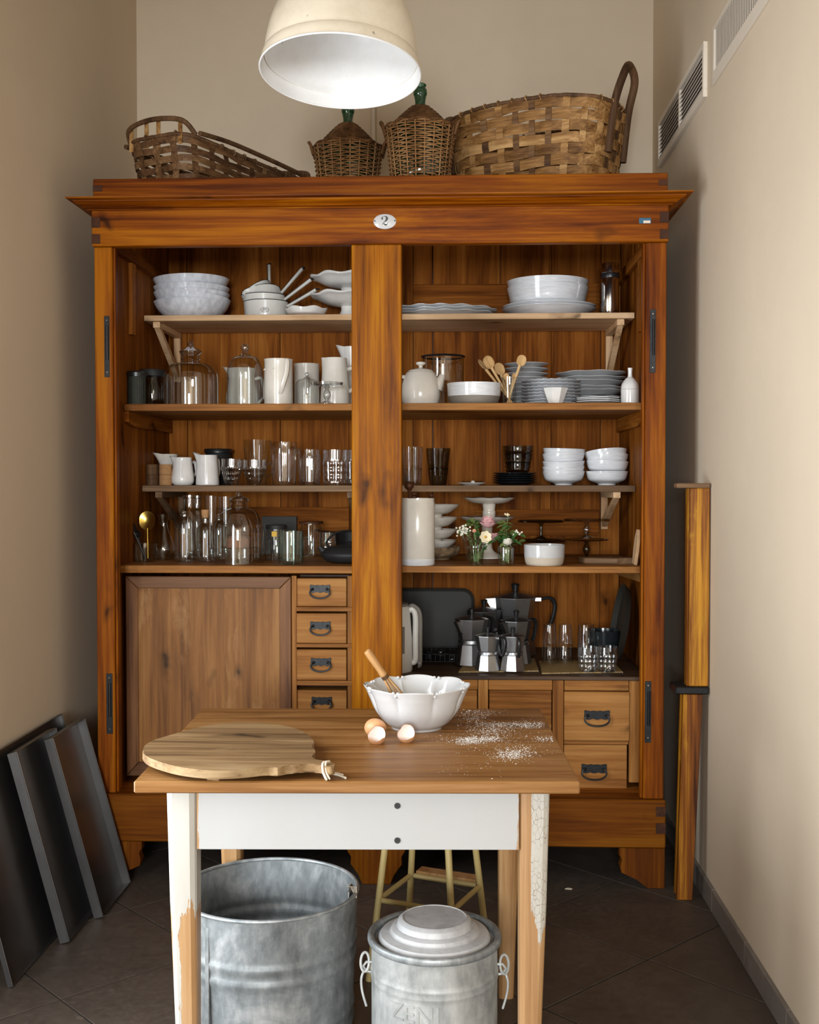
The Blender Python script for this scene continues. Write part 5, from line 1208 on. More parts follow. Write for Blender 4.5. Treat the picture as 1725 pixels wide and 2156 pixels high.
# ================= second shelf, right
tp = thing('teapot', 'round cream teapot with knobbed lid and short spout', 'teapot', (sx(886, 4.33), 4.33, Z2 + 0.0005))
h1 = zat(783, 4.33) - Z2; r = mx(41, 4.33)
part('body', G().lathe([(0, 0)] + interp([(r * .80, 0), (r * .92, 0.008), (r, h1 * .32), (r * .93, h1 * .68), (r * .74, h1 * .96), (r * .60, h1)], 6) + [(r * .58, h1), (r * .7, h1 * .9), (0, h1 * .85)], 56).done('body', 50), 'cream', tp)
part('lid', G().lathe(interp([(r * .66, h1 * 0.985), (r * .60, h1 + 0.005), (r * .30, h1 + 0.012), (r * .12, h1 + 0.016), (r * .11, h1 + 0.022), (r * .24, h1 + 0.028), (r * .22, h1 + 0.036), (0, h1 + 0.038)], 4), 40).done('lid', 50), 'cream', tp)
part('spout', G().tube([(r * .78, 0, h1 * .52), (r * .98, 0, h1 * .72), (r * 1.13, 0, h1 * .92)], [0.030, 0.019, 0.011], 16, flat=0.9).done('spout'), 'cream', tp)
part('handle', G().tube(interp([(-r * .80, 0, h1 * .85), (-r * 1.25, 0, h1 * .82), (-r * 1.38, 0, h1 * .55), (-r * 1.2, 0, h1 * .3), (-r * .95, 0, h1 * .26)], 5), 0.007, 8).done('handle'), 'cream', tp)
gc = thing('glass_cylinder', 'wide glass cylinder with dark rim behind the teapot', 'glass jar', (sx(933, 4.62), 4.62, Z2 + 0.0005))
h1 = zat(751, 4.62) - Z2; r = mx(46, 4.62)
part('wall', G().lathe([(0, 0.003), (r * .93, 0.0), (r * .95, 0.004), (r * .95, h1 - 0.006)], 48).done('wall', 45), 'glass', gc)
part('rim', G().lathe([(r * .95, h1 - 0.006), (r * 1.0, h1 - 0.005), (r * 1.02, h1), (r * .98, h1 + 0.002), (r * .92, h1)], 48).done('rim', 60), 'darkglaze', gc)
def twotone(label, px, Y, z, r, h, foot, split, top, bot, belly=1.1, th=0.005):
    t = thing('stoneware_bowl', label, 'bowl', (sx(px, Y), Y, z + 0.0005))
    o = interp([(r * foot, 0), (r * (foot + (1 - foot) * .45), h * 0.12), (r * (foot + (1 - foot) * .82), h * 0.45), (r * .985, h * .8), (r, h)], 6)
    lo = [p for p in o if p[1] <= h * split]; hi = [p for p in o if p[1] >= h * split - h * 0.06]
    part('bare_base', G().lathe([(0, 0)] + lo, 56).done('bare_base', 50), bot, t)
    part('glazed_rim', G().lathe([(p[0] + (0.0006 if k < 3 else 0.0003), p[1]) for k, p in enumerate(hi)] + [(r - th, h), (r * .9 - th, h * .4), (r * foot, h * .15), (0, h * .12)], 56).done('glazed_rim', 50), top, t)
twotone('grey-white bowl with bare grey stoneware base beside the teapot', 998, 4.30, Z2, mx(57, 4.30), zat(806, 4.24) - Z2, 0.80, 0.40, 'greywhite', 'greybisque')
gs = thing('tumbler', 'clear tumbler holding wooden spoons', 'glass', (sx(1073, 4.31), 4.31, Z2 + 0.0005))
hg = zat(795, 4.31) - Z2; rg = mx(17, 4.31)
part('wall', G().lathe([(0, 0.006), (rg * .8, 0.0), (rg * .84, 0.004), (rg, hg)], 32).done('wall', 45), 'glass', gs)
def spoon(label, top, tx, rot, bowl_r=0.019, base=(0, 0), mat='spoon', name='wooden_spoon'):
    b_ = Vector((sx(1073, 4.31) + base[0], 4.31 + base[1], Z2 + 0.008)); d = Vector(top) - b_; L = d.length
    t = thing(name, label, 'spoon', b_); t.rotation_euler = upright(d)
    part('shaft', G().tube([(0, 0, 0), (0, 0, L * .5), (0, 0, L - bowl_r)], [0.0035, 0.0045, 0.0058], 8).done('shaft'), mat, t)
    g = G(); n = 16; prof = [(0, -0.006), (bowl_r * .6, -0.0045), (bowl_r * .95, -0.001), (bowl_r, 0.0015), (bowl_r * .92, 0.001), (bowl_r * .6, -0.0018), (0, -0.003)]
    g.lathe(prof, 24, lambda a, r, z: (r * (1 + 0.18 * abs(math.cos(a))), z), Matrix.Translation((0, 0, L)) @ Matrix.Rotation(rot, 4, 'Z') @ Matrix.Rotation(PI / 2, 4, 'X') @ Matrix.Rotation(PI / 2, 4, 'Z'))
    part('spoon_bowl', g.done('spoon_bowl', 50), mat, t)
for lb_, tp_, rot, br, bs in (('wooden spoon facing outward, highest in the tumbler beside the plates', at(1098, 759, 4.31), 0.2, 0.018, (-0.008, 0)),
        ('wooden spoon with round back turned forward in the tumbler', at(1029, 763, 4.30), 2.6, 0.022, (0.008, -0.004)),
        ('wooden spoon seen edge-on at the outside of the tumbler', at(1016, 768, 4.33), 1.2, 0.021, (0.010, 0.006)),
        ('darker wooden spoon low among the others in the tumbler', at(1052, 777, 4.34), 0.5, 0.021, (0.002, 0.010)),
        ('short wooden spatula with rounded tip in the tumbler', at(1066, 793, 4.30), 0.1, 0.011, (0.0, -0.008)),
        ('short wooden stirrer leaning at the rim of the tumbler', at(1083, 792, 4.32), 0.4, 0.010, (-0.004, 0.008))):
    spoon(lb_, tp_, 0, rot, br, bs)
me = plate_me('plate', mx(47, 4.68), 0.016, 56, lambda a, r, z: (r * (1 + 0.006 * math.cos(40 * a) * min(1, z / .016)), z))
H_ = zat(762, 4.60) - Z2
n = 10
stack('plate', me, 'platewhite', 1108, 4.69, Z2, [(H_ - 0.018) * i / (n - 1) for i in range(n)], [(random.uniform(-.5, .5), random.uniform(-.5, .5)) for _ in range(n)], 'grey-white plate, %s in the tall stack behind the spoons', 'plate', 'plates in the tall rear stack')
me = plate_me('dessert_plate', mx(62, 4.46), 0.017, 72, lambda a, r, z: (r * (1 + 0.012 * math.cos(26 * a) * min(1, z / .017)), z + 0.0012 * math.cos(26 * a) * (z / .017) ** 2))
H_ = zat(797, 4.35) - Z2; n = 8
stack('dessert_plate', me, 'greywhite', 1160, 4.47, Z2, [(H_ - 0.019) * i / (n - 1) for i in range(n)], [(random.uniform(-.6, .6), random.uniform(-.6, .6)) for _ in range(n)], 'scalloped white plate, %s in the stack behind the octagonal cup', 'plate', 'scalloped plates')
me = plate_me('dinner_plate', mx(74, 4.68), 0.020, 72, lambda a, r, z: (r * (1 + 0.012 * math.cos(8 * a) * min(1, z / .02)), z + 0.0012 * math.cos(8 * a)* (z / .02) ** 2))
H_ = zat(781, 4.55) - Z2; n = 8
stack('dinner_plate', me, 'platewhite', 1243, 4.685, Z2, [(H_ - 0.021) * f_ for f_ in (0, .13, .26, .44, .56, .73, .86, 1.0)], [(random.uniform(-.5, .5), random.uniform(-1, 1)) for _ in range(n)], 'wide grey-white plate, %s in the stack beside the white cruet', 'plate', 'wide plates beside the cruet')
def octa(prof, nm): return G().lathe(prof, 8).done(nm, 20)
r = mx(48, 4.32)
me = octa([(0, 0), (r * .6, 0), (r * .62, 0.002), (r, 0.010), (r * .99, 0.013), (r * .62, 0.005), (0, 0.005)], 'octagonal_plate')
stack('octagonal_plate', me, 'platewhite', 1257, 4.32, Z2, [0, 0.007, 0.014], [(0, 0), (0, .6), (0, -.4)], 'small octagonal white plate, %s of three in front of wide plates', 'plate', 'octagonal plates', [0.39, 0.42, 0.36])
r = mx(27, 4.245); h1 = zat(818, 4.23) - Z2
single('octagonal_cup', 'small octagonal white cup before the scalloped plates', 'cup', octa([(0, 0), (r * .56, 0), (r * .60, 0.003), (r * 1.02, h1), (r * .94, h1), (r * .54, 0.006), (0, 0.006)], 'octagonal_cup'), 'white', (sx(1169, 4.245), 4.245, Z2 + 0.0005), 0.39)
cr = thing('cruet', 'white ceramic cruet bottle with a narrow neck at shelf end', 'bottle', (sx(1326, 4.27), 4.27, Z2 + 0.0005))
r = mx(19, 4.27); h1 = zat(777, 4.27) - Z2
part('body', G().lathe([(0, 0)] + interp([(r * .94, 0), (r, 0.006), (r, h1 * .38), (r * .985, h1 * .41), (r * .99, h1 * .43), (r * .90, h1 * .56), (r * .52, h1 * .70), (r * .26, h1 * .76), (r * .24, h1 * .9), (r * .28, h1)], 4) + [(r * .12, h1), (r * .12, h1 * .9), (0, h1 * .9)], 36).done('body', 50), 'white', cr)
part('groove', G().tube([((r + 0.0002) * math.cos(2 * PI * k / 36), (r + 0.0002) * math.sin(2 * PI * k / 36), h1 * .40) for k in range(36)], 0.0008, 4, True).done('groove'), 'bisque', cr)
# ================= third shelf, left
for i, px in enumerate((321, 349)):
    for j in range(2):
        r = mx(13.5, 4.50); h1 = mx(22, 4.5)
        single('cork_pot', '%s cork pot, %s of two stacked %s' % (('dark', 'lower', 'in the shelf corner') if (i, j) == (0, 0) else ('dark', 'upper', 'in the shelf corner') if i == 0 else ('light', ('lower', 'upper')[j], 'beside the creamer')), 'pot',
               G().lathe([(0, 0), (r, 0), (r * 1.02, 0.002), (r * 1.02, h1 * .58), (r * .99, h1 * .60), (r * 1.02, h1 * .62), (r * 1.02, h1 - .002), (r, h1 - .0005), (0, h1 - .0005)], 28).done('cork_pot', 40), 'cork' if i else 'rod', (sx(px, 4.50), 4.50, Z3 + 0.0005 + j * (h1 + 0.0005)))
h1 = zat(957, 4.70) - Z3; r = mx(20, 4.70)
jug('sauce_boat', 'cream sauce boat with long lip behind the cork pots', 354, 4.62, Z3, [(r * .6, 0), (r * .62, 0.01), (r * .35, 0.03), (r * .8, h1 * .6), (r * 1.05, h1)], 'cream', math.radians(205), None, 'sauce boat', 0.022, 0.006)
h1 = zat(963, 4.51) - Z3; r = mx(24, 4.51)
jug('creamer', 'small pear-shaped white creamer beside the cork pots', 385, 4.51, Z3, [(r * .78, 0), (r * .98, 0.012), (r, h1 * .28), (r * .88, h1 * .62), (r * .80, h1 * .9), (r * .81, h1)], 'white', PI, (0.9, 0.03, h1 * .8, 0.028), 'creamer', 0.018, 0.006)
h1 = zat(958, 4.51) - Z3; r = mx(24, 4.51)
jug('creamer', 'taller white jug with pointed lip beside the pear-shaped creamer', 437, 4.51, Z3, [(r * 1.0, 0), (r * 1.03, 0.006), (r * .98, h1 * .4), (r * .9, h1 * .8), (r * .86, h1)], 'white', PI, (1.1, 0.02, h1 * .82, 0.03), 'jug', 0.020, 0.012)
pt = thing('dark_pot', 'dark flat-topped pot behind the white jug', 'pot', (sx(460, 4.76), 4.76, Z3 + 0.0005))
h1 = zat(945, 4.76) - Z3; r = mx(30, 4.76)
part('body', G().lathe([(0, 0), (r * .85, 0), (r * .9, .004), (r * .9, h1 * .86), (r * .86, h1 * .88)], 32).done('body', 40), 'blackmatte', pt)
part('lid', G().lathe([(r * .86, h1 * .882), (r, h1 * .89), (r, h1 * .98), (r * .96, h1), (0, h1)], 32).done('lid', 40), 'black', pt)
facet = lambda n_, am: (lambda a, r, z: (r * (1 + am * abs(math.sin(n_ * a / 2)) * (0.15 if z < 0.004 else 1.0)), z))
def cutcup(label, px, Y, z, r, h, foot=0.7, handle=None, nm='cut_glass_cup', n=16, cat='glass', gm='cut', bumps=True):
    t = thing(nm, label, cat, (sx(px, Y), Y, z + 0.0005))
    def md(a, rr, zz):
        f = zz / h
        if 0.12 < f < 0.68 and bumps: return rr * (1 + 0.05 * (math.cos(n * a + 60 * zz / h) * math.cos(n * a - 60 * zz / h))), zz
        return rr, zz
    p = [(0, 0.004), (r * foot * .95, 0.0)] + [(r * (foot + (1 - foot) * min(1, 1.6 * k / 24)), h * k / 24) for k in range(1, 25)]
    part('wall', G().lathe(p, 96, md).done('wall', 25), gm, t)
    if handle is not None:
        d = Vector((math.cos(handle), math.sin(handle), 0))
        part('handle', G().tube(interp([d * r * .97 + Vector((0, 0, h * .8)), d * (r + .022) + Vector((0, 0, h * .82)), d * (r + .026) + Vector((0, 0, h * .5)), d * r * .9 + Vector((0, 0, h * .28))], 5), 0.0045, 8).done('handle'), gm, t)
    return t
cutcup('cut-glass cup with handle beside the taller white jug', 488, 4.50, Z3, mx(22, 4.5), zat(966, 4.5) - Z3, 0.6, 1.3)
cutcup('cut-glass creamer bowl with handle beside the cut-glass cup', 536, 4.50, Z3, mx(25, 4.5), zat(968, 4.5) - Z3, 0.45, 0.0, 'cut_glass_creamer', 14)
def tumbler(label, px, Y, z, r, h, gm='glass', nm='tumbler', foot=0.8, ribs=0, am=0.03, cat='glass', lid=None, flare=0.0):
    md = (lambda a, rr, zz: (rr * (1 + am * math.cos(ribs * a) * (1 if 0.06 * h < zz < 0.94 * h else 0)), zz)) if ribs else None
    p = [(0, 0.006), (r * foot * .96, 0.0), (r * foot, 0.004)] + [(r * (foot + (1 - foot) * (k / 8) ** (1 + flare)), h * k / 8) for k in range(1, 9)] + [(r * .985, h)]
    return single(nm, label, cat, G().lathe(p, max(40, ribs * 4), md).done(nm, 35), gm, (sx(px, Y), Y, z + 0.0005), 0.2)
tumbler('tall flared clear beaker behind the cut-glass creamer', 541, 4.66, Z3, mx(29, 4.66), zat(926, 4.66) - Z3, 'glass', 'beaker', 0.72)
def pitcher(label, px, Y, z, r, h, ribs, handle, gm='glass'):
    t = thing('glass_pitcher', label, 'pitcher', (sx(px, Y), Y, z + 0.0005))
    def md(a, rr, zz):
        d = math.cos(a - PI); f = max(0, (d - .75) / .25) * max(0, zz / h - .8) / .2
        k = 1 + 0.018 * math.cos(ribs * a) * (1 if .05 < zz / h < .84 else 0)
        return rr * k + .010 * f, zz + .004 * f
    p = [(0, .006), (r * .86, 0), (r * .90, .006)] + [(r * (.90 + .10 * math.sin(PI * k / 16)), h * k / 10) for k in range(1, 9)] + [(r * .93, h * .9), (r * .96, h)]
    part('wall', G().lathe(p, ribs * 5, md).done('wall', 40), gm, t)
    d = Vector((math.cos(handle), math.sin(handle), 0))
    part('handle', G().tube(interp([d * r * .96 + Vector((0, 0, h * .86)), d * (r + .03) + Vector((0, 0, h * .84)), d * (r + .034) + Vector((0, 0, h * .5)), d * r * .98 + Vector((0, 0, h * .25))], 5), .006, 8).done('handle'), gm, t)
pitcher('tall ribbed glass pitcher, the largest on the dark shelf', 599, 4.56, Z3, mx(28, 4.56), zat(930, 4.56) - Z3, 20, 1.2)
pitcher('shorter ribbed glass pitcher beside the tallest one', 652, 4.54, Z3, mx(24, 4.54), zat(946, 4.54) - Z3, 18, 1.4)
cutcup('patterned pressed-glass jar beside the shorter ribbed pitcher', 705, 4.53, Z3, mx(25, 4.53), zat(947, 4.53) - Z3, 0.92, None, 'pressed_glass_jar', 12, 'jar')
cutcup('patterned pressed-glass jar closest to the centre post', 748, 4.56, Z3, mx(20, 4.56), zat(947, 4.56) - Z3, 0.92, None, 'pressed_glass_jar', 12, 'jar')
# ================= third shelf, right
for lbl, px, Y, z0, z1 in (('lower fluted tumbler of the stack beside the centre post', 868, 4.54, 0, .44), ('upper fluted tumbler of the stack beside the centre post', 868, 4.54, .40, 1.0)):
    hh_ = zat(941, 4.54) - Z3
    tumbler(lbl, px, Y, Z3 + hh_ * z0, mx(23 if z0 else 21, Y), hh_ * (z1 - z0), 'glass', 'fluted_tumbler', .86, 12, .03)
for lbl, px, Y, z0, z1 in (('lower smoked tumbler of the stack beside the small saucer', 923, 4.60, 0, .46), ('upper smoked tumbler of the stack beside the small saucer', 923, 4.60, .42, 1.0)):
    hh_ = zat(944, 4.60) - Z3
    tumbler(lbl, px, Y, Z3 + hh_ * z0, mx(26 if z0 else 22, Y), hh_ * (z1 - z0), 'glass_dark', 'smoked_tumbler', .80, 12, .03)
ss = single('saucer', 'tiny white saucer with bits on it on the dark shelf', 'saucer', plate_me('saucer', mx(30, 4.48), .010, 40), 'white', (sx(993, 4.48), 4.48, Z3 + .0005))
for k, (dx, dy) in enumerate(((-.03, 0), (-.012, -.012), (.02, .004), (.036, -.004))):
    single('nut_shell', ('curled brown nut shell on the tiny saucer'), 'nut shell', G().ball((0, 0, 0), .008, 10, 6, .6).done('nut_shell'), 'rod', (sx(993, 4.48) + dx, 4.48 + dy, Z3 + .0125), .5 * k, 'nut shells on the saucer')
single('pebble', 'smooth white pebble among the nut shells', 'pebble', G().ball((0, 0, 0), .0085, 12, 8, .7).done('pebble'), 'white', (sx(996, 4.46), 4.462, Z3 + .0135))
me = plate_me('dark_plate', mx(46, 4.62), .014)
stack('dark_plate', me, 'darkglaze', 1084, 4.64, Z3, [0, .009, .018, .027, .036], None, 'black glazed plate, %s under the ribbed glass bowls', 'plate', 'black plates')
rb_me = []
hb0 = Z3 + .046; tot = zat(939, 4.62) - hb0
for i, (f0, f1) in enumerate(((0, .42), (.28, .72), (.56, 1.0))):
    r = mx((27, 30, 32)[i], 4.62); h1 = tot * (f1 - f0)
    single('ribbed_bowl', 'smoked ribbed glass bowl, %s of three on the black plates' % ('bottom', 'middle', 'topmost')[i], 'bowl', G().lathe([(0, .003), (r * .7, 0), (r * .8, h1 * .12), (r * .95, h1 * .3), (r * .90, h1 * .42), (r, h1 * .6), (r * .96, h1 * .74), (r * 1.02, h1)], 48).done('ribbed_bowl', 60), 'glass_dark', (sx(1090, 4.62), 4.62, hb0 + tot * f0), 0, 'ribbed glass bowls')
me = bowl_me('small_bowl', mx(44, 4.60), .056, 56, foot=.45, belly=1.12)
base_r = [zat(p, 4.52) for p in (994, 981, 971, 954, 945)]
stack('small_bowl', me, 'greywhite', 1187, 4.60, Z3, [0, .020, .042, .070, .090], [(0, 0), (0, -1.2), (0, -3.5), (0, 1.2), (0, -2)], 'white ridged bowl, %s in the straight stack on the dark shelf', 'bowl', 'ridged bowls, straight stack')
stack('small_bowl', me, 'greywhite', 1278, 4.60, Z3, [0, .040, .066, .080], [(0, 0), (0, 3), (0, 7), (0, 9)], 'white ridged bowl, %s in the leaning stack at the shelf end', 'bowl', 'ridged bowls, leaning stack')
# ================= fourth shelf, left
gb = thing('glass_bowl', 'low clear glass bowl holding dark utensils in the corner', 'bowl', (sx(305, 4.32), 4.32, Z4 + .0005))
r = mx(25, 4.32); h1 = zat(1146, 4.32) - Z4
part('wall', G().lathe([(0, .004), (r * .8, 0), (r * .86, .006), (r, h1)], 40).done('wall', 45), 'glass', gb)
def utensil(nm, label, b_, tp_, mat, hr, oval=1.2, shaft=.004):
    b_, tp_ = Vector(b_), Vector(tp_); d = tp_ - b_; L = d.length
    t = thing(nm, label, 'utensil', b_); t.rotation_euler = upright(d)
    part('shaft', G().tube([(0, 0, 0), (0, 0, L - hr)], shaft, 8).done('shaft'), mat, t)
    g = G(); g.lathe([(0, -.010), (hr * .6, -.008), (hr * .95, -.002), (hr, .001), (hr * .9, .0005), (hr * .5, -.005), (0, -.007)], 24, lambda a, rr, z: (rr * (1 + (oval - 1) * abs(math.cos(a))), z), Matrix.Translation((0, 0, L)) @ Matrix.Rotation(PI / 2, 4, 'X') @ Matrix.Rotation(PI / 2, 4, 'Z'))
    part('head', g.done('head', 50), mat, t)
cx_ = sx(305, 4.32)
utensil('ladle', 'brass ladle with round bowl standing in the low glass bowl', (cx_ + .01, 4.32, Z4 + .012), at(310, 1096, 4.34), 'brass', .030)
utensil('serving_spoon', 'black serving spoon leaning toward the corner in the low bowl', (cx_ + .005, 4.31, Z4 + .012), at(278, 1112, 4.30), 'black', .016)
utensil('serving_spoon', 'black serving spoon upright in the low glass bowl', (cx_ - .005, 4.33, Z4 + .012), at(288, 1125, 4.33), 'black', .014)
def bottle(label, px, Y, z, r, h, sh, neck, lip=1.15, gm='glass', nm='glass_bottle', cork=None, seg=40, shn=None):
    t = thing(nm, label, 'bottle', (sx(px, Y), Y, z + .0005))
    hs = h * sh; hn = h * (shn or (sh + .18))
    p = [(0, .008), (r * .9, 0), (r, .006)] + interp([(r, .02), (r, hs * .5), (r * .99, hs * .9), (r * .86, hs + (hn - hs) * .4), (neck * 1.2, hn - .004), (neck, hn), (neck, h * .95)], 4) + [(neck * lip, h * .96), (neck * lip, h), (neck * .9, h)]
    part('wall', G().lathe(p, seg).done('wall', 50), gm, t)
    if cork: part('cork', G().lathe([(neck * .9, h - .008), (neck * 1.0, h + cork * .2), (neck * 1.06, h + cork), (0, h + cork)], 20).done('cork', 30), 'cork', t)
    return t
cf = single('carafe', 'hourglass clear carafe with flared lip beside the brass ladle', 'carafe', None or G().lathe([(0, .006), (.030, 0)] + interp([(.034, .006), (.040, .04), (.034, .075), (.019, .115), (.015, .14), (.021, .168), (.023, zat(1084, 4.42) - Z4)], 6), 40).done('carafe', 60), 'glass', (sx(344, 4.42), 4.42, Z4 + .0005))
def H4(py, Y): return zat(py, Y) - Z4
bottle('stout clear square-shouldered bottle beside the hourglass carafe', 388, 4.33, Z4, mx(21, 4.33), H4(1078, 4.33), .72, .018, 1.1, shn=.9)
bottle('tallest clear bottle with wide open neck behind the cluster', 399, 4.55, Z4, mx(24, 4.55), H4(1043, 4.55), .62, .026)
bottle('tall clear bottle with stained mouth at the rear', 415, 4.73, Z4, mx(17, 4.73), H4(1044, 4.70), .60, .022)
bottle('clear bottle with an orange cork stopper', 432, 4.34, Z4, mx(19, 4.34), H4(1087, 4.34), .66, .015, 1.1, cork=.024, nm='corked_bottle')
tumbler('tall narrow clear glass behind the corked bottle', 444, 4.62, Z4, mx(12, 4.62), H4(1044, 4.62), 'glass', 'tall_glass', .9)
tumbler('tall narrow clear glass behind the bell-shaped dome', 474, 4.64, Z4, mx(15, 4.64), H4(1046, 4.64), 'glass', 'tall_glass', .9)
bottle('ribbed clear bottle standing close behind the bell-shaped dome', 461, 4.47, Z4, mx(18, 4.47), H4(1083, 4.47), .68, .014)
# bell dome with a cake
cloche('bell-shaped glass dome with finial covering a brown cake', 503, 4.235, Z4, mx(52, 4.235), H4(1034, 4.235), H4(1070, 4.235), bell=True)
glass_stand('low glass cake stand under the bell-shaped dome', 503, 4.235, Z4, .070, .056, .006, .5, 'glass', 'cake_stand', False)
ck = single('cake', 'small brown cake on the stand under the bell dome', 'cake', G().lathe([(0, 0), (.045, 0), (.048, .008), (.047, .032), (.040, .040), (.02, .043), (0, .044)], 36, lambda a, r, z: (r * (1 + .03 * math.sin(7 * a)), z + .002 * math.sin(5 * a))).done('cake', 50), 'cake', (sx(503, 4.235), 4.235, Z4 + .0595))
jr = jar('clear jar with black lid and yellow label behind the mug', 582, 4.45, Z4, mx(23, 4.45), H4(1106, 4.45), 'glass', 'blackmatte', .016, 'lidded_jar')
part('paper_label', G().box(-.010, .010, -.0008, 0, -.010, .010).done('paper_label', None), 'labely', jr, (-.002, -mx(23, 4.45) - .0006, H4(1124, 4.45)))
sl = single('slate_board', 'dark square board leaning against the cabinet back', 'board', G().box(-.075, .075, -.004, .004, 0, H4(1088, 4.79), .001).done('slate_board', 30), 'darktray', (sx(587, 4.79), 4.79, Z4 + .001), (math.radians(-4), 0, 0))
jar('tall clear jar with flat wooden lid beside the slate board', 655, 4.60, Z4, mx(23, 4.60), H4(1098, 4.60), 'glass', 'darkturned', .010, 'lidded_jar', 1.18)
mg = thing('glass_mug', 'thick greenish glass mug beside the bell-shaped dome', 'mug', (sx(612, 4.20), 4.20, Z4 + .0005))
r = mx(27, 4.20); h1 = H4(1119, 4.20)
part('wall', G().lathe([(0, .010), (r * .93, 0), (r, .008), (r, h1), (r * .94, h1), (r * .93, .014), (0, .014)], 44, lambda a, rr, z: (rr * (1 + .008 * math.sin(5 * a + 40 * z)), z)).done('wall', 40), 'glass_green', mg)
part('handle', G().tube(interp([(r * .98, 0, h1 * .78), (r + .022, 0, h1 * .80), (r + .032, 0, h1 * .55), (r + .024, 0, h1 * .3), (r * .98, 0, h1 * .2)], 5), .0055, 8).done('handle'), 'glass_green', mg)
it = thing('iron_teapot', 'black ribbed cast-iron teapot beside the centre post', 'teapot', (sx(737, 4.30), 4.30, Z4 + .0005))
r = mx(60, 4.30); h1 = H4(1148, 4.30)
part('body', G().lathe([(0, 0)] + interp([(r * .6, 0), (r * .85, .008), (r, h1 * .42), (r * .96, h1 * .62), (r * .72, h1 * .88), (r * .45, h1 * .94)], 5) + [(0, h1 * .94)], 160, lambda a, rr, z: (rr * (1 + .010 * math.cos(80 * a) * (1 if .1 < z / h1 < .85 else 0)), z)).done('body', 60), 'blackmatte', it)
part('lid', G().lathe([(r * .46, h1 * .945), (r * .40, h1 * 1.0), (r * .10, h1 * 1.04), (r * .07, h1 * 1.1), (r * .13, h1 * 1.18), (0, h1 * 1.22)], 32).done('lid', 50), 'blackmatte', it)
part('bail_handle', G().tube(interp([(-r * .72, 0, h1 * .8), (-r * .82, 0, h1 * 1.2), (-r * .4, 0, h1 * 1.75), (r * .4, 0, h1 * 1.75), (r * .82, 0, h1 * 1.2), (r * .72, 0, h1 * .8)], 6), .004, 8).done('bail_handle'), 'iron', it)
part('spout', G().tube([(-r * .75, 0, h1 * .5), (-r * 1.0, 0, h1 * .72), (-r * 1.08, 0, h1 * .9)], [.018, .012, .009], 12).done('spout'), 'blackmatte', it)
cutcup('faceted clear glass standing behind the iron teapot', 690, 4.52, Z4, mx(17, 4.52), H4(1122, 4.52), .8, None, 'faceted_glass', 10)
fp = thing('frying_pan', 'small black frying pan resting on a trivet behind the iron teapot', 'pan', (sx(745, 4.66), 4.66, Z4 + .0005), PI)
fp['label'] = 'small deep black frying pan with handle behind the iron teapot'
part('pan', G().lathe([(0, 0), (.066, 0), (.080, H4(1122, 4.58)), (.077, H4(1122, 4.58)), (.064, .004), (0, .004)], 40).done('pan', 40), 'black', fp)
part('handle', G().tube([(.078, 0, H4(1124, 4.58)), (.11, 0, H4(1122, 4.58)), (.16, .0, H4(1118, 4.58))], [.006, .005, .007], 8, flat=.6).done('handle'), 'black', fp)
# ================= fourth shelf, right
ck_ = thing('crock', 'tall white cylindrical crock with grey foot holding wooden tools', 'crock', (sx(880, 4.185), 4.185, Z4 + .0005))
r = mx(36, 4.185); h1 = H4(1049, 4.185)
part('body', G().lathe([(r * .98, .024), (r, .026), (r, h1 * .93), (r * .97, h1 * .945), (r * .97, h1), (r * .91, h1), (r * .90, .02), (0, .02)], 56).done('body', 40), 'cream', ck_)
part('bare_foot', G().lathe([(0, 0), (r * .95, 0), (r, .004), (r, .024), (r * .97, .0245)], 56).done('bare_foot', 40), 'greywhite', ck_)
def turned(label, tx_, ty_, top, knob):
    b_ = Vector((sx(880, 4.185) + tx_, 4.185 + ty_, Z4 + .022)); d = Vector(top) - b_; L = d.length
    t = thing('wooden_tool', label, 'utensil', b_); t.rotation_euler = upright(d)
    part('shaft', G().lathe([(0, 0), (.010, 0), (.008, L * .5), (.007, L - knob * 2.2), (.010, L - knob * 2.0)], 16).done('shaft', 50), 'darkturned', t)
    part('knob', G().lathe([(.010, L - knob * 2.0)] + [(knob * math.sin(PI * k / 8) + .003, L - knob - knob * math.cos(PI * k / 8)) for k in range(1, 8)] + [(0, L)], 20).done('knob', 50), 'darkturned', t)
turned('dark turned pestle with round knob rising from the white crock', -.012, .0, at(861, 1014, 4.185), .015)
turned('dark slim wooden handle rising from the white crock', .010, .01, at(872, 1036, 4.19), .007)
turned('short dark wooden handle at the edge of the white crock', .022, -.01, at(908, 1040, 4.18), .006)
r = mx(54, 4.50)
single('patterned_bowl', 'brown patterned bowl under the stacked footed bowls', 'bowl', bowl_me('patterned_bowl', r, H4(1152, 4.45), foot=.6, belly=1.0), 'pattern', (sx(918, 4.50), 4.50, Z4 + .0005))
hz = Z4 + H4(1152, 4.45) * .55
def footed(label, z, r, hf, hb):
    single('footed_bowl', label, 'bowl', G().lathe([(0, .002), (r * .42, 0), (r * .44, .003), (r * .34, .008), (r * .32, hf)] + interp([(r * .34, hf + .001), (r * .62, hf + hb * .22), (r * .88, hf + hb * .66), (r, hf + hb)], 5) + interp([(r - .004, hf + hb), (r * .84, hf + hb * .7), (r * .5, hf + hb * .3), (0, hf + hb * .2)], 5), 48).done('footed_bowl', 50), 'cream', (sx(914, 4.50), 4.50, z), 0, 'footed bowls')
zs_ = [zat(p, 4.42) for p in (1139, 1116, 1090, 1063)]
zf = Z4 + H4(1152, 4.45) * .55
for i in range(4):
    zr_ = zs_[i]; hb_ = .040; hf = (zr_ - zf) - hb_ * .96 if i == 0 else .016
    hf = max(.012, zs_[i] - (zs_[i - 1] - .030 if i else zf) - hb_)
    z0 = zr_ - hb_ - hf
    footed('cream footed bowl, %s of four stacked beside the crock' % ordn(i, 4), z0, mx((48, 50, 51, 54)[i], 4.50), hf, hb_)
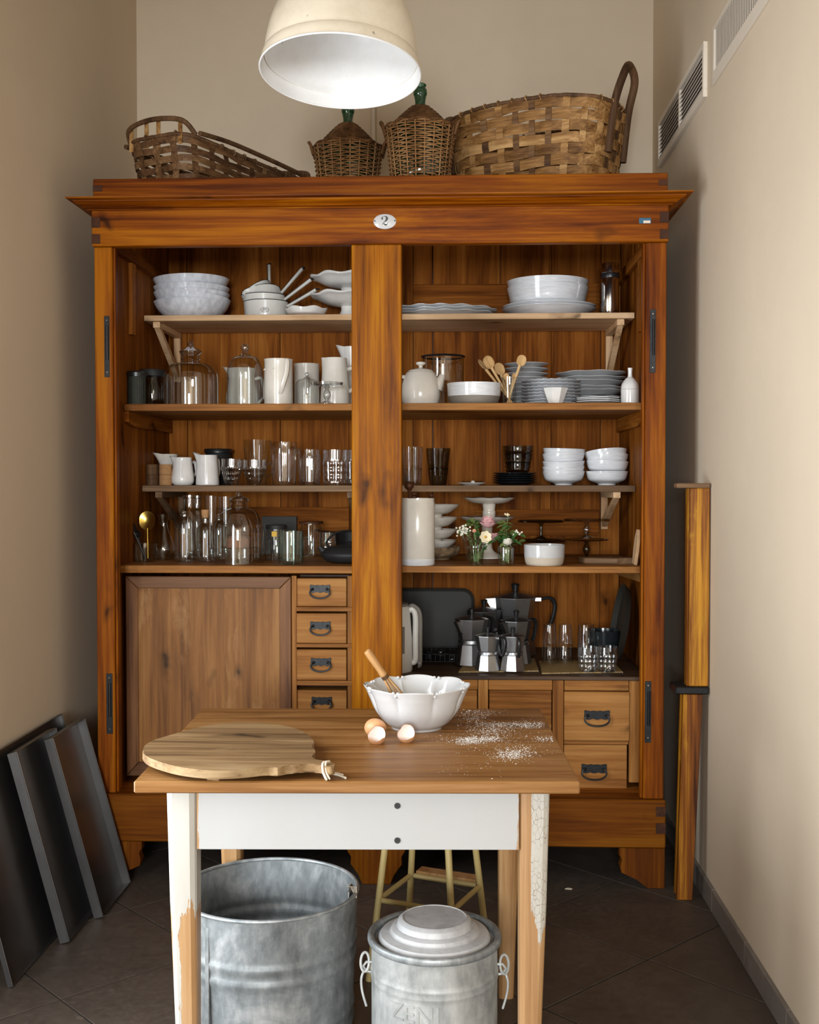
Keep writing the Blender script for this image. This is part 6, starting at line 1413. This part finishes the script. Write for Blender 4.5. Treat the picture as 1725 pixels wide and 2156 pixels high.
def cakestand(label, px, Y, z, r, hp, rf, tn, waves=10):
    t = thing('cake_stand', label, 'cake stand', (sx(px, Y), Y, z + .0005))
    part('foot', G().lathe([(0, .003)] + interp([(rf, 0), (rf * .98, .004), (rf * .8, .012), (tn * 1.1, .035), (tn, hp * .6), (tn * 1.12, hp - .004)], 5), 44).done('foot', 50), 'cream', t)
    part('plate', G().lathe([(tn * 1.1, hp - .004), (r * .55, hp), (r * .72, hp + .004), (r * .97, hp + .019), (r, hp + .022), (r * .98, hp + .0225), (r * .7, hp + .008), (0, hp + .005)], 80, lambda a, rr, zz: (rr * (1 + .012 * math.cos(waves * a) * max(0, (zz - hp) / .022)), zz + .001 * math.cos(waves * a) * max(0, (zz - hp) / .022))).done('plate', 45), 'cream', t)
hA = zat(1088, 4.58) - Z4 - .022
cakestand('cream pedestal cake stand, lower of two stacked behind flowers', 1026, 4.58, Z4, mx(59, 4.58), hA, mx(34, 4.58), .021)
cakestand('cream pedestal cake stand, upper of two stacked behind flowers', 1030, 4.58, Z4 + hA + .0065, mx(55, 4.58), zat(1048, 4.58) - (Z4 + hA + .0065) - .022, mx(17, 4.58), .024)
tumbler('tall ribbed glass vase standing behind the flower tumbler', 992, 4.40, Z4, mx(21, 4.40), H4(1122, 4.40), 'glass', 'glass_vase', .45, 10, .04, 'vase', None, .6)
# flowers
def vase(label, px, Y, r, h, gm, neck=None, water=.55):
    t = thing('flower_vase', label, 'vase', (sx(px, Y), Y, Z4 + .0005))
    if neck: p = [(0, .004), (r * .9, 0), (r, .006), (r, h * .80), (r * .96, h * .86), (r * neck, h * .92), (r * neck, h)]
    else: p = [(0, .005), (r * .72, 0), (r * .78, .006), (r * .94, h * .8), (r * .95, h * .82), (r * 1.05, h * .86), (r * 1.0, h * .92), (r * 1.03, h)]
    part('wall', G().lathe(p, 36, None if neck else (lambda a, rr, z: (rr * (1 + .02 * math.cos(12 * a) * (1 if z < h * .75 else 0)), z))).done('wall', 35), gm, t)
    part('water', G().lathe([(r * .70, .008), (r * .86, h * water), (0, h * water)], 28).done('water', 40), 'water', t)
vA, vB = (sx(1003, 4.19), 4.19), (sx(1066, 4.19), 4.19)
vase('ribbed tumbler vase holding the cream flower and white sprigs', 1003, 4.19, mx(18, 4.19), H4(1148, 4.19), 'glass_green', None, .7)
vase('small jar vase holding leafy stems and a white carnation', 1066, 4.19, mx(17, 4.19), H4(1145, 4.19), 'glass', .72, .6)
def petal(g, base, d, up, L, w, cup=.3, n=5):
    d = Vector(d).normalized(); up = Vector(up).normalized(); s = d.cross(up).normalized(); V = []
    for i in range(n + 1):
        t = i / n; ww = w * math.sin(PI * min(.98, .12 + t * .80)) ; c = Vector(base) + d * L * t + up * cup * L * t * t
        V.append([g.bm.verts.new(c - s * ww + up * ww * .35), g.bm.verts.new(c), g.bm.verts.new(c + s * ww + up * ww * .35)])
    for A, B in zip(V, V[1:]):
        for k in range(2): g.bm.faces.new((A[k], A[k + 1], B[k + 1], B[k]))
def flower(nm, label, base, head, mat, build, leaves=0, sr=.0013, cat='flower'):
    base, head = Vector(base), Vector(head)
    t = thing(nm, label, cat, base); h_ = head - base
    mid = Vector((h_.x * .25, h_.y * .25, h_.z * .6))
    part('stem', G().tube(interp([(0, 0, 0), tuple(mid), tuple(h_)], 5), sr, 5).done('stem'), 'stem', t)
    build(t, h_)
    rnd = random.Random(int(head.x * 9999) % 1000)
    for i in range(leaves):
        g = G(); f = .55 + .4 * i / max(1, leaves); p_ = Vector((h_.x * f * f, h_.y * f * f, h_.z * f)); a = rnd.uniform(PI, 2 * PI) if i % 3 else rnd.uniform(0, 2 * PI)
        petal(g, p_, (math.cos(a), math.sin(a) * .8, rnd.uniform(-.5, .6)), (0, 0, 1), rnd.uniform(.018, .034), rnd.uniform(.006, .010), rnd.uniform(-.4, .1))
        part('leaf', g.done('leaf', 60), 'leaf' if i % 2 else 'leaf2', t)
    return t
def daisy(mat, R_, face):
    def f(t, c):
        face_ = Vector(face).normalized(); s = face_.cross(Vector((0, 0, 1))).normalized(); u = s.cross(face_)
        for k in range(7):
            g = G(); a = 2 * PI * k / 7; d = s * math.cos(a) + u * math.sin(a)
            petal(g, c + face_ * .001, d, face_, R_, R_ * .52, .22); part('petal', g.done('petal', 60), mat, t)
        part('flower_centre', G().ball(tuple(c + face_ * .004), R_ * .22, 10, 7).done('flower_centre'), 'pollen', t)
    return f
def puff(mat, R_, n, layers=3, seed=1, open_=1.0):
    def f(t, c):
        rnd = random.Random(seed)
        for l in range(layers):
            for k in range(n):
                g = G(); a = 2 * PI * k / n + l * .5; el = (.1 + .42 * l) * open_
                d = Vector((math.cos(a) * math.cos(el), math.sin(a) * math.cos(el), math.sin(el)))
                petal(g, c, d, Vector((-math.cos(a) * .3, -math.sin(a) * .3, 1)), R_ * rnd.uniform(.85, 1.1), R_ * .5, .45 - .1 * l)
                part('petal', g.done('petal', 60), mat, t)
    return f
def sprig(mat, n, R_, seed):
    def f(t, c):
        rnd = random.Random(seed); g = G(); gs_ = G()
        for k in range(n):
            p_ = c + Vector((rnd.gauss(0, R_), rnd.gauss(0, R_ * .6), rnd.gauss(0, R_ * .7)))
            for j in range(5):
                a = 2 * PI * j / 5; petal(g, p_, (math.cos(a), -.5, math.sin(a)), (0, -1, .3), .0042, .0018, .2, 2)
            gs_.tube([c - Vector((0, 0, R_)), p_], .0005, 4)
        part('blossom', g.done('blossom', 60), mat, t, stuff=True); part('sprig_stems', gs_.done('sprig_stems'), 'stem', t)
    return f
def foliage(mats, n, spread, hgt, seed, L=(.018, .034)):
    def f(t, c):
        rnd = random.Random(seed)
        for k in range(n):
            g = G(); f_ = rnd.random(); p_ = c + Vector((rnd.gauss(0, spread), rnd.gauss(0, spread * .6) - .004, -hgt * f_))
            a = rnd.uniform(0, 2 * PI)
            petal(g, p_, (math.cos(a), math.sin(a) - .3, rnd.uniform(-.4, .9)), (0, -.5, 1), rnd.uniform(*L), rnd.uniform(.006, .011), rnd.uniform(-.3, .3), 4)
            part('leaf', g.done('leaf', 60), mats[k % len(mats)], t)
    return f
def vz(v, dx=0, dy=0): return (v[0] + dx, v[1] + dy, Z4 + .012)
flower('peony', 'pink peony bloom standing highest in the tumbler vase', vz(vA, .006, .006), at(1028, 1112, 4.205), 'pink', puff('pink', .038, 7, 3, 2), 4)
flower('peony', 'faded pink bloom drooping between the two small vases', vz(vA, .008, .002), at(1040, 1140, 4.205), 'pink', puff('pink', .028, 7, 3, 5), 2)
flower('cream_flower', 'open cream flower with yellow centre turned to the front', vz(vA, .004, -.006), at(1022, 1131, 4.165), 'creamp', daisy('creamp', .023, (.25, -1, .15)), 3)
flower('small_rosebud', 'small peach rosebud among the white sprigs', vz(vA, -.002, -.004), at(999, 1122, 4.175), 'peach', puff('peach', .013, 5, 3, 7), 2)
flower('white_sprig', 'airy spray of tiny white blossoms leaning toward the bowls', vz(vA, -.006, 0), at(977, 1117, 4.18), 'whitep', sprig('whitep', 48, .012, 3), 3)
flower('leafy_branch', 'dark green leafy branch rising from the tumbler vase', vz(vA, 0, .006), at(1000, 1098, 4.20), 'leaf', foliage(['leaf', 'leaf2'], 26, .015, .06, 4), 5, cat='branch')
flower('carnation', 'ruffled white carnation hanging over the jar vase rim', vz(vB, .002, -.008), at(1069, 1148, 4.155), 'whitep', puff('whitep', .023, 9, 4, 6, .8), 0)
flower('leafy_branch', 'bushy olive green branch in the jar vase', vz(vB, -.004, .004), at(1064, 1102, 4.19), 'leaf2', foliage(['leaf2', 'leaf', 'leaf2'], 46, .017, .075, 8), 5, cat='branch')
flower('leafy_branch', 'dark leaves spreading low over the jar vase', vz(vB, .002, .002), at(1066, 1134, 4.18), 'leaf', foliage(['leaf'], 22, .020, .02, 12, (.022, .04)), 2, cat='branch')
flower('white_sprig', 'thin sprig of white buds reaching beyond the jar vase', vz(vB, .008, 0), at(1092, 1121, 4.18), 'whitep', sprig('whitep', 10, .008, 9), 1)
flower('white_sprig', 'single pale bud sprig at the top of the jar vase', vz(vB, .0, .004), at(1070, 1084, 4.19), 'whitep', sprig('creamp', 6, .006, 13), 1)
twotone('white glazed bowl with bare sand-coloured lower half beside flowers', 1147, 4.205, Z4, mx(43, 4.205), H4(1147, 4.17), 0.86, 0.45, 'bowlwhite', 'bisque')
glass_stand('glass cake stand with twisted stem behind the sand-coloured bowl', 1140, 4.56, Z4, mx(52, 4.56), H4(1136, 4.56) - .008, .008, .55, 'glass_dark', 'glass_stand', False)
glass_stand('smaller smoked glass stand stacked above the twisted stem stand', 1140, 4.56, Z4 + H4(1136, 4.56) + .001, mx(50, 4.56), zat(1094, 4.56) - zat(1136, 4.56) - .012, .008, .4, 'glass_dark', 'glass_stand', False)
glass_stand('dark glass cake stand, lower of two near the shelf bracket', 1236, 4.54, Z4, mx(46, 4.54), H4(1134, 4.54) - .006, .006, .5, 'glass_dark', 'glass_stand', True)
glass_stand('fluted glass cake stand, upper of two near the shelf bracket', 1236, 4.54, Z4 + H4(1134, 4.54) + .003, mx(48, 4.54), zat(1092, 4.54) - zat(1134, 4.54) - .014, .010, .35, 'cut', 'glass_stand', True)
wb = single('serving_board', 'dark wooden serving board lying flat near the shelf end', 'board', G().prism([(-.10, -.05), (.02, -.06), (.06, -.03), (.10, -.028), (.10, .028), (.06, .03), (.02, .06), (-.10, .05), (-.12, 0)], 'xy', 0, .022, .004).done('serving_board', 30), 'old_x', (sx(1288, 4.30), 4.30, Z4 + .0005), -.1)
lw = single('curved_board', 'pale curved wooden board leaning on the cabinet side', 'board', G().prism([(0, 0), (.05, 0), (.062, .05), (.058, .10), (.040, .13), (.010, .13), (-.008, .10), (-.012, .05)], 'yz', -.006, .006, .002).done('curved_board', 30), 'pale_z', (sx(1340, 4.20), 4.20, Z4 + .001), (0, math.radians(6), 0))
# ================= the counter
def HC4(py, Y): return zat(py, Y) - ZCT
kt = thing('electric_kettle', 'white electric kettle with tall loop handle beside the centre post', 'kettle', (sx(829, 4.22), 4.22, ZCT + .0005))
r = mx(40, 4.22); h1 = HC4(1276, 4.22)
part('body', G().lathe([(0, 0), (r * .96, 0), (r, .006), (r * .98, h1 * .5), (r * .86, h1 * .96), (r * .8, h1), (0, h1)], 48).done('body', 45), 'plastic', kt)
part('lid', G().lathe([(r * .80, h1 + .0002), (r * .78, h1 + .010), (r * .4, h1 + .014), (0, h1 + .014)], 36).done('lid', 45), 'greyplastic', kt)
xh = mx(46, 4.22)
part('handle', G().tube(interp([(r * .80, 0, h1 * .93), (xh * .85, 0, h1 * .95), (xh, 0, h1 * .84), (xh, 0, h1 * .5), (xh, 0, h1 * .18), (xh * .9, 0, h1 * .13), (r * .96, 0, h1 * .13)], 6), .011, 12).done('handle'), 'plastic', kt)
part('handle_back', G().tube(interp([(r * .84, 0, h1 * .985), (xh * .92, 0, h1 * 1.0), (xh * 1.20, 0, h1 * .88), (xh * 1.22, 0, h1 * .5), (xh * 1.21, 0, h1 * .12), (xh * 1.12, 0, h1 * .08)], 6), .0085, 10).done('handle_back'), 'greyplastic', kt)
part('water_gauge', G().box(-.006, .006, -.002, .002, -.05, .05, .0015).done('water_gauge'), 'greyplastic', kt, (r * .55, -r * .80, h1 * .5), (0, 0, .6))
part('power_switch', G().lathe([(0, 0), (.007, 0), (.008, .003), (.006, .006), (0, .006)], 16).done('power_switch'), 'greyplastic', kt, (xh * 1.2, -.009, h1 * .13), (PI / 2, 0, 0))
def rrect(w, h, rad, n=6):
    P = []
    for cx, cz, a0 in ((w / 2 - rad, h - rad, 0), (-w / 2 + rad, h - rad, PI / 2), (-w / 2 + rad, rad, PI), (w / 2 - rad, rad, 1.5 * PI)):
        for k in range(n + 1): P.append((cx + rad * math.cos(a0 + PI / 2 * k / n), cz + rad * math.sin(a0 + PI / 2 * k / n)))
    return P
tr = thing('serving_tray', 'dark rounded rectangular tray leaning against the back', 'tray', (sx(890, 4.79), 4.765, ZCT + .001), (math.radians(-8), 0, 0))
Wt, Ht = mx(212, 4.8), HC4(1241, 4.8)
part('tray_face', G().prism(rrect(Wt, Ht, .045), 'xz', 0, .004).done('tray_face', None), 'darktray', tr)
P = rrect(Wt, Ht, .045)
part('tray_rim', G().tube([(x, -.008, z) for x, z in P], .0075, 6, True).done('tray_rim'), 'darktray', tr)
wb_ = thing('wire_basket', 'low black wire basket of black oddments before the tray', 'basket', (sx(928, 4.50), 4.50, ZCT + .0005))
W_, D_, Hh = mx(39, 4.5), .09, HC4(1377, 4.42)
for z in (.004, Hh):
    part('wire_frame', G().tube([(-W_, -D_, z), (W_, -D_, z), (W_, D_, z), (-W_, D_, z)], .0022, 6, True).done('wire_frame'), 'iron', wb_)
for k in range(9):
    x = -W_ + 2 * W_ * k / 8
    for y in (-D_, D_): part('wire', G().tube([(x, y, .004), (x, y, Hh)], .0013, 5).done('wire'), 'iron', wb_)
    part('wire', G().tube([(x, -D_, .004), (x, D_, .004)], .0013, 5).done('wire'), 'iron', wb_)
rnd = random.Random(3)
for k in range(9):
    single('black_disc', 'small glossy black disc lying in the low wire basket', 'disc', G().lathe([(0, 0), (.022, 0), (.025, .004), (.024, .008), (0, .010)], 20).done('black_disc', 40), 'black', (sx(928, 4.50) + ((k % 3) - 1) * .046, 4.50 + ((k // 3) - 1) * .052, ZCT + .008 + .012 * (k % 2)), (rnd.uniform(-.3, .3), rnd.uniform(-.3, .3), 0), 'black discs in the wire basket')
# woven mats
for lbl, c4_ in (('woven straw mat with frayed edge under the coffee pots', [(965, 1414), (1134, 1412), (1126, 1386), (985, 1388)]), ('woven straw mat under the drinking glasses', [(1142, 1417), (1312, 1414), (1290, 1391), (1135, 1391)])):
    P = [on(a, b, ZCT + .004) for a, b in c4_]; c = sum(P, Vector()) / 4; c.z = ZCT
    q = []
    for i in range(4):
        a, b = P[i], P[(i + 1) % 4]
        for k in range(10):
            f = k / 10; p_ = a + (b - a) * f; q.append((p_.x - c.x + random.uniform(-.0015, .0015), p_.y - c.y + random.uniform(-.0015, .0015)))
    mt_ = thing('straw_mat', lbl, 'mat', (c.x, c.y, ZCT + .0003))
    part('weave', G().prism(q, 'xy', 0, .004).done('weave', None), 'mat', mt_)
    g = G()
    for k in range(46):
        f = (k + random.random()) / 46; p_ = P[0] + (P[1] - P[0]) * f
        g.tube([(p_.x - c.x, p_.y - c.y + .002, .002), (p_.x - c.x + random.uniform(-.006, .006), p_.y - c.y - random.uniform(.003, .012), random.uniform(.001, .005))], .0008, 4)
    part('fringe', g.done('fringe'), 'string', mt_, stuff=True)
# moka pots
ZM = ZCT + .0045
def moka(label, px, Y, h, hang, mat='alu', knob=True):
    t = thing('moka_pot', label, 'coffee pot', (sx(px, Y), Y, ZM), hang)
    r = h * .30
    part('boiler', G().lathe([(0, 0), (r * .98, 0), (r, h * .012), (r * .80, h * .36), (r * .72, h * .37), (r * .72, h * .385)], 8).done('boiler', 20), mat, t)
    part('band', G().lathe([(r * .74, h * .386), (r * .80, h * .39), (r * .80, h * .44), (r * .76, h * .445), (r * .78, h * .45)], 32).done('band', 30), mat, t)
    part('collector', G().lathe([(r * .74, h * .451), (r * .76, h * .46), (r * 1.0, h * .80), (r * .96, h * .802), (r * .7, h * .5)], 8).done('collector', 20), mat, t)
    part('lid', G().lathe([(r * 1.02, h * .803), (r * 1.02, h * .812), (r * .55, h * .85), (r * .14, h * .875), (0, h * .878)], 8).done('lid', 20), mat, t)
    part('knob', G().lathe([(r * .10, h * .872), (r * .12, h * .90), (r * .20, h * .985), (r * .17, h), (0, h)], 12).done('knob', 40), 'black', t)
    part('spout', G().prism([(-r * .92, h * .80), (-r * 1.42, h * .79), (-r * 1.05, h * .60), (-r * .86, h * .56)], 'xz', -r * .14, r * .14, .001).done('spout', 30), mat, t)
    part('hinge', G().box(r * .92, r * 1.22, -r * .12, r * .12, h * .755, h * .81, .001).done('hinge'), mat, t)
    part('handle', G().tube(interp([(r * 1.16, 0, h * .785), (r * 1.62, 0, h * .80), (r * 1.86, 0, h * .70), (r * 1.72, 0, h * .48), (r * 1.55, 0, h * .38)], 5), [r * .10] * 6 + [r * .14] * 15, 10, flat=.75).done('handle'), 'black', t)
    return t
def HM(py, Y): return zat(py, Y) - ZM
o8 = PI / 8
moka('small aluminium coffee pot standing between two others on the mat', 1028, 4.225, HM(1320, 4.225), -.78)
moka('aluminium coffee pot with bright base, handle turned to the front', 1081, 4.225, HM(1320, 4.225), -1.35)
moka('large aluminium coffee pot beside the wire basket', 994, 4.36, HM(1280, 4.36), .8)
moka('large dull coffee pot behind the bright-based one', 1088, 4.40, HM(1284, 4.40), .78, 'aludark')
moka('dark mid-height coffee pot with knob in the middle row', 1020, 4.55, HM(1262, 4.55), 1.6, 'aludark')
moka('tallest coffee pot standing at the rear of the group', 1086, 4.62, HM(1228, 4.62), -.05)
# drinking glasses on the mat
for lbl, px, Y in (('tall upturned glass on the straw mat beside coffee pots', 1159, 4.40), ('tall upturned glass between its twin and the ribbed glasses', 1192, 4.40)):
    rr = mx(16, Y); h1 = HM(1312, Y)
    single('tall_glass', lbl, 'glass', G().lathe([(rr, 0), (rr * 1.0, .004), (rr * .95, h1 * .45), (rr * .90, h1 * .47), (rr * .93, h1 * .5), (rr * .80, h1 * .9), (rr * .74, h1 * .96), (rr * .74, h1), (0, h1 - .004)], 36, facet(10, .02)).done('tall_glass', 35), 'glass', (sx(px, Y), Y, ZM))
for lbl, z0, z1 in (('ribbed upturned glass, lower of two behind the cut tumblers', 0, .55), ('ribbed upturned glass, upper of two behind the cut tumblers', .45, 1.0)):
    Y = 4.38; rr = mx(17.5, Y); h1 = HM(1312, Y)
    single('ribbed_glass', lbl, 'glass', G().lathe([(rr, 0), (rr * .98, h1 * .1), (rr * .95, h1 * .4), (rr * .88, h1 * (z1 - z0) - .004), (rr * .84, h1 * (z1 - z0)), (0, h1 * (z1 - z0) - .003)], 48, facet(24, .02)).done('ribbed_glass', 35), 'glass', (sx(1236, Y), Y, ZM + h1 * z0))
cutcup('cut crystal tumbler on the straw mat, beside the ribbed glasses', 1240, 4.22, ZM, mx(21, 4.22), HM(1360, 4.22), .88, None, 'crystal_tumbler', 9)
cutcup('cut crystal tumbler at the mat edge, beside the black bowl', 1281, 4.215, ZM, mx(21, 4.215), HM(1359, 4.215), .88, None, 'crystal_tumbler', 9)
single('black_bowl', 'wide black bowl behind the crystal tumblers', 'bowl', bowl_me('black_bowl', mx(36, 4.48), HC4(1326, 4.44), foot=.6, belly=1.1), 'darkglaze', (sx(1272, 4.46), 4.46, ZCT + .0005))
rt = thing('round_tray', 'large dark round tray leaning against the cabinet side', 'tray', (IX1 - .075, 4.42, ZCT + .001), (0, math.radians(9), 0))
Rt = HC4(1228, 4.42) / 2 / .99
part('tray_face', G().lathe([(0, 0), (Rt * .86, 0), (Rt * .98, -.020), (Rt, -.020), (Rt * .88, .004), (0, .004)], 64, None, Matrix.Translation((0, 0, Rt)) @ Matrix.Rotation(PI / 2, 4, 'Y')).done('tray_face', 40), 'darktray', rt)
